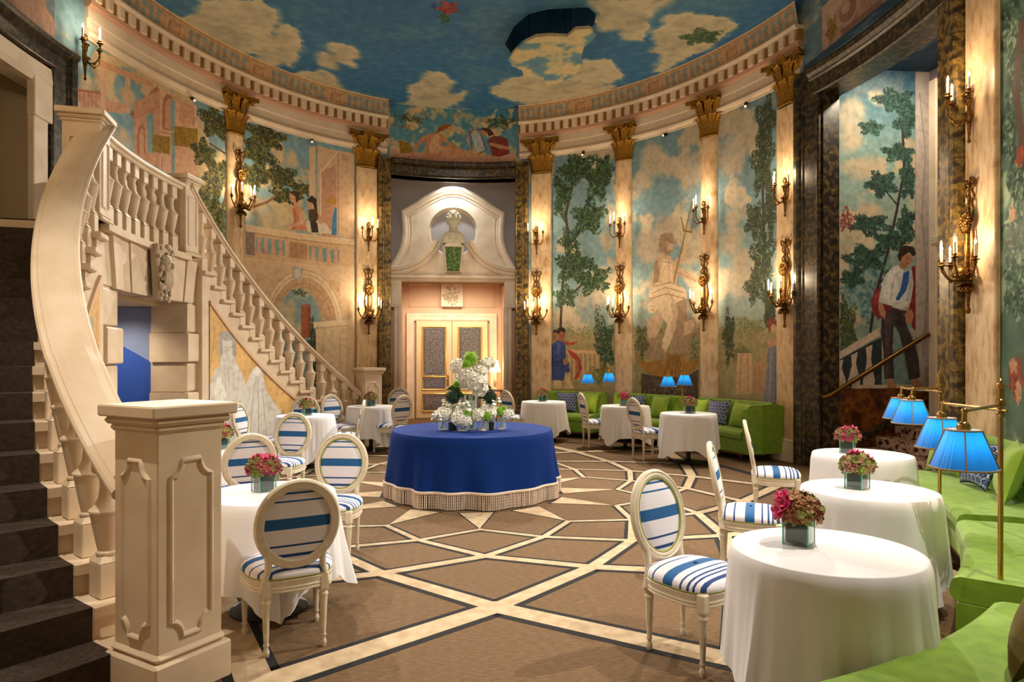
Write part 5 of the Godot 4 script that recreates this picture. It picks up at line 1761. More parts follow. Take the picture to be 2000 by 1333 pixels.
	# balustrade
	for k in 8:
		var w := -0.86 + 1.72 * k / 7.0
		var ph := inner_phi(w)
		add_baluster(t, Transform3D(wall_frame(ph, 0, 0, IA, IB).basis, E(ph, -0.2, LAND + 0.02, IA, IB)), 1.0)
	mb = MB.new()
	mb.sweep(rail_profile(0.85), arc(inner_phi(1.05), inner_phi(-1.05), 16, -0.2, LAND + 0.86, IA, IB))
	part("handrail", mb.mesh(), M.cream_plaster, t)

# ------------------------------------------------------------------ far door alcove
func build_alcove() -> void:
	var wz := 7.75          # back panel plane
	# side walls, soffit and floor of the alcove and of the door vestibule
	var mb := MB.new()
	mb.box(Vector3(DX - 1.58, 3.0, -7.42), Vector3(0.16, 6.0, 1.2))
	mb.box(Vector3(DX + 1.58, 3.0, -7.42), Vector3(0.16, 6.0, 1.2))
	mb.box(Vector3(DX, 5.85, -7.5), Vector3(3.3, 0.2, 1.0))
	mb.box(Vector3(DX, 4.65, -wz - 0.1), Vector3(3.3, 2.5, 0.2))
	single("wall_alcove", mb.mesh(), M.grey_lilac, "grey lilac wall behind the curved overdoor", "wall", "structure")
	mb = MB.new()
	mb.box(Vector3(DX - 1.42, 1.75, -8.95), Vector3(0.2, 3.5, 2.3))
	mb.box(Vector3(DX + 1.42, 1.75, -8.95), Vector3(0.2, 3.5, 2.3))
	mb.box(Vector3(DX, 1.85, -10.15), Vector3(3.0, 3.9, 0.16))
	mb.box(Vector3(DX, 3.75, -8.95), Vector3(3.0, 0.14, 2.5))
	single("wall_door_vestibule", mb.mesh(), M.pink_plaster, "warm pink walls around the far double door", "wall", "structure")
	mb = MB.new()
	mb.box(Vector3(DX, -0.05, -8.6), Vector3(3.4, 0.1, 3.4))
	single("floor_alcove", mb.mesh(), M.carpet_brown, "brown carpet running into the far alcove", "floor", "structure")
	# curved overdoor
	var t := thing("overdoor", "cream plaster overdoor with ogee arch, round niche and swan neck scrolls", "overdoor")
	t.position = Vector3(DX, 0, -wz + 0.02)
	var half := V2([0.0, 5.56, 0.22, 5.535, 0.44, 5.44, 0.66, 5.32, 0.86, 5.18, 1.17, 5.0, 1.155, 4.85, 1.135, 4.7, 1.13, 4.5, 1.15, 4.3, 1.21, 4.1, 1.3, 3.92, 1.44, 3.68])
	var outer := []
	for q in half: outer.append(q)
	outer.append(Vector2(1.44, 3.42)); outer.append(Vector2(-1.44, 3.42))
	for k in range(half.size() - 1, 0, -1): outer.append(Vector2(-half[k].x, half[k].y))
	# front sheet with round hole: left and right pieces
	var disc := PackedVector2Array()
	for k in 32: disc.append(Vector2(0.57 * cos(TAU * k / 32), 4.55 + 0.57 * sin(TAU * k / 32)))
	mb = MB.new()
	for hf in [PackedVector2Array([Vector2(-3, 0), Vector2(0, 0), Vector2(0, 9), Vector2(-3, 9)]), PackedVector2Array([Vector2(0, 0), Vector2(3, 0), Vector2(3, 9), Vector2(0, 9)])]:
		for pc in Geometry2D.intersect_polygons(PackedVector2Array(outer), hf):
			for q in Geometry2D.clip_polygons(pc, disc):
				mb.prism(Array(q), 0.12)
	part("panel", mb.mesh(), M.pale_plaster, t)
	mb = MB.new()
	var bowl := []
	for k in 9: bowl.append(Vector2(0.57 * cos(k / 8.0 * PI / 2), -0.3 * sin(k / 8.0 * PI / 2)))
	mb.lathe(bowl, 32, Transform3D(Basis(Vector3(1, 0, 0), Vector3(0, 0, 1), Vector3(0, -1, 0)), Vector3(0, 4.55, 0.1)))
	part("niche_bowl", mb.mesh(), M.pale_plaster, t)
	mb = MB.new()
	var fr := []
	var path := []
	for k in range(half.size() - 1, 0, -1): path.append(Vector2(-half[k].x, half[k].y))
	for q in half: path.append(q)
	for pass_ in 2:
		fr = []
		for k in path.size():
			var d: Vector2 = (path[mini(k + 1, path.size() - 1)] - path[maxi(k - 1, 0)]).normalized()
			var nn := Vector2(d.y, -d.x)
			var sc := 0.0 if pass_ == 0 else 0.17
			var o: Vector2 = path[k] + nn * sc
			fr.append(Transform3D(Basis(Vector3(nn.x, nn.y, 0), Vector3(0, 0, 1), Vector3(d.x, d.y, 0)), Vector3(o.x, o.y, 0.0)))
		if pass_ == 0: mb.sweep(V2([-0.04, 0.0, -0.04, 0.16, 0.0, 0.2, 0.05, 0.2, 0.09, 0.165, 0.12, 0.165, 0.14, 0.12, 0.14, 0.0]), fr)
		else: mb.sweep(V2([0.0, 0.1, 0.0, 0.135, 0.02, 0.14, 0.03, 0.1]), fr)
	part("arch_moulding", mb.mesh(), M.pale_plaster, t)
	for sg in [-1.0, 1.0]:
		var neck := V2([1.46, 3.62, 1.25, 3.63, 1.02, 3.69, 0.8, 3.79, 0.6, 3.94, 0.45, 4.12, 0.35, 4.3])
		fr = []
		for k in neck.size():
			var q := Vector2(neck[k].x * sg, neck[k].y)
			var d: Vector2 = neck[mini(k + 1, neck.size() - 1)] - neck[maxi(k - 1, 0)]
			d = Vector2(d.x * sg, d.y).normalized()
			var nn: Vector2 = Vector2(-d.y, d.x) * -sg
			fr.append(Transform3D(Basis(Vector3(nn.x, nn.y, 0), Vector3(0, 0, 1), Vector3(d.x, d.y, 0)), Vector3(q.x, q.y, 0.1)))
		mb = MB.new()
		mb.sweep(V2([-0.1, 0.0, -0.1, 0.08, -0.05, 0.12, -0.02, 0.12, 0.0, 0.2, 0.07, 0.24, 0.1, 0.2, 0.1, 0.0]), fr)
		part("scroll", mb.mesh(), M.pale_plaster, t)
	mb = MB.new()
	mb.sweep(V2([0.0, 3.4, 0.2, 3.4, 0.24, 3.44, 0.3, 3.46, 0.3, 3.52, 0.22, 3.55, 0.0, 3.55]), [Transform3D(Basis(Vector3(0, 0, 1), Vector3.UP, Vector3(-1, 0, 0)), Vector3(1.46, 0, 0)), Transform3D(Basis(Vector3(0, 0, 1), Vector3.UP, Vector3(-1, 0, 0)), Vector3(-1.46, 0, 0))])
	part("shelf", mb.mesh(), M.pale_plaster, t)
	for sg in [-1.0, 1.0]:
		mb = MB.new()
		mb.box(Vector3(sg * 1.32, 3.1, 0.08), Vector3(0.26, 0.62, 0.22), 0.012)
		mb.box(Vector3(sg * 1.32, 3.1, 0.19), Vector3(0.18, 0.5, 0.02), 0.006)
		mb.box(Vector3(sg * 1.27, 1.4, 0.06), Vector3(0.18, 2.8, 0.18), 0.012)
		mb.box(Vector3(sg * 1.225, 1.4, 0.16), Vector3(0.05, 2.8, 0.03), 0.006)
		mb.box(Vector3(sg * 1.27, 0.1, 0.08), Vector3(0.24, 0.2, 0.24), 0.012)
		part("jamb", mb.mesh(), M.pale_plaster, t)
	# pedestal
	t = thing("herm_pedestal", "tapered green marble pedestal below the bust", "pedestal", Vector3(DX, 0, -wz + 0.3))
	mb = MB.new()
	mb.prism(V2([-0.145, 3.62, 0.145, 3.62, 0.185, 4.18, -0.185, 4.18]), 0.16, Transform3D(), 0.006)
	part("shaft", mb.mesh(), M.green_marble, t)
	mb = MB.new()
	mb.box(Vector3(0, 4.18, 0.08), Vector3(0.4, 0.05, 0.22), 0.012)
	mb.box(Vector3(0, 4.22, 0.08), Vector3(0.34, 0.05, 0.2), 0.012)
	part("cap", mb.mesh(), M.pale_plaster, t)
	mb = MB.new()
	mb.prism(V2([-0.19, 3.6, 0.19, 3.6, 0.25, 4.2, -0.25, 4.2]), 0.12, Transform3D(Basis(), Vector3(0, 0, -0.12)))
	part("backing", mb.mesh(), M.pale_plaster, t)
	# bust
	t = thing("stone_bust", "pale stone bust of a curly haired head in the round niche", "bust", Vector3(DX, 4.24, -wz + 0.36))
	t.scale = Vector3(1.22, 1.12, 1.1)
	build_bust(t)
	# frieze and plaque over the doors
	t = thing("carved_plaque", "square carved relief plaque above the double door", "plaque", Vector3(DX, 3.28, -10.0))
	mb = MB.new()
	mb.box(Vector3(0, 0, 0), Vector3(0.58, 0.62, 0.14), 0.01)
	mb.box(Vector3(0, 0.36, 0.01), Vector3(0.62, 0.08, 0.16), 0.01)
	part("slab", mb.mesh(), M.pale_plaster, t)
	mb = MB.new()
	rng.seed = 5
	for k in 90:
		var a := rng.randf() * TAU
		var r := rng.randf_range(0.0, 0.25)
		var z := Vector3(cos(a) * r, sin(a) * r * 1.05, 0.07)
		var q := rng.randf_range(0.012, 0.03)
		mb.ball(z, Vector3(q * rng.randf_range(0.8, 1.8), q, q), 6, 4)
	tag(part("relief", mb.mesh(), M.carved_stone, t), "", "", "", "stuff")
	t = thing("door_casing", "cream moulded casing around the far double door", "door frame", Vector3(DX, 0, -10.05))
	mb = MB.new()
	var cp := V2([0.0, 0.0, 0.0, 0.06, 0.04, 0.09, 0.1, 0.07, 0.14, 0.1, 0.19, 0.1, 0.2, 0.0])
	var X := Vector3(1, 0, 0)
	mb.sweep(cp, [Transform3D(Basis(-X, Vector3(0, 0, 1), Vector3.UP), Vector3(-1.0, 0, 0)), Transform3D(Basis(Vector3(-1, 1, 0), Vector3(0, 0, 1), Vector3.UP), Vector3(-1.0, 2.6, 0)), Transform3D(Basis(Vector3(1, 1, 0), Vector3(0, 0, 1), X), Vector3(1.0, 2.6, 0)), Transform3D(Basis(X, Vector3(0, 0, 1), Vector3.DOWN), Vector3(1.0, 0, 0))])
	part("moulding", mb.mesh(), M.pale_plaster, t)
	mb = MB.new()
	for r in [[-0.72, 3.28, 0.82, 0.6], [0.72, 3.28, 0.82, 0.6]]:
		var hw: float = r[2] * 0.5
		var hh: float = r[3] * 0.5
		ring_mould(mb, [Vector2(r[0] + hw, r[1] + hh), Vector2(r[0] - hw, r[1] + hh), Vector2(r[0] - hw, r[1] - hh), Vector2(r[0] + hw, r[1] - hh)], 0.03, 0.02, Transform3D(Basis(), Vector3(0, 0, -0.02)))
	part("frieze_panels", mb.mesh(), M.pink_plaster, t)
	# double door
	for sg in [-1.0, 1.0]:
		t = thing("door_1" if sg < 0 else "door_2", "gilt panelled door leaf with antiqued mirror panes, %s of the pair" % ("left" if sg < 0 else "right"), "door", Vector3(DX + sg * 0.475, 0, -10.0), 0.0, "", "structure")
		mb = MB.new()
		mb.box(Vector3(0, 1.3, 0), Vector3(0.94, 2.58, 0.06), 0.006)
		part("leaf_board", mb.mesh(), M.door_paint, t)
		for r in [[1.78, 1.3], [0.94, 0.34], [0.43, 0.46]]:
			mb = MB.new()
			var hw := 0.31
			var hh: float = r[1] * 0.5
			ring_mould(mb, [Vector2(hw, r[0] + hh), Vector2(-hw, r[0] + hh), Vector2(-hw, r[0] - hh), Vector2(hw, r[0] - hh)], 0.03, 0.03, Transform3D(Basis(), Vector3(0, 0, 0.03)))
			part("gilt_moulding", mb.mesh(), M.door_gold, t)
			mb = MB.new()
			mb.box(Vector3(0, r[0], 0.034), Vector3(0.58, r[1] - 0.04, 0.01))
			part("mirror_pane", mb.mesh(), M.mirror_glass, t)
			mb = MB.new()
			var nx := 9
			var ny := int(r[1] / 0.065)
			for k in nx:
				for yy in [-1.0, 1.0]: mb.box(Vector3(-0.25 + 0.5 * k / (nx - 1), r[0] + yy * (hh - 0.07), 0.042), Vector3(0.026, 0.026, 0.01), 0.006)
			for k in range(1, ny - 1):
				for xx in [-1.0, 1.0]: mb.box(Vector3(xx * 0.25, r[0] - hh + 0.07 + (r[1] - 0.14) * k / (ny - 1), 0.042), Vector3(0.026, 0.026, 0.01), 0.006)
			part("bead_border", mb.mesh(), M.walnut, t)
		mb = MB.new()
		mb.box(Vector3(-sg * 0.37, 1.0, 0.035), Vector3(0.045, 0.3, 0.012), 0.006)
		mb.tube([Vector3(-sg * 0.37, 1.02, 0.04), Vector3(-sg * 0.37, 1.02, 0.09), Vector3(-sg * 0.28, 1.02, 0.095)], 0.011, 6)
		part("handle", mb.mesh(), M.brass, t)
	# console lamp in the vestibule
	t = thing("console_table", "small console table with dark top right of the double door", "table", Vector3(DX + 1.1, 0, -9.35))
	mb = MB.new()
	mb.box(Vector3(0, 0.78, 0), Vector3(0.42, 0.04, 0.6), 0.01)
	part("top", mb.mesh(), M.walnut, t)
	for sx in [-1, 1]:
		for sz in [-1, 1]:
			mb = MB.new()
			mb.tube([Vector3(sx * 0.17, 0.76, sz * 0.25), Vector3(sx * 0.17, 0.0, sz * 0.25)], [0.02, 0.012], 6)
			part("leg", mb.mesh(), M.walnut, t)
	t = thing("table_lamp", "small lit table lamp with cream shade beside the double door", "lamp", Vector3(DX + 1.1, 0.8, -9.35))
	mb = MB.new()
	mb.lathe(V2([0.0, 0.0, 0.07, 0.0, 0.07, 0.02, 0.02, 0.05, 0.04, 0.14, 0.05, 0.2, 0.03, 0.3, 0.012, 0.34, 0.012, 0.5]), 14)
	part("base", mb.mesh(), M.pale_plaster, t)
	mb = MB.new()
	mb.lathe(V2([0.15, 0.45, 0.08, 0.75]), 20)
	part("lamp_shade", mb.mesh(), M.lamp_white, t)
	omni(Vector3(0, 0.58, 0), rgb(0xffd9a0), 0.6, 0.05, t)

func downlight(at: Vector3, to: Vector3, energy: float, angle: float, label: String, c := Color(1.0, 0.93, 0.82)) -> void:
	var t := thing("downlight", label, "light", at)
	var mb := MB.new()
	mb.lathe(V2([0.055, 0.0, 0.06, -0.004, 0.075, -0.004, 0.075, 0.0]), 20)
	part("trim_ring", mb.mesh(), M.black_metal, t)
	mb = MB.new()
	mb.lathe(V2([0.0, 0.001, 0.055, 0.001]), 20)
	part("lamp_lens", mb.mesh(), M.spot_glow, t)
	spot(at + Vector3(0, -0.03, 0), to, c, energy, angle, 0.05)

func build_bust(t: Node3D) -> void:
	var mb := MB.new()
	# truncated chest block
	var p := PackedVector3Array()
	for j in 7:
		var q := j / 6.0
		var wv := 0.2 + 0.05 * q - 0.13 * pow(q, 4.0)
		var dv := 0.1 + 0.02 * q - 0.04 * pow(q, 4.0)
		for i in 20:
			var a := TAU * i / 20
			var c := cos(a)
			var s := sin(a)
			p.append(Vector3(signf(c) * pow(absf(c), 0.5) * wv, q * 0.24, signf(s) * pow(absf(s), 0.6) * dv))
	mb.grid(p, 20, 7, true)
	mb.lathe(V2([0.12, 0.22, 0.085, 0.26, 0.075, 0.32, 0.085, 0.36]), 14, Transform3D(Basis(), Vector3(0, 0, 0.0)))
	# head
	p = PackedVector3Array()
	for j in 15:
		var th := PI * j / 14.0
		for i in 20:
			var a := TAU * i / 20
			var d := Vector3(sin(th) * sin(a), -cos(th), sin(th) * cos(a))
			var r := Vector3(0.115, 0.165, 0.13)
			var z := d * r
			if d.y < -0.1: z.x *= 1.0 + 0.45 * (d.y + 0.1)
			if d.z > 0.75 and absf(d.x) < 0.25 and d.y > -0.35 and d.y < 0.1: z.z += 0.03 * (1.0 - absf(d.x) / 0.25)
			if d.z > 0.5 and absf(absf(d.x) - 0.35) < 0.15 and absf(d.y - 0.08) < 0.12: z.z -= 0.014
			p.append(Vector3(0, 0.47, 0.02) + z)
	mb.grid(p, 20, 15, true)
	mb.ball(Vector3(0, 0.39, 0.135), Vector3(0.035, 0.008, 0.014), 8, 4)
	mb.ball(Vector3(0, 0.375, 0.13), Vector3(0.03, 0.008, 0.014), 8, 4)
	for sg in [-1.0, 1.0]:
		mb.ball(Vector3(sg * 0.115, 0.46, 0.0), Vector3(0.015, 0.035, 0.022), 6, 5)
		mb.ball(Vector3(sg * 0.042, 0.485, 0.118), Vector3(0.02, 0.012, 0.014), 8, 5)
		mb.ball(Vector3(sg * 0.045, 0.515, 0.125), Vector3(0.03, 0.009, 0.014), 8, 4)
	part("figure", mb.mesh(), M.bust_stone, t)
	mb = MB.new()
	rng.seed = 12
	for k in 110:
		var a := rng.randf() * TAU
		var el := rng.randf_range(-0.5, 1.5)
		var d := Vector3(sin(a) * cos(el), sin(el), cos(a) * cos(el))
		if d.z > 0.25 and d.y < 0.55: continue
		if d.y < -0.05 and d.z > -0.1: continue
		var r := rng.randf_range(0.022, 0.038)
		mb.ball(Vector3(0, 0.48, 0.01) + d * Vector3(0.125, 0.17, 0.135), Vector3(r, r, r), 7, 5)
	part("curled_hair", mb.mesh(), M.bust_stone, t)

# ------------------------------------------------------------------ furniture
func seat_outline(grow := 0.0, n := 40) -> Array:
	var r := []
	for k in n:
		var a := TAU * k / n
		var c := cos(a)
		var s := sin(a)
		var x := signf(c) * pow(absf(c), 0.62) * (0.245 + grow)
		var z := signf(s) * pow(absf(s), 0.62) * (0.235 + grow)
		x *= 1.0 + 0.16 * z / 0.235 * 0.5
		r.append(Vector2(x, z))
	return r

var chair_meshes := {}

func make_chair_meshes() -> void:
	# local axes: x right, y up, +z forward
	var mb := MB.new()
	var o := seat_outline()
	var fr := []
	var n := o.size()
	for k in n + 1:
		var p: Vector2 = o[k % n]
		var d: Vector2 = (o[(k + 1) % n] - o[(k - 1 + n) % n]).normalized()
		fr.append(Transform3D(Basis(Vector3(d.y, 0, -d.x), Vector3.UP, Vector3(d.x, 0, d.y)), Vector3(p.x, 0, p.y)))
	mb.sweep(V2([-0.03, 0.355, -0.004, 0.355, 0.004, 0.362, 0.0, 0.372, 0.004, 0.382, 0.0, 0.392, 0.004, 0.41, 0.008, 0.425, 0.0, 0.432, -0.03, 0.432]), fr, true, false)
	chair_meshes.rail = mb.mesh()
	mb = MB.new()
	fr = fr.duplicate()
	mb.tube(_loop3(seat_outline(0.003), 0.437), 0.006, 5, false)
	chair_meshes.seat_piping = mb.mesh()
	# cushion
	mb = MB.new()
	var rings := [[0.004, 0.432], [0.008, 0.445], [0.006, 0.465], [-0.012, 0.485], [-0.05, 0.5], [-0.11, 0.51], [-0.17, 0.514], [-0.225, 0.515]]
	var p := PackedVector3Array()
	var u := PackedVector2Array()
	for r in rings:
		for q in seat_outline(r[0]):
			p.append(Vector3(q.x, r[1], q.y))
			u.append(Vector2(0.5, 0.5 - q.y / 0.5))
	mb.grid(p, n, rings.size(), true, false, u)
	chair_meshes.cushion = mb.mesh()
	# oval back, local plane: xy tilted
	var tilt := Transform3D(Basis(Vector3(1, 0, 0), -0.2), Vector3(0, 0.745, -0.262))
	chair_meshes.tilt = tilt
	mb = MB.new()
	fr = []
	for k in 49:
		var a := TAU * k / 48
		var c := Vector3(0.207 * cos(a), 0.236 * sin(a), 0)
		var nn := Vector3(cos(a) / 0.207, sin(a) / 0.236, 0).normalized()
		fr.append(tilt * Transform3D(Basis(nn, Vector3(0, 0, 1), nn.cross(Vector3(0, 0, 1))), c))
	mb.sweep(V2([-0.024, -0.014, -0.018, -0.02, 0.02, -0.02, 0.03, -0.012, 0.032, 0.004, 0.026, 0.016, 0.016, 0.02, 0.01, 0.014, 0.0, 0.02, -0.012, 0.018, -0.018, 0.012, -0.024, 0.01]), fr, true, false)
	chair_meshes.back_frame = mb.mesh()
	mb = MB.new()
	p = PackedVector3Array()
	u = PackedVector2Array()
	for sd in [1.0, -1.0]:
		p = PackedVector3Array(); u = PackedVector2Array()
		for j in 6:
			var q := 1.0 - j / 5.0
			for i in 36:
				var a := TAU * i / 36
				var x := 0.187 * q * cos(a)
				var y := 0.216 * q * sin(a)
				p.append(tilt * Vector3(x, y, sd * (0.004 + (0.024 if sd > 0 else 0.004) * sqrt(1.0 - q * q))))
				u.append(Vector2(0.5, 0.5 - y / 0.44))
		mb.grid(p, 36, 6, true, false, u)
	chair_meshes.back_pad = mb.mesh()
	mb = MB.new()
	var lp := []
	for k in 37:
		var a := TAU * k / 36
		lp.append(tilt * Vector3(0.188 * cos(a), 0.217 * sin(a), 0.012))
	mb.tube(lp, 0.006, 5, false)
	chair_meshes.back_piping = mb.mesh()
	# posts joining seat and oval
	for sg in [-1.0, 1.0]:
		mb = MB.new()
		var path := []
		var rad := []
		for k in 9:
			var q := k / 8.0
			var x := 0.185 - 0.05 * sin(q * PI * 0.5) + 0.03 * pow(q, 3.0)
			var y := 0.36 + 0.25 * q
			var z := -0.2 - 0.036 * pow(q, 1.5)
			path.append(Vector3(sg * x, y, z))
			rad.append(0.024 - 0.004 * sin(q * PI))
		mb.tube(path, rad, 8)
		chair_meshes["post" if sg < 0 else "post2"] = mb.mesh()
	# turned fluted leg
	mb = MB.new()
	mb.box(Vector3(0, 0.385, 0), Vector3(0.05, 0.1, 0.05), 0.006)
	mb.lathe(V2([0.0, 0.0, 0.013, 0.0, 0.018, 0.02, 0.018, 0.032, 0.012, 0.045, 0.012, 0.06, 0.017, 0.064, 0.017, 0.072, 0.0135, 0.078, 0.024, 0.29, 0.026, 0.3, 0.028, 0.31, 0.022, 0.318, 0.02, 0.325, 0.027, 0.334, 0.027, 0.34]), 24, Transform3D(), 60, 0.0, TAU, 16, 0.13, 0.08, 0.295)
	chair_meshes.leg = mb.mesh()

func _loop3(o: Array, y: float) -> Array:
	var r := []
	for q in o: r.append(Vector3(q.x, y, q.y))
	r.append(r[0])
	return r

func make_chair() -> Node3D:
	var t := thing("dining_chair", "x", "chair", Vector3.ZERO, 0.0, "oval back striped chairs")
	var c := chair_meshes
	part("seat_rail", c.rail, M.chair_paint, t)
	var s := part("seat_cushion", c.cushion, M.stripe_seat, t)
	part("piping", c.seat_piping, M.green_piping, s)
	part("back_frame", c.back_frame, M.chair_paint, t)
	var b := part("back_pad", c.back_pad, M.stripe_back, t)
	part("piping", c.back_piping, M.green_piping, b)
	part("back_post", c.post, M.chair_paint, t)
	part("back_post", c.post2, M.chair_paint, t)
	for q in [[-0.16, -0.2], [0.16, -0.2], [-0.215, 0.2], [0.215, 0.2]]:
		part("leg", c.leg, M.chair_paint, t, Transform3D(Basis(), Vector3(q[0], 0, q[1])))
	return t

# rear-leg midpoint and facing in room (s, w) coordinates
func place_chairs() -> void:
	make_chair_meshes()
	var first := make_chair()
	var k := 0
	for c in CHAIRS:
		var f := Vector2(c[2], c[3]).normalized()
		var at := Vector2(c[0], c[1]) + f * 0.2
		var turn := atan2(f.x, -f.y)
		if k == 0:
			first.position = P(at.x, at.y, 0)
			first.rotation.y = turn
			first.set_meta("label", c[4])
		else:
			copy_of(first, c[4], P(at.x, at.y, 0), turn)
		k += 1

# ------------------------------------------------------------------ tables
func cloth_mesh(seed_: int, r0: float, top: float) -> ArrayMesh:
	var mb := MB.new()
	var nz := FastNoiseLite.new()
	nz.seed = seed_
	nz.frequency = 0.9
	var nu := 120
	var p := PackedVector3Array()
	var rows := []
	for q in [0.0, 0.4, 0.8, 0.95]: rows.append([q, 0])
	var drop := 14
	for j in drop + 1: rows.append([1.0, j / float(drop)])
	for r in rows:
		for i in nu:
			var a := TAU * i / nu
			var ca := cos(a)
			var sa := sin(a)
			if r[0] < 1.0:
				p.append(Vector3(ca * r0 * r[0], top, sa * r0 * r[0]))
				continue
			var t: float = r[1]
			var sq := pow(absf(cos(2.0 * a)), 3.0) * (1.0 if cos(2.0 * a) != 0.0 else 0.0)
			var corner := pow(maxf(0.0, cos(4.0 * a) * 0.5 + 0.5), 3.0)
			var hem := 0.53 + 0.14 * corner + 0.02 * nz.get_noise_2d(ca * 1.5, sa * 1.5)
			var fold := 0.5 + 0.5 * sin(a * 11.0 + 2.2 * nz.get_noise_2d(ca * 2.0, sa * 2.0) * 3.0)
			fold = pow(fold, 1.5)
			var out := 0.012 * minf(1.0, t * 12.0) + t * (0.02 + 0.075 * fold * (0.35 + 0.65 * corner) + 0.02 * nz.get_noise_2d(ca * 4.0, sa * 4.0))
			out += 0.05 * corner * t * t
			p.append(Vector3(ca * (r0 + out), top - 0.008 * minf(1.0, t * 12.0) - hem * t, sa * (r0 + out)))
	mb.grid(p, nu, rows.size(), true)
	return mb.mesh()

func floret(mb: MB, at: Vector3, up: Vector3, r: float, c: Color, petals := 4, cup := 0.35) -> void:
	var x := up.cross(Vector3(0.3, 0.9, 0.2)).normalized()
	var z := up.cross(x)
	mb.tint = c
	for k in petals:
		var a := TAU * k / petals + at.x * 40.0
		var d := x * cos(a) + z * sin(a)
		var s := up.cross(d)
		var tip := at + d * r + up * r * cup
		var m := at + d * r * 0.6 + up * r * 0.12
		mb.tri(at, m + s * r * 0.5, tip)
		mb.tri(at, tip, m - s * r * 0.5)

func lin(h: int) -> Color:
	return rgb(h).srgb_to_linear()

func dome(mb: MB, c: Vector3, r: Vector3, n: int, fr: float, cols: Array, low := -0.35, petals := 4) -> void:
	for k in n:
		var y := low + (1.0 - low) * (k + 0.5) / n
		var a := k * 2.39996
		var q := sqrt(maxf(0.0, 1.0 - y * y))
		var d := Vector3(cos(a) * q, y, sin(a) * q)
		var col: Color = cols[rng.randi() % cols.size()]
		floret(mb, c + d * r * rng.randf_range(0.92, 1.06), (d + Vector3(rng.randf_range(-0.4, 0.4), rng.randf_range(-0.3, 0.5), rng.randf_range(-0.4, 0.4))).normalized(), fr * rng.randf_range(0.8, 1.2), col, petals, rng.randf_range(0.1, 0.6))

func bouquet_meshes(kind: int) -> Array:
	rng.seed = 400 + kind
	var mb := MB.new()
	var green := [lin(0x7f8f3e), lin(0x9aa552), lin(0x6a7a34), lin(0xb08a6a), lin(0xa86a5a), lin(0x8a3a3a)]
	var rust := [lin(0x9a5a3a), lin(0xa8704a), lin(0xb58a5a), lin(0x7f8a3e), lin(0x8a4a34), lin(0xc09a6a)]
	var pinkg := [lin(0x98284c), lin(0x8a3444), lin(0x86663e), lin(0x6f7a34), lin(0xa04a4a)]
	mb.ball(Vector3(0, 0.15, 0), Vector3(0.085, 0.06, 0.085), 10, 6)
	for k in mb.col.size(): mb.col[k] = lin(0x3a4020)
	dome(mb, Vector3(0, 0.155, 0), Vector3(0.105, 0.085, 0.105), 150, 0.026, [green, rust, pinkg][kind])
	var body := mb.mesh()
	var orch := []
	var spots: Array = [[[0.03, 0.22, 0.05], [-0.05, 0.21, 0.04], [0.0, 0.24, -0.02]], [[-0.1, 0.2, 0.03], [-0.115, 0.17, 0.02], [-0.09, 0.23, 0.0]], [[0.0, 0.225, 0.05], [0.05, 0.215, 0.02], [-0.05, 0.22, 0.0]]][kind]
	for s in spots:
		mb = MB.new()
		var at := Vector3(s[0], s[1], s[2])
		var up := (at - Vector3(0, 0.12, 0)).normalized()
		floret(mb, at, up, 0.048, lin(0xc21e5a), 5, 0.3)
		floret(mb, at + up * 0.006, up, 0.032, lin(0xe05a86), 5, 0.9)
		orch.append(mb.mesh())
	return [body, orch]

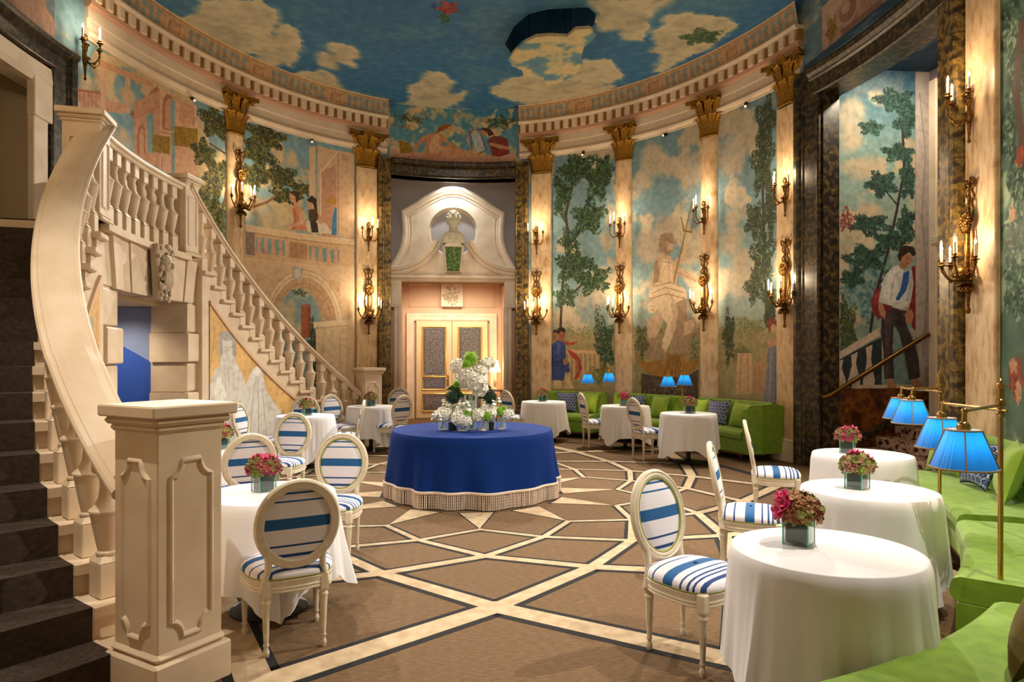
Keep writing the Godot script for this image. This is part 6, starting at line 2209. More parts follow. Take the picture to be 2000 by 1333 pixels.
func build_tables() -> void:
	var clothes := [cloth_mesh(1, 0.425, 0.778), cloth_mesh(2, 0.425, 0.778), cloth_mesh(3, 0.425, 0.778)]
	var bq := [bouquet_meshes(0), bouquet_meshes(1), bouquet_meshes(2)]
	var top := MB.new()
	top.lathe(V2([0.0, 0.735, 0.41, 0.735, 0.415, 0.745, 0.415, 0.765, 0.41, 0.772, 0.0, 0.772]), 40)
	var ped := MB.new()
	ped.lathe(V2([0.06, 0.03, 0.035, 0.06, 0.035, 0.7, 0.1, 0.735]), 12)
	var ft := MB.new()
	ft.lathe(V2([0.0, 0.0, 0.25, 0.0, 0.25, 0.015, 0.06, 0.035, 0.0, 0.035]), 24)
	var tm := [top.mesh(), ped.mesh(), ft.mesh()]
	var cube := MB.new()
	cube = MB.new()
	for k in 4:
		cube.box(Vector3(0, 0.055, 0.0575), Vector3(0.12, 0.11, 0.005), 0.0, Transform3D(Basis(Vector3.UP, k * PI / 2), Vector3.ZERO))
	cube.box(Vector3(0, 0.004, 0), Vector3(0.11, 0.008, 0.11))
	var cube_m := cube.mesh()
	var lin_m := MB.new()
	lin_m.box(Vector3(0, 0.056, 0), Vector3(0.1, 0.092, 0.1), 0.006)
	var liner := lin_m.mesh()
	var edge := MB.new()
	edge.box(Vector3(0.058, 0.055, 0.058), Vector3(0.006, 0.11, 0.006))
	var edge_m := edge.mesh()
	var i := 0
	for q in TABLES:
		var at := P(q[0], q[1])
		var t := thing("round_table", "round pedestal table " + q[2], "table", at, 0.0, "round salon tables")
		part("table_top", tm[0], M.walnut, t)
		part("pedestal", tm[1], M.dark_base, t)
		part("foot_plate", tm[2], M.dark_base, t)
		var c := single("tablecloth", clothes[i % 3], M.white_linen, "white cloth on the table " + q[2], "tablecloth", "", Transform3D(Basis(Vector3.UP, q[3]), at))
		c.set_meta("group", "white round tablecloths")
		var va := P(q[0] + q[5], q[1] + q[6], 0.779)
		var v := thing("glass_vase", "square glass vase on the table " + q[2], "vase", va, q[3] * 0.7 + 0.5, "square table vases")
		part("glass_box", cube_m, M.teal_glass, v)
		part("leaf_lining", liner, M.vase_liner, v)
		for k in 4: part("glass_edge", edge_m, M.glass_edge, v, Transform3D(Basis(Vector3.UP, k * PI / 2), Vector3.ZERO))
		var f := thing("bouquet", ["green hydrangea", "rusty hydrangea", "pink hydrangea"][q[4]] + " bouquet on the table " + q[2], "flowers", va, q[7], "table bouquets")
		part("hydrangea_head", bq[q[4]][0], M.petals, f)
		for o in bq[q[4]][1]: part("orchid_bloom", o, M.petals, f)
		i += 1

func build_centre_table() -> void:
	var t := thing("banquet_table", "large round table hidden under the blue fringed cloth", "table")
	var mb := MB.new()
	mb.lathe(V2([0.0, 0.74, 0.96, 0.74, 0.965, 0.75, 0.965, 0.768, 0.0, 0.77]), 48)
	part("table_top", mb.mesh(), M.walnut, t)
	for k in 4:
		mb = MB.new()
		mb.tube([Vector3(0.5 * cos(k * PI / 2 + 0.7), 0.74, 0.5 * sin(k * PI / 2 + 0.7)), Vector3(0.5 * cos(k * PI / 2 + 0.7), 0.0, 0.5 * sin(k * PI / 2 + 0.7))], 0.03, 8)
		part("leg", mb.mesh(), M.dark_base, t)
	t = thing("blue_tablecloth", "royal blue velvet cloth with cream bullion fringe on the central table", "tablecloth")
	var nu := 200
	var p := PackedVector3Array()
	var rows := [[0.0, 0.0], [0.5, 0.0], [0.9, 0.0], [0.985, 0.0]]
	for j in 15: rows.append([1.0, j / 14.0])
	var fold := func(a: float) -> float:
		return 0.55 * sin(a * 15.0 + 1.3 * sin(a * 3.0)) + 0.45 * sin(a * 9.0 + 2.0 + sin(a * 2.0))
	for r in rows:
		for i in nu:
			var a := TAU * i / nu
			if r[0] < 1.0:
				p.append(Vector3(cos(a) * 0.975 * r[0], 0.785, sin(a) * 0.975 * r[0]))
			else:
				var q: float = r[1]
				var rr: float = 0.975 + 0.012 * minf(1.0, q * 14.0) + q * (0.055 + 0.06 * fold.call(a) * pow(q, 0.6))
				p.append(Vector3(cos(a) * rr, 0.785 - 0.01 * minf(1.0, q * 14.0) - q * 0.585, sin(a) * rr))
	mb = MB.new()
	mb.grid(p, nu, rows.size(), true)
	part("cloth", mb.mesh(), M.blue_velvet, t)
	mb = MB.new()
	var path := []
	for i in nu + 1:
		var a := TAU * i / nu
		var rr: float = 0.987 + 0.055 + 0.06 * fold.call(a) + 0.004
		path.append(Vector3(cos(a) * rr, 0.185, sin(a) * rr))
	mb.tube(path, 0.013, 6, false, 1.5)
	part("fringe_heading", mb.mesh(), M.fringe_cord, t)
	mb = MB.new()
	rng.seed = 9
	var cords := 330
	for i in cords:
		var a := TAU * i / cords
		var rr: float = 0.987 + 0.057 + 0.062 * fold.call(a) + rng.randf_range(-0.004, 0.006)
		var prof := []
		for j in 12:
			prof.append(Vector2(0.0058 + 0.0026 * (j % 2), 0.012 + 0.168 * j / 11.0))
		mb.lathe(prof, 5, Transform3D(Basis(Vector3(1, 0, 0), rng.randf_range(-0.05, 0.05)), Vector3(cos(a) * rr, 0.0, sin(a) * rr)), 180.0)
	var f := part("bullion_fringe", mb.mesh(), M.fringe_cord, t)
	f.set_meta("kind", "stuff")
	f.set_meta("label", "cream twisted cord fringe")

func glass_cyl(parent: Node3D, r: float, h: float) -> void:
	var mb := MB.new()
	mb.lathe(V2([0.0, 0.0, r, 0.0, r, h, r - 0.004, h, r - 0.004, 0.012, 0.0, 0.012]), 20)
	part("glass", mb.mesh(), M.clear_glass, parent)

func stems(parent: Node3D, r: float, h: float, n: int, s: int) -> void:
	rng.seed = s
	for k in n:
		var mb := MB.new()
		var a := rng.randf() * TAU
		var b := a + PI + rng.randf_range(-0.8, 0.8)
		mb.tube([Vector3(cos(a) * r * 0.7, 0.014, sin(a) * r * 0.7), Vector3(cos(b) * r * 0.6, h, sin(b) * r * 0.6)], 0.004, 5)
		part("stem", mb.mesh(), M.stem_green, parent)

func flower_ball(kind: int, s: int) -> ArrayMesh:
	rng.seed = s
	var mb := MB.new()
	if kind == 0: # white hydrangea / rose
		mb.tint = lin(0xc9c8b0)
		mb.ball(Vector3.ZERO, Vector3.ONE * 0.045, 8, 6)
		dome(mb, Vector3.ZERO, Vector3.ONE * 0.058, 90, 0.02, [lin(0xf4f0e4), lin(0xfaf6ee), lin(0xe6e4d0)], -0.8)
	elif kind == 1: # green chrysanthemum
		mb.tint = lin(0x6f9a1c)
		mb.ball(Vector3.ZERO, Vector3.ONE * 0.04, 8, 6)
		for k in 170:
			var y := -0.6 + 1.6 * (k + 0.5) / 170
			var a := k * 2.39996
			var q := sqrt(maxf(0.0, 1.0 - y * y))
			var d := Vector3(cos(a) * q, y, sin(a) * q)
			var x := d.cross(Vector3.UP if absf(d.y) < 0.9 else Vector3.RIGHT).normalized() * 0.005
			mb.tint = [lin(0xa8d83a), lin(0x8cc026), lin(0xc6ea6a)][k % 3]
			mb.tri(d * 0.03 - x, d * 0.03 + x, d * rng.randf_range(0.052, 0.066))
	elif kind == 2: # clipped box ball
		mb.tint = lin(0x0f2414)
		mb.ball(Vector3.ZERO, Vector3.ONE * 0.062, 10, 8)
		dome(mb, Vector3.ZERO, Vector3.ONE * 0.066, 240, 0.011, [lin(0x16341c), lin(0x0f2616), lin(0x1f4424)], -1.0, 3)
	else: # small white spray
		for k in 26:
			var d := Vector3(rng.randf_range(-1, 1), rng.randf_range(-0.6, 1), rng.randf_range(-1, 1)) * 0.055
			mb.tint = lin(0x7f9a4a)
			mb.tube([Vector3(0, -0.06, 0), d], 0.0015, 3, false)
			floret(mb, d, (d + Vector3(0, 0.05, 0)).normalized(), 0.016, lin(0xfaf7ee), 5, 0.4)
	return mb.mesh()

func build_centrepiece() -> void:
	var balls := [[flower_ball(0, 1), flower_ball(0, 2)], [flower_ball(1, 3), flower_ball(1, 4)], [flower_ball(2, 5), flower_ball(2, 6)], [flower_ball(3, 7), flower_ball(3, 8)]]
	var names := ["white_bloom", "green_chrysanthemum", "boxwood_ball", "white_spray"]
	var Y := 0.787
	var tall := thing("tall_vase", "tall clear cylinder vase in the middle of the blue table", "vase", Vector3(-0.02, Y, 0.0))
	glass_cyl(tall, 0.075, 0.42)
	stems(tall, 0.06, 0.42, 9, 21)
	var b := thing("tall_bouquet", "tall bouquet of white blooms and green chrysanthemums over the centre vase", "flowers", Vector3(-0.02, Y, 0.0))
	for q in [[0, -0.14, 0.66, 0.06, 1.25], [0, -0.03, 0.56, 0.12, 1.4], [0, 0.06, 0.5, 0.13, 1.7], [0, 0.1, 0.42, 0.11, 1.3], [0, 0.16, 0.68, 0.04, 1.0], [0, 0.22, 0.7, -0.02, 0.9], [1, 0.0, 0.74, 0.03, 1.7], [1, -0.04, 0.68, 0.1, 1.2], [0, 0.1, 0.6, 0.1, 1.2], [1, -0.16, 0.47, 0.04, 0.9], [0, -0.08, 0.5, -0.1, 1.4], [0, 0.1, 0.52, -0.1, 1.4]]:
		part(names[q[0]], balls[q[0]][0 if q[1] < 0 else 1], M.petals, b, Transform3D(Basis.from_scale(Vector3.ONE * q[4] * 1.18), Vector3(q[1] * 1.1, q[2] * 1.16, q[3] * 1.1)))
	for q in [[0.3, 0.46, 0.5], [0.26, 0.52, 0.25], [-0.3, 0.5, 2.7], [-0.24, 0.44, 3.3], [0.2, 0.4, 0.2], [-0.2, 0.42, 2.9], [0.05, 0.38, 1.6], [-0.06, 0.38, 1.5]]:
		var lf := MB.new()
		var d := Vector3(signf(q[0]), 0, 0)
		var base := Vector3(q[0] * 0.4, q[1] - 0.02, 0.05)
		var tip := Vector3(q[0], q[1] - 0.02, 0.08)
		var p := PackedVector3Array()
		for j in 6:
			var t := j / 5.0
			var c := base.lerp(tip, t) + Vector3(0, 0.03 * sin(t * PI), 0)
			var wv := 0.034 * sin(pow(t, 0.8) * PI) + 0.001
			for i in [-1.0, 0.0, 1.0]: p.append(c + Vector3(0, wv * i, 0.01 * absf(i)))
		lf.grid(p, 3, 6)
		part("leaf", lf.mesh(), M.leaf_green, b)
	for q in [[-0.22, 0.4, 0.12, "left"], [0.23, 0.395, 0.12, "right"]]:
		var tp := thing("boxwood_topiary", "dark clipped boxwood ball on a stem, %s of the tall vase" % q[3], "topiary", Vector3(q[0] - 0.02, Y, q[2]))
		var mb := MB.new()
		mb.tube([Vector3(0, 0.02, 0), Vector3(0, q[1] - 0.05, 0)], 0.006, 6)
		part("stem", mb.mesh(), M.stem_green, tp)
		part("boxwood_ball", balls[2][0], M.petals, tp, Transform3D(Basis.from_scale(Vector3.ONE * 1.25), Vector3(0, q[1], 0)))
		mb = MB.new()
		mb.lathe(V2([0.0, 0.0, 0.05, 0.0, 0.055, 0.09, 0.05, 0.09, 0.046, 0.08, 0.0, 0.08]), 14)
		part("pot", mb.mesh(), M.vase_liner, tp)
	# low vases round the foot
	var low := [[-0.36, 0.08, 0.055, 0.13, "far left with pale blooms"], [-0.24, -0.04, 0.04, 0.14, "slim one behind at left"], [-0.12, 0.22, 0.065, 0.14, "front left with green bloom"], [0.13, 0.2, 0.065, 0.14, "front right with green bloom"], [0.36, 0.08, 0.055, 0.14, "far right with two green blooms"], [0.24, -0.04, 0.05, 0.14, "behind at right"], [0.0, 0.12, 0.045, 0.12, "small one in the middle"]]
	var fl := [[[0, -0.04, 0.17, 0.02, 1.0], [0, 0.04, 0.18, 0.03, 1.1], [0, 0.0, 0.2, -0.03, 1.0], [3, -0.07, 0.16, 0.05, 1.0]], [[0, 0.0, 0.2, 0, 1.1], [3, 0.02, 0.27, 0, 1.3], [3, -0.06, 0.28, 0.0, 1.2]], [[0, -0.05, 0.15, 0.04, 1.15], [1, 0.04, 0.19, 0.03, 1.1], [0, 0.03, 0.12, 0.06, 1.0], [0, -0.02, 0.23, -0.02, 1.0], [3, 0.02, 0.29, 0.0, 1.2]], [[0, -0.06, 0.18, 0.03, 1.15], [1, 0.03, 0.17, 0.05, 1.15], [0, 0.08, 0.2, 0.0, 1.0], [3, 0.06, 0.28, -0.02, 1.3], [0, 0.02, 0.24, -0.03, 0.9]], [[1, -0.03, 0.21, 0.02, 1.1], [1, 0.03, 0.24, -0.02, 0.9], [0, 0.06, 0.17, 0.02, 0.9], [3, 0.09, 0.18, 0.0, 1.0]], [[0, 0.0, 0.22, 0.0, 1.0], [3, 0.04, 0.3, 0.0, 1.2]], [[1, 0.0, 0.16, 0.0, 0.7], [3, 0.02, 0.2, 0.02, 1.0]]]
	for k in low.size():
		var q: Array = low[k]
		var v := thing("bud_vase", "short clear glass vase on the blue table, " + q[4], "vase", Vector3(q[0], Y, q[1]), 0.0, "low glass vases on the blue table")
		glass_cyl(v, q[2], q[3])
		stems(v, q[2] * 0.9, q[3], 6, 30 + k)
		var bb := thing("low_bouquet", "white and green posy in the short vase, " + q[4], "flowers", Vector3(q[0], Y, q[1]), 0.0, "low posies on the blue table")
		for z in fl[k]:
			part(names[z[0]], balls[z[0]][k % 2], M.petals, bb, Transform3D(Basis.from_scale(Vector3.ONE * z[4] * 1.15), Vector3(z[1], z[2], z[3])))

# ------------------------------------------------------------------ sofas
func build_sofa(p0: float, p1: float, label: String, arm_end: bool, back_to := -1.0, dp := 0.0) -> void:
	var t := thing("curved_banquette", label, "sofa")
	var cnt := 14
	var mb := MB.new()
	mb.sweep(V2([0.14, 0.13, 0.75 + dp, 0.13, 0.76 + dp, 0.14, 0.76 + dp, 0.33, 0.75 + dp, 0.34, 0.14, 0.34]), arc(p0, p1, cnt))
	part("seat_base", mb.mesh(), M.green_velvet, t)
	mb = MB.new()
	mb.sweep(V2([0.26, 0.345, 0.74 + dp, 0.345, 0.775 + dp, 0.352, 0.79 + dp, 0.38, 0.79 + dp, 0.43, 0.775 + dp, 0.465, 0.74 + dp, 0.48, 0.55, 0.488, 0.3, 0.48, 0.26, 0.47]), arc(p0 + 0.002, p1 - 0.002, cnt), true, true)
	part("seat_cushion", mb.mesh(), M.green_velvet, t)
	# buttoned back
	var seat_to := p1
	if back_to > 0.0: p1 = back_to
	mb = MB.new()
	var nu := int((p1 - p0) * 6.1 / 0.035)
	var nv := 26
	var p := PackedVector3Array()
	for j in nv + 1:
		var q := j / float(nv)
		var y := 0.3 + 0.6 * minf(1.0, q * 1.25)
		var d := 0.3 - 0.08 * minf(1.0, q * 1.25)
		if q > 0.8:
			var r := (q - 0.8) / 0.2
			y = 0.9 + 0.025 * sin(r * PI)
			d = 0.22 - 0.12 * r
		for i in nu + 1:
			var ph := p0 + (p1 - p0) * i / nu
			var x := i * 0.035
			var g := 0.0
			if q < 0.82:
				var u := x / 0.2
				var vv := (y - 0.3) / 0.17
				var du := absf(fposmod(u + vv * 0.5, 1.0) - 0.5)
				var dv := absf(fposmod(u - vv * 0.5, 1.0) - 0.5)
				g = 0.035 * pow(maxf(du, dv) * 2.0, 4.0) 
				g = 0.022 * (pow(du * 2.0, 5.0) + pow(dv * 2.0, 5.0))
			p.append(E(ph, d - g, y))
	mb.grid(p, nu + 1, nv + 1)
	for e in [p0, p1]:
		var f := wall_frame(e, 0.0)
		var pr := [Vector3(0, 0.14, 0.075), Vector3(0, 0.14, 0.3), Vector3(0, 0.3, 0.3), Vector3(0, 0.78, 0.22), Vector3(0, 0.9, 0.2), Vector3(0, 0.91, 0.1), Vector3(0, 0.88, 0.075)]
		for k in range(1, pr.size() - 1):
			mb.tri(f * pr[0], f * pr[k], f * pr[k + 1])
	mb.sweep(V2([0.1, 0.905, 0.075, 0.88, 0.075, 0.14]), arc(p0, p1, cnt), false, false)
	part("backrest", mb.mesh(), M.green_velvet, t)
	p1 = seat_to
	mb = MB.new()
	mb.sweep(rect(0.12, 0.1, 0.75 + dp, 0.13), arc(p0 + 0.004, p1 - 0.004, cnt))
	part("plinth_rail", mb.mesh(), M.walnut, t)
	var lm := MB.new()
	lm.lathe(V2([0.0, 0.0, 0.014, 0.0, 0.02, 0.03, 0.026, 0.07, 0.03, 0.1]), 8)
	var legm := lm.mesh()
	for k in 3:
		for d in [0.16, 0.69 + dp]:
			part("leg", legm, M.walnut, t, Transform3D(Basis(), E(lerpf(p0 + 0.02, p1 - 0.02, k / 2.0), d, 0)))
	if arm_end:
		mb = MB.new()
		mb.sweep(V2([0.075, 0.13, 0.75, 0.13, 0.76, 0.15, 0.76, 0.84, 0.74, 0.88, 0.7, 0.9, 0.2, 0.91, 0.075, 0.88]), arc(p1, p1 + 0.02, 2))
		part("end_panel", mb.mesh(), M.green_velvet, t)

var pillow_mesh: ArrayMesh

func make_pillow_mesh() -> void:
	var mb := MB.new()
	var n := 14
	for sd in [1.0, -1.0]:
		var p := PackedVector3Array()
		var u := PackedVector2Array()
		for j in n + 1:
			for i in n + 1:
				var x := i / float(n) * 2.0 - 1.0
				var y := j / float(n) * 2.0 - 1.0
				var pinch := 1.0 - 0.07 * (1.0 - x * x) * y * y - 0.07 * (1.0 - y * y) * x * x
				var th := 0.085 * pow((1.0 - pow(absf(x), 2.6)) * (1.0 - pow(absf(y), 2.6)), 0.55)
				p.append(Vector3(x * 0.225 * (1.0 - 0.09 * (1.0 - y * y)), 0.225 + y * 0.225 * (1.0 - 0.09 * (1.0 - x * x)) * pinch, sd * th))
				u.append(Vector2(x * 0.5 + 0.5, 0.5 - y * 0.5))
		if sd < 0:
			var q := PackedVector3Array()
			for j in n + 1:
				for i in n + 1: q.append(p[j * (n + 1) + n - i])
			p = q
		mb.grid(p, n + 1, n + 1, false, false, u)
	pillow_mesh = mb.mesh()

func build_pillow(phi: float, d: float, m: Material, label: String, turn := 0.0, lean := 0.3, size := 1.0) -> void:
	var f := wall_frame(phi, 0.487, d)
	var b := f.basis * Basis(Vector3.UP, turn) * Basis(Vector3(1, 0, 0), -lean)
	var o := single("throw_pillow", pillow_mesh, m, label, "pillow", "", Transform3D(b.scaled(Vector3.ONE * size), f.origin))
	o.set_meta("group", "sofa pillows")

# ------------------------------------------------------------------ lamps and sconces
func build_floor_lamp(at: Vector3, turns: Array, label: String) -> void:
	var t := thing("floor_lamp", label, "floor lamp", at)
	var mb := MB.new()
	mb.lathe(V2([0.0, 0.0, 0.13, 0.0, 0.13, 0.012, 0.05, 0.03, 0.015, 0.05]), 24)
	part("base", mb.mesh(), M.brass, t)
	mb = MB.new()
	mb.lathe(V2([0.013, 0.04, 0.013, 1.36, 0.02, 1.37, 0.02, 1.385, 0.014, 1.39, 0.014, 1.43, 0.022, 1.435, 0.022, 1.455, 0.018, 1.46, 0.018, 1.52, 0.022, 1.525, 0.02, 1.54, 0.008, 1.545, 0.012, 1.56, 0.0, 1.575]), 14)
	part("pole", mb.mesh(), M.brass, t)
	var k := 0
	for a in turns:
		var y := 1.4 + 0.028 * k
		var d := Vector3(a[0], 0, -a[1]).normalized()
		var tip := d * float(a[2])
		mb = MB.new()
		mb.tube([-d * 0.05 + Vector3(0, y, 0), d * 0.02 + Vector3(0, y, 0), tip + Vector3(0, y, 0)], 0.0085, 8)
		mb.ball(tip + Vector3(0, y, 0), Vector3.ONE * 0.016, 8, 6)
		mb.ball(Vector3(0, y, 0), Vector3(0.022, 0.016, 0.022), 8, 6)
		mb.tube([tip + Vector3(0, y, 0), tip + d * 0.012 + Vector3(0, y - 0.07, 0)], [0.011, 0.014], 8)
		part("swing_arm", mb.mesh(), M.brass, t)
		var hd := Node3D.new()
		hd.name = "lamp_head"
		t.add_child(hd, true)
		hd.position = tip + d * 0.015 + Vector3(0, y - 0.27, 0)
		mb = MB.new()
		mb.lathe(V2([0.142, 0.0, 0.073, 0.18]), 96, Transform3D(), 38, 0, TAU, 36, 0.08)
		part("lamp_shade", mb.mesh(), M.shade_silk, hd)
		mb = MB.new()
		for r in [[0.144, 0.0], [0.075, 0.18]]:
			var lp := []
			for i in 33: lp.append(Vector3(cos(TAU * i / 32) * r[0], r[1], sin(TAU * i / 32) * r[0]))
			mb.tube(lp, 0.005, 5, false)
		for i in 4:
			var q := TAU * i / 4 + 0.6
			mb.tube([Vector3(cos(q) * 0.144, 0.0, sin(q) * 0.144), Vector3(cos(q) * 0.075, 0.18, sin(q) * 0.075)], 0.0045, 4, false)
		part("braid_trim", mb.mesh(), M.shade_trim, hd)
		mb = MB.new()
		mb.lathe(V2([0.0, 0.15, 0.03, 0.15, 0.03, 0.2, 0.022, 0.215, 0.012, 0.22]), 12)
		part("socket", mb.mesh(), M.brass, hd)
		mb = MB.new()
		mb.ball(Vector3(0, 0.11, 0), Vector3(0.022, 0.035, 0.022), 10, 8)
		part("bulb", mb.mesh(), M.bulb_glow, hd)
		omni(Vector3(0, 0.11, 0), rgb(0xffd9a8), 0.22, 0.02, hd)
		k += 1

func s_arm(mb: MB, a: Vector3, b: Vector3, dip: float, r: float) -> void:
	var path := []
	for k in 11:
		var t := k / 10.0
		var p := a.lerp(b, t)
		p.y = lerpf(a.y, b.y, pow(t, 3.0)) - dip * sin(t * PI)
		path.append(p)
	mb.tube(path, r, 6)
	# leaf curl under the arm
	mb.ball(path[6] + Vector3(0, -0.012, 0), Vector3(0.018, 0.014, 0.018), 6, 4)

func candle_parts(parent: Node3D, at: Vector3, tall: float) -> void:
	var mb := MB.new()
	mb.lathe(V2([0.0, -0.05, 0.012, -0.045, 0.02, -0.025, 0.012, -0.012, 0.03, -0.006, 0.043, 0.002, 0.04, 0.006, 0.014, 0.006, 0.014, 0.02, 0.022, 0.028, 0.022, 0.036, 0.012, 0.036]), 12, Transform3D(Basis(), at))
	part("drip_pan", mb.mesh(), M.bronze_gilt, parent)
	mb = MB.new()
	mb.lathe(V2([0.013, 0.03, 0.013, 0.03 + tall, 0.0, 0.032 + tall]), 10, Transform3D(Basis(), at))
	part("candle", mb.mesh(), M.candle_wax, parent)
	mb = MB.new()
	mb.lathe(V2([0.005, 0.0, 0.012, 0.016, 0.013, 0.026, 0.008, 0.045, 0.001, 0.062]), 8, Transform3D(Basis(), at + Vector3(0, 0.03 + tall, 0)))
	part("bulb", mb.mesh(), M.bulb_glow, parent)

func acanthus(mb: MB, at: Vector3, b: Basis, w: float, h: float, curl: float) -> void:
	var lf := leaf_mesh(w, h, curl, curl * 0.3)
	var base := mb.v.size()
	for k in lf.v.size():
		mb.v.append(at + b * lf.v[k]); mb.n.append(b * lf.n[k]); mb.uv.append(lf.uv[k]); mb.col.append(Color.WHITE)
	for q in lf.idx: mb.idx.append(q + base)

func make_girandole() -> Node3D:
	# large five-light sconce, origin at the arm boss, wall at z = 0
	var t := thing("candle_sconce", "x", "sconce", Vector3.ZERO, 0.0, "large gilt five light sconces")
	var mb := MB.new()
	# ribbon bow
	for sg in [-1.0, 1.0]:
		var lp := []
		for k in 15:
			var a := TAU * k / 14.0
			lp.append(Vector3(sg * (0.055 + 0.05 * cos(a)), 0.9 + 0.045 * sin(a) + 0.02 * cos(a), 0.03 + 0.012 * sin(a * 2.0)))
		mb.tube(lp, 0.013, 6, false)
		var tl := []
		for k in 14:
			var q := k / 13.0
			tl.append(Vector3(sg * (0.02 + 0.05 * absf(sin(q * PI * 2.5))), 0.87 - 0.36 * q, 0.025 + 0.012 * sin(q * 14.0)))
		mb.tube(tl, 0.0115, 5)
	mb.ball(Vector3(0, 0.905, 0.04), Vector3(0.028, 0.034, 0.026), 8, 6)
	mb.box(Vector3(0, 0.95, 0.02), Vector3(0.035, 0.06, 0.03), 0.008)
	part("ribbon_bow", mb.mesh(), M.bronze_gilt, t)
	mb = MB.new()
	mb.tube([Vector3(0, 0.9, 0.03), Vector3(0, 0.6, 0.04), Vector3(0, 0.2, 0.05), Vector3(0, 0, 0.06)], [0.012, 0.018, 0.026, 0.03], 8)
	for sg in [-1.0, 1.0]:
		mb.tube([Vector3(sg * 0.06, 0.42, 0.02), Vector3(sg * 0.075, 0.25, 0.03), Vector3(sg * 0.05, 0.1, 0.04), Vector3(sg * 0.09, 0.0, 0.04)], [0.012, 0.02, 0.016, 0.02], 6)
	part("stem", mb.mesh(), M.bronze_gilt, t)
	mb = MB.new()
	rng.seed = 61
	for k in 20:
		var a := TAU * k / 20.0
		acanthus(mb, Vector3(cos(a) * 0.03, 0.5 + sin(a) * 0.04, 0.04), Basis(Vector3(0, 0, 1), a - PI / 2), 0.05, 0.085, 0.03)
	for k in 12:
		mb.ball(Vector3(rng.randf_range(-0.06, 0.06), 0.5 + rng.randf_range(-0.09, 0.09), 0.06), Vector3.ONE * rng.randf_range(0.016, 0.028), 7, 5)
	part("flower_wreath", mb.mesh(), M.bronze_gilt, t)
	mb = MB.new()
	mb.ball(Vector3(0, -0.03, 0.09), Vector3(0.075, 0.085, 0.08), 12, 8)
	for k in 9:
		var a := (k - 4) * 0.38
		acanthus(mb, Vector3(sin(a) * 0.03, -0.08, 0.06 + cos(a) * 0.03), Basis(Vector3.UP, a) * Basis(Vector3(1, 0, 0), 0.5), 0.07, 0.12, 0.07)
		acanthus(mb, Vector3(sin(a) * 0.02, -0.12, 0.05 + cos(a) * 0.02), Basis(Vector3.UP, a) * Basis(Vector3(1, 0, 0), 1.9), 0.07, 0.12, 0.05)
	part("boss", mb.mesh(), M.bronze_gilt, t)
	mb = MB.new()
	mb.lathe(V2([0.0, -0.44, 0.018, -0.435, 0.026, -0.41, 0.022, -0.385, 0.014, -0.37, 0.02, -0.28, 0.03, -0.18, 0.045, -0.08]), 10, Transform3D(Basis(), Vector3(0, 0, 0.045)))
	part("pendant_tail", mb.mesh(), M.bronze_gilt, t)
	for q in [[-0.25, 0.09, 0.10, 0.02], [-0.14, 0.13, 0.24, -0.0], [0.0, 0.06, 0.3, 0.08], [0.14, 0.13, 0.24, -0.0], [0.25, 0.09, 0.10, 0.02]]:
		var arm := Node3D.new()
		arm.name = "candle_arm"
		t.add_child(arm, true)
		mb = MB.new()
		var b := Vector3(q[0], q[1], q[2])
		s_arm(mb, Vector3(q[0] * 0.1, -0.03, 0.08), b + Vector3(0, -0.05, 0), 0.075, 0.012)
		part("branch", mb.mesh(), M.bronze_gilt, arm)
		candle_parts(arm, b, 0.125)
	omni(Vector3(0, 0.33, 0.34), LAMP, GIR, 0.09, t)
	return t

func make_bracket() -> Node3D:
	# small three-light sconce
	var t := thing("small_sconce", "x", "sconce", Vector3.ZERO, 0.0, "small three light sconces")
	var mb := MB.new()
	mb.lathe(V2([0.0, -0.32, 0.014, -0.31, 0.018, -0.29, 0.01, -0.27, 0.016, -0.2, 0.024, -0.1, 0.034, -0.06, 0.03, 0.0, 0.018, 0.04, 0.026, 0.12, 0.016, 0.2, 0.022, 0.25, 0.0, 0.3]), 10, Transform3D(Basis(), Vector3(0, 0, 0.035)))
	for k in 5:
		var a := (k - 2) * 0.6
		acanthus(mb, Vector3(sin(a) * 0.02, -0.1, 0.04), Basis(Vector3.UP, a), 0.05, 0.12, 0.04)
		acanthus(mb, Vector3(sin(a) * 0.015, 0.08, 0.04), Basis(Vector3.UP, a), 0.045, 0.12, 0.03)
	for k in 8:
		var a := TAU * k / 8.0
		mb.ball(Vector3(cos(a) * 0.032, 0.26 + sin(a) * 0.038, 0.045), Vector3.ONE * 0.013, 6, 4)
	part("backplate", mb.mesh(), M.bronze_gilt, t)
	for q in [[-0.17, 0.02, 0.12], [0.0, 0.04, 0.24], [0.17, 0.02, 0.12]]:
		var arm := Node3D.new()
		arm.name = "candle_arm"
		t.add_child(arm, true)
		mb = MB.new()
		var b := Vector3(q[0], q[1], q[2])
		s_arm(mb, Vector3(q[0] * 0.1, -0.05, 0.05), b + Vector3(0, -0.05, 0), 0.05, 0.0095)
		mb.tube([b + Vector3(0, -0.06, 0), b + Vector3(0, 0.12, 0)], 0.008, 6)
		mb.ball(b + Vector3(0, 0.04, 0), Vector3(0.018, 0.014, 0.018), 6, 4)
		part("branch", mb.mesh(), M.bronze_gilt, arm)
		candle_parts(arm, b + Vector3(0, 0.13, 0), 0.13)
	omni(Vector3(0, 0.36, 0.3), LAMP, BRK, 0.08, t)
	return t

const LAMP := Color(1.0, 0.88, 0.72)

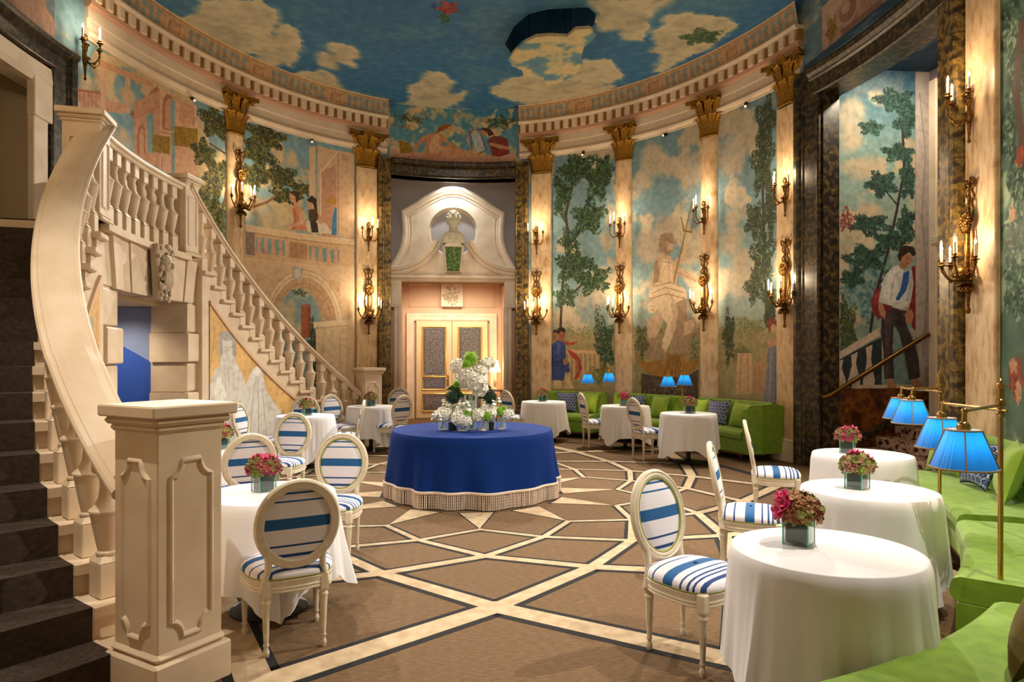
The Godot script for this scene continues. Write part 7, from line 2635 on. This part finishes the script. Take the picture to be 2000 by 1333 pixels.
func place_sconces() -> void:
	var g := make_girandole()
	var k := 0
	for q in GIRANDOLES:
		var o: Node3D = g
		if k > 0:
			o = g.duplicate()
			o.name = numbered("candle_sconce")
			add_child(o)
		o.transform = wall_frame(q[0], q[1], q[2])
		o.set_meta("label", "large gilt five candle sconce " + q[3])
		k += 1
	var b := make_bracket()
	k = 0
	for q in BRACKETS:
		var o: Node3D = b
		if k > 0:
			o = b.duplicate()
			o.name = numbered("small_sconce")
			add_child(o)
		o.transform = wall_frame(q[0], q[1], q[2])
		o.set_meta("label", "small gilt three candle sconce " + q[3])
		k += 1

func build_cornice_spots() -> void:
	for q in CORNICE_SPOTS:
		var f := wall_frame(q[0], 5.97, 0.02)
		var t := thing("cornice_spotlight", "small black spotlight under the cornice " + q[4], "spotlight", Vector3.ZERO, 0.0, "cornice spotlights")
		t.position = f.origin + f.basis.z * 0.06
		var to := P(q[1], q[2], q[3])
		var d := (to - t.position).normalized()
		var mb := MB.new()
		mb.tube([Vector3.ZERO, f.basis.z * -0.07 + Vector3(0, 0.04, 0)], 0.01, 6)
		part("bracket", mb.mesh(), M.black_metal, t)
		mb = MB.new()
		mb.tube([-d * 0.05, d * 0.045], 0.032, 10)
		part("housing", mb.mesh(), M.black_metal, t)
		mb = MB.new()
		mb.tube([d * 0.0455, d * 0.05], 0.024, 10)
		part("lamp_lens", mb.mesh(), M.spot_glow, t)
		spot(t.position + d * 0.06, to, SPOTC, q[5], q[6], 0.024)

# ------------------------------------------------------------------ murals: flat paint, computed stroke by stroke
var brushes := {}

func leaf_brush(c: int, size: int, rot: int) -> Image:
	var key := "%x_%d_%d" % [c, size, rot]
	if brushes.has(key): return brushes[key]
	var im := Image.create(size, size, false, Image.FORMAT_RGBA8)
	var col := rgb(c)
	var a := rot * PI / 4.0
	var h := size * 0.5
	for y in size:
		for x in size:
			var p := Vector2(x + 0.5 - h, y + 0.5 - h).rotated(a) / h
			var d := (p.x * p.x) + pow(p.y / 0.5, 2.0)
			if d < 1.0:
				col.a = clampf((1.0 - d) * 3.0, 0.0, 0.95)
				im.set_pixel(x, y, col)
	brushes[key] = im
	return im

func soft_brush(c: int, size: int, strength: float) -> Image:
	var key := "s%x_%d_%.2f" % [c, size, strength]
	if brushes.has(key): return brushes[key]
	var im := Image.create(32, 32, false, Image.FORMAT_RGBA8)
	var col := rgb(c)
	for y in 32:
		for x in 32:
			var d := Vector2(x - 15.5, y - 15.5).length() / 16.0
			col.a = strength * pow(clampf(1.0 - d, 0.0, 1.0), 0.9)
			im.set_pixel(x, y, col)
	im.resize(size, size, Image.INTERPOLATE_BILINEAR)
	brushes[key] = im
	return im

func dab(img: Image, b: Image, x: float, y: float) -> void:
	var s := b.get_size()
	img.blend_rect(b, Rect2i(0, 0, s.x, s.y), Vector2i(int(x - s.x * 0.5), int(y - s.y * 0.5)))

func fill_poly(img: Image, pts: Array, c: Color) -> void:
	var n := pts.size() / 2
	var y0 := 1e9
	var y1 := -1e9
	for k in n:
		y0 = minf(y0, pts[k * 2 + 1])
		y1 = maxf(y1, pts[k * 2 + 1])
	for y in range(maxi(0, int(y0)), mini(img.get_height() - 1, int(y1)) + 1):
		var xs := []
		var yy := y + 0.5
		for k in n:
			var ax: float = pts[k * 2]
			var ay: float = pts[k * 2 + 1]
			var bx: float = pts[(k * 2 + 2) % (n * 2)]
			var by: float = pts[(k * 2 + 3) % (n * 2)]
			if (ay <= yy and by > yy) or (by <= yy and ay > yy):
				xs.append(ax + (yy - ay) / (by - ay) * (bx - ax))
		xs.sort()
		for k in range(0, xs.size() - 1, 2):
			img.fill_rect(Rect2i(int(round(xs[k])), y, maxi(1, int(round(xs[k + 1])) - int(round(xs[k]))), 1), c)

func draw_line(img: Image, w: float, pts: Array, c: Color) -> void:
	for k in range(0, pts.size() - 2, 2):
		var a := Vector2(pts[k], pts[k + 1])
		var b := Vector2(pts[k + 2], pts[k + 3])
		var d := (b - a).normalized()
		var nn := Vector2(-d.y, d.x) * w * 0.5
		var q := [a + nn - d * 0.5, b + nn + d * 0.5, b - nn + d * 0.5, a - nn - d * 0.5]
		fill_poly(img, [q[0].x, q[0].y, q[1].x, q[1].y, q[2].x, q[2].y, q[3].x, q[3].y], c)

func rough(pts: Array, amp: float) -> Array:
	# break a polygon outline into small random lobes
	var out := []
	var n := pts.size() / 2
	for k in n:
		var a := Vector2(pts[k * 2], pts[k * 2 + 1])
		var b := Vector2(pts[(k * 2 + 2) % (n * 2)], pts[(k * 2 + 3) % (n * 2)])
		var cnt := maxi(1, int(a.distance_to(b) / 6.0))
		for i in cnt:
			var q := a.lerp(b, i / float(cnt)) + Vector2(rng.randf_range(-amp, amp), rng.randf_range(-amp, amp))
			out.append(q.x); out.append(q.y)
	return out

func tone(c: int, f: float) -> int:
	return (mini(255, int(((c >> 16) & 255) * f)) << 16) | (mini(255, int(((c >> 8) & 255) * f)) << 8) | mini(255, int((c & 255) * f))

func paint(img: Image, ops: Array, sd: int) -> void:
	rng.seed = sd
	for o in ops:
		var c: Array = o[1]
		var v: Array = o[2]
		match o[0]:
			0:
				fill_poly(img, v, rgb(c[0]))
				var pv := PackedVector2Array()
				var lo := Vector2(1e9, 1e9)
				var hi := -lo
				for k in range(0, v.size(), 2):
					var q := Vector2(v[k], v[k + 1])
					pv.append(q)
					lo = lo.min(q); hi = hi.max(q)
				var bs := hi - lo
				if bs.x > 14.0 and bs.y > 14.0:
					var sz := maxi(4, int(minf(bs.x, bs.y) * 0.22))
					for k in 40:
						var q := lo + Vector2(rng.randf() * bs.x, rng.randf() * bs.y)
						if Geometry2D.is_point_in_polygon(q, pv):
							dab(img, soft_brush(tone(c[0], 1.16 if k % 2 else 0.84), sz, 0.4), q.x, q.y)
			1: draw_line(img, v[0], v.slice(1), rgb(c[0]))
			2:
				if v[4] >= 120:
					for k in v[4] / 5:
						var a := rng.randf() * TAU
						var r := sqrt(rng.randf()) * 0.85
						var jag := 0.8 + 0.25 * sin(a * 5.0 + v[0])
						dab(img, soft_brush(c[0], int(v[5] * 2.6), 0.75), v[0] + cos(a) * r * v[2] * jag, v[1] + sin(a) * r * v[3] * jag)
				for k in int(v[4] * 1.8):
					var a := rng.randf() * TAU
					var r := sqrt(rng.randf())
					var jag := 0.8 + 0.25 * sin(a * 5.0 + v[0])
					var s: int = maxi(3, int(v[5] * rng.randf_range(0.7, 1.4)))
					dab(img, leaf_brush(c[rng.randi() % c.size()], s, rng.randi() % 4), v[0] + cos(a) * r * v[2] * jag, v[1] + sin(a) * r * v[3] * jag)
			3:
				for k in 26:
					var a := rng.randf() * TAU
					var r := sqrt(rng.randf()) * 0.75
					var s := int(maxf(8.0, minf(v[2], v[3]) * rng.randf_range(0.7, 1.3)))
					s = (s / 6 + 1) * 6
					dab(img, soft_brush(c[0] if rng.randf() < 0.75 else c[1], s, 0.55), v[0] + cos(a) * r * v[2], v[1] + sin(a) * r * v[3])
			4:
				var e := []
				for k in 20:
					e.append(v[0] + cos(TAU * k / 20) * v[2]); e.append(v[1] + sin(TAU * k / 20) * v[3])
				fill_poly(img, e, rgb(c[0]))
			5:
				var edge := rough(v, 3.0)
				fill_poly(img, edge, rgb(c[0]).lerp(rgb(c[1]), 0.25))
				for k in range(0, edge.size(), 2): dab(img, soft_brush(c[0], (rng.randi() % 3 + 1) * 7, 0.6), edge[k], edge[k + 1])
				var n := v.size() / 2
				var m := Vector2.ZERO
				for k in n: m += Vector2(v[k * 2], v[k * 2 + 1]) / n
				for k in n * 9:
					var q := Vector2(v[(k % n) * 2], v[(k % n) * 2 + 1]).lerp(m, rng.randf_range(0.15, 1.0))
					var s := (rng.randi() % 4 + 2) * 8
					dab(img, soft_brush(c[0] if rng.randf() < 0.5 else c[1], s, 0.4), q.x + rng.randf_range(-8, 8), q.y + rng.randf_range(-8, 8))

# mottled ground: vertical list of colours (top to bottom) broken up by a second list through noise
func ground(w: int, h: int, sky: Array, cloud: Array, sd: int, freq: float, mottle := 0.12) -> Image:
	var q := 3
	var sw := w / q
	var sh := h / q
	var nz := FastNoiseLite.new()
	nz.seed = sd
	nz.frequency = freq
	nz.fractal_octaves = 5
	nz.domain_warp_enabled = true
	nz.domain_warp_amplitude = 18.0
	nz.domain_warp_frequency = freq * 1.3
	var im := Image.create(sw, sh, false, Image.FORMAT_RGBA8)
	for y in sh:
		var f := y / float(sh - 1) * (sky.size() - 1)
		var i := mini(int(f), sky.size() - 2)
		var a := rgb(sky[i]).lerp(rgb(sky[i + 1]), f - i)
		var b := rgb(cloud[i]).lerp(rgb(cloud[i + 1]), f - i)
		for x in sw:
			var t := nz.get_noise_2d(x, y)
			var t2 := nz.get_noise_2d(x * 2.7 + 500.0, y * 2.7)
			var c := a.lerp(b, smoothstep(0.06, 0.26, t + 0.25 * t2))
			var g := 1.0 + mottle * t2
			im.set_pixel(x, y, Color(c.r * g, c.g * g, c.b * g))
	im.resize(w, h, Image.INTERPOLATE_CUBIC)
	return im

func canvas_grain(img: Image, sd: int) -> void:
	var nz := FastNoiseLite.new()
	nz.seed = sd
	nz.frequency = 0.09
	nz.fractal_octaves = 3
	var w := img.get_width()
	var h := img.get_height()
	var g := nz.get_image(w / 2, h / 2)
	g.convert(Image.FORMAT_RGBA8)
	var data := g.get_data()
	for k in range(0, data.size(), 4):
		var v := data[k] - 128
		data[k + 3] = absi(v) / 3
		var t := 235 if v > 0 else 40
		data[k] = t; data[k + 1] = t - 10; data[k + 2] = t - 30 if v > 0 else 30
	g = Image.create_from_data(w / 2, h / 2, false, Image.FORMAT_RGBA8, data)
	g.resize(w, h, Image.INTERPOLATE_BILINEAR)
	img.blend_rect(g, Rect2i(0, 0, w, h), Vector2i.ZERO)

func mural(key: String, img: Image, rough_ := 0.75) -> void:
	canvas_grain(img, key.length() * 7)
	var m := mat(key, Color.WHITE, rough_)
	m.albedo_texture = ImageTexture.create_from_image(img)
	m.texture_repeat = false

func make_murals() -> void:
	var im := ground(1150, 1160, [0x6a8894, 0x7294a0, 0x7c9eaa, 0x8aa8aa, 0xa39a7c, 0x9c9270], [0xb2a690, 0xbaae98, 0xc4b8a2, 0xc4b8a0, 0xb2a686, 0xa8996e], 11, 0.013)
	paint(im, PAINT_RIGHT, 1)
	mural("mural_right", im)
	im = ground(1160, 1160, [0x6f97a8, 0x7aa2b2, 0x8ab0ba, 0xa0b4ac, 0xcdb090, 0xcdb090], [0xcab084, 0xd2b88e, 0xd6c096, 0xd2b890, 0xcdb090, 0xcdb090], 12, 0.013)
	paint(im, PAINT_LEFT, 2)
	mural("mural_left", im)
	im = ground(519, 264, [0x3f86b0, 0x5a94a8, 0x6aa0aa], [0xcfba8a, 0xcfb88a, 0xc9b48a], 13, 0.03)
	paint(im, PAINT_LUNETTE, 3)
	mural("mural_lunette", im)
	im = ground(365, 260, [0x3f6a8a, 0x5a7484, 0x8a7468], [0x8a8a80, 0x9a8474, 0x9a7a6a], 14, 0.03)
	paint(im, PAINT_PEDIMENT, 4)
	mural("mural_pediment", im)
	im = ground(256, 960, [0x2f5a74, 0x7f9f9a, 0x9ab0a4, 0x86a29a, 0x6f9090, 0x5f7060], [0x4a6a7a, 0xb9ab8e, 0xc4b498, 0xbfb096, 0x9aa08c, 0x7a7a64], 15, 0.02)
	paint(im, PAINT_RECESS, 5)
	mural("mural_recess", im)
	im = ground(525, 580, [0x3a5e4e, 0x4a7060, 0x55766a, 0x4a6656, 0x5a6a52], [0x86a08c, 0x8aa890, 0x9aae94, 0x86967a, 0x7a8464], 16, 0.03)
	paint(im, PAINT_NEAR, 6)
	mural("mural_near", im)
	im = ground(480, 400, [0xcfae92, 0xcfae92], [0xd6b89a, 0xd2b496], 17, 0.03)
	paint(im, PAINT_PANEL, 7)
	mural("mural_panel", im, 0.6)
	im = ground(1000, 1280, [0x2a6ca2, 0x2f6e9e, 0x2c6494, 0x2c6490], [0x3a76a0, 0x3f769a, 0x386c94, 0x386c94], 18, 0.009, 0.03)
	paint(im, PAINT_CEILING, 8)
	mural("mural_ceiling", im)
	im = ground(240, 300, [0x1c3a56, 0x1c3a56], [0x3a5a72, 0x4a6474], 19, 0.03)
	mural("mural_soffit", im)
	# parapet band: painted balusters with sky between
	im = Image.create(240, 60, false, Image.FORMAT_RGBA8)
	im.fill(rgb(0xc79f78))
	for k in 9:
		var x := 8 + k * 19
		im.fill_rect(Rect2i(x, 12, 11, 36), rgb(0x8a9a98))
		im.fill_rect(Rect2i(x, 30, 11, 3), rgb(0xa8805c))
		fill_poly(im, [x - 2, 24, x + 4, 30, x - 2, 40], rgb(0xc79f78))
		fill_poly(im, [x + 13, 24, x + 7, 30, x + 13, 40], rgb(0xc79f78))
	im.fill_rect(Rect2i(0, 0, 240, 5), rgb(0xe0c096))
	im.fill_rect(Rect2i(0, 5, 240, 2), rgb(0xa07850))
	im.fill_rect(Rect2i(0, 52, 240, 4), rgb(0xd9b68c))
	im.fill_rect(Rect2i(186, 10, 46, 40), rgb(0xd0a880))
	im.fill_rect(Rect2i(192, 16, 34, 28), rgb(0xb98a64))
	fill_poly(im, [196, 38, 204, 20, 212, 34, 222, 22, 222, 40], rgb(0xcf9f7c))
	canvas_grain(im, 4)
	var m := mat("parapet_paint", Color.WHITE, 0.75)
	m.albedo_texture = ImageTexture.create_from_image(im)
	m = mat("cloud_paint", Color.WHITE, 0.75)
	m.albedo_texture = noise_tex(0.012, 91, [[0.0, rgb(0x4a7e9e)], [0.36, rgb(0x6a94a4)], [0.46, rgb(0xb8b48c)], [0.6, rgb(0xd2c294)], [1.0, rgb(0xbcae88)]], 256, 5)
	m.uv1_scale = Vector3(5, 5, 5)
	mat("recess_blue", rgb(0x2c6494), 0.8)
	mat("rose_moulding", rgb(0xc09478), 0.7)
	mat("coffer_brown", rgb(0xa06f38), 0.7)
	mat("brass_dark", rgb(0x6e4f22), 0.35, 0.9)
	mat("gold_bright", rgb(0xd8a83e), 0.3, 0.85)
	m = mat("glass_edge", Color(0.35, 0.75, 0.65, 0.8), 0.1)
	m = mat("spot_glow", rgb(0xfff0d8), 0.5)
	m.emission_enabled = true
	m.emission = rgb(0xfff0d8)
	m.emission_energy_multiplier = 0.6
	# stripes: thin 1-pixel-wide strips of woven colour
	var lav := rgb(0xe4dfe6)
	var bl := rgb(0x1a5a94)
	var nv := rgb(0x1c3f7c)
	m = mat("stripe_back", Color.WHITE, 0.85)
	m.albedo_texture = stripes(lav, [[0.06, 0.09, bl], [0.17, 0.195, bl], [0.41, 0.56, bl], [0.77, 0.80, nv], [0.9, 0.945, nv]])
	m = mat("stripe_seat", Color.WHITE, 0.85)
	m.albedo_texture = stripes(lav, [[0.08, 0.125, nv], [0.17, 0.195, nv], [0.23, 0.26, nv], [0.32, 0.345, nv], [0.44, 0.58, bl], [0.72, 0.745, nv], [0.86, 0.885, nv], [0.93, 0.96, nv]])
	# pillow print: interlocking rings on navy
	im = Image.create(192, 192, false, Image.FORMAT_RGBA8)
	im.fill(rgb(0x1f2f6a))
	for j in range(-1, 8):
		for i in range(-1, 8):
			var c := Vector2(i * 27.0 + (13.5 if j % 2 else 0.0), j * 27.0)
			var pts := []
			for k in 9:
				var a := TAU * k / 8.0 + PI / 8
				pts.append(c.x + cos(a) * 14.0); pts.append(c.y + sin(a) * 14.0)
			draw_line(im, 2.2, pts, rgb(0xd6dcec))
			pts = []
			for k in 7:
				var a := TAU * k / 6.0
				pts.append(c.x + cos(a) * 6.0); pts.append(c.y + sin(a) * 6.0)
			draw_line(im, 1.6, pts, rgb(0x9aaad6))
	im.fill_rect(Rect2i(0, 0, 192, 7), rgb(0x16204a))
	im.fill_rect(Rect2i(0, 185, 192, 7), rgb(0x16204a))
	m = mat("pillow_print", Color.WHITE, 0.85)
	m.albedo_texture = ImageTexture.create_from_image(im)

func stripes(bg: Color, bands: Array) -> ImageTexture:
	var im := Image.create(8, 256, false, Image.FORMAT_RGBA8)
	im.fill(bg)
	for b in bands:
		im.fill_rect(Rect2i(0, int(b[0] * 256), 8, int((b[1] - b[0]) * 256)), b[2])
	return ImageTexture.create_from_image(im)

# ------------------------------------------------------------------ lamp strengths
const GIR := 0.95
const BRK := 0.55
const SPOTC := Color(1.0, 0.96, 0.9)
const CORNICE_SPOTS := [
	[0.515, -0.2, 2.0, 0.0, "right of the far doors", 55.0, 34.0],
	[1.14, 1.5, -1.5, 0.0, "near the dark right opening", 55.0, 34.0],
	[0.84, -3.2, 1.2, 2.4, "between the round columns, added to light the landing", 60.0, 26.0],  # extra spot, added to brighten the landing and stair side
	[-1.03, 1.6, -3.2, 0.0, "above the pink painted palace", 55.0, 34.0],
	[-0.6, -1.5, -2.5, 0.0, "above the painted balcony", 55.0, 34.0],
	[2.0, -0.5, -2.0, 0.0, "above the near sofa", 55.0, 34.0],
	[PI, -0.13, 7.6, 3.4, "over the near entrance, added to light the bust", 50.0, 11.0],  # added unseen spot that lifts the bust, flowers and far doors
	[2.6, 2.0, -4.0, 0.5, "right of the near entrance", 24.0, 36.0],
	[-2.6, -1.5, -3.5, 0.5, "left of the near entrance", 22.0, 36.0],
]

func _ready() -> void:
	set_view()
	make_materials()
	make_murals()
	build_floor()
	build_walls()
	build_ceiling()
	build_entablature()
	build_frames()
	build_right_opening()
	build_alcove()
	make_stair_phi()
	bal = baluster_parts()
	build_flight(false)
	build_flight(true)
	build_landing()
	for c in COLUMNS: build_column(c[0], c[1], c[2], c[3])
	build_sofa(0.33, 0.615, "lime green curved sofa farthest right of the doors", false)
	build_sofa(0.655, 0.945, "lime green curved sofa between the two round columns", false)
	build_sofa(0.985, 1.25, "lime green curved sofa ending beside the dark right opening", true)
	build_sofa(1.84, 2.195, "lime green curved sofa behind the brass lamps on the right", false, -1.0, 0.1)
	build_sofa(2.23, 2.535, "lime green curved sofa section at the right edge", false, -1.0, 0.14)
	build_sofa(2.59, 2.93, "lime green curved sofa section in the bottom right corner", false, 2.78, -0.1)
	build_centre_table()
	build_centrepiece()
	build_tables()
	place_chairs()
	make_pillow_mesh()
	build_pillow(0.47, 0.4, M.pillow_print, "navy and white patterned pillow on the farthest sofa", 0.2)
	build_pillow(0.56, 0.4, M.lime_velvet, "plain lime pillow on the farthest sofa", -0.2)
	build_pillow(0.755, 0.42, M.pillow_print, "navy and white patterned pillow between the round columns", 0.1)
	build_pillow(0.85, 0.4, M.lime_velvet, "plain lime pillow between the round columns", -0.15)
	build_pillow(1.01, 0.42, M.lime_velvet, "plain lime pillow left of the dark patterned one", 0.15)
	build_pillow(1.085, 0.44, M.pillow_print, "navy and white patterned pillow near the dark right opening", 0.1)
	build_pillow(1.165, 0.44, M.lime_velvet, "plain lime pillow at the sofa end by the dark opening", -0.15)
	build_pillow(1.87, 0.42, M.lime_velvet, "plain lime pillow behind the lit blue lampshades", 0.3)
	build_pillow(1.99, 0.46, M.pillow_print, "navy and white patterned pillow behind the front lampshade", 0.1)
	build_pillow(2.08, 0.44, M.lime_velvet, "large plain lime pillow beside the brass lamp pole", -0.2, 0.3, 1.15)
	build_pillow(2.27, 0.44, M.lime_velvet, "lime pillow cut by the right picture edge", 0.3)
	build_pillow(2.745, 0.36, M.olive_velvet, "dark olive pillow in the bottom right corner", 0.2, 0.4, 1.1)
	build_floor_lamp(E(0.635, 0.5), [[-0.9, -0.5, 0.36], [0.2, -0.9, 0.3]], "brass floor lamp with two blue shades before the first round column")
	build_floor_lamp(E(0.967, 0.5), [[-0.9, -0.5, 0.36], [-0.2, -0.9, 0.3]], "brass floor lamp with two blue shades before the second round column")
	build_floor_lamp(P(3.64, -3.31), [[0.103, 0.693, 0.6], [-0.263, -0.075, 0.3]], "brass floor lamp with two blue shades behind the middle right table")
	build_floor_lamp(P(2.645, -5.08), [[0.05, 0.5, 0.5], [-0.55, -0.4, 0.62]], "nearest brass floor lamp with two blue shades at the right edge")
	place_sconces()
	build_cornice_spots()
	downlight(Vector3(DX, 5.745, -7.34), Vector3(DX, 4.4, -7.62), 3.0, 66.0, "small downlight over the bust niche", Color(0.93, 0.98, 1.0))
	downlight(Vector3(DX - 0.6, 3.675, -8.6), Vector3(DX - 0.5, 1.2, -9.9), 5.5, 60.0, "left added downlight to brighten the double door")  # this lamp and its right twin are added fill for the doors
	downlight(Vector3(DX + 0.6, 3.675, -8.6), Vector3(DX + 0.5, 1.2, -9.9), 5.5, 60.0, "right added downlight to brighten the double door")
	downlight(Vector3(6.1, 5.995, -0.2), Vector3(6.3, 3.0, -1.4), 6.0, 80.0, "added downlight to brighten the painted recess wall")  # invented lamp, put in because the recess mural came out dark
	downlight(Vector3(-4.7, 2.345, -0.5), Vector3(-4.6, 0.6, -1.2), 2.0, 60.0, "downlight in the blue passage")
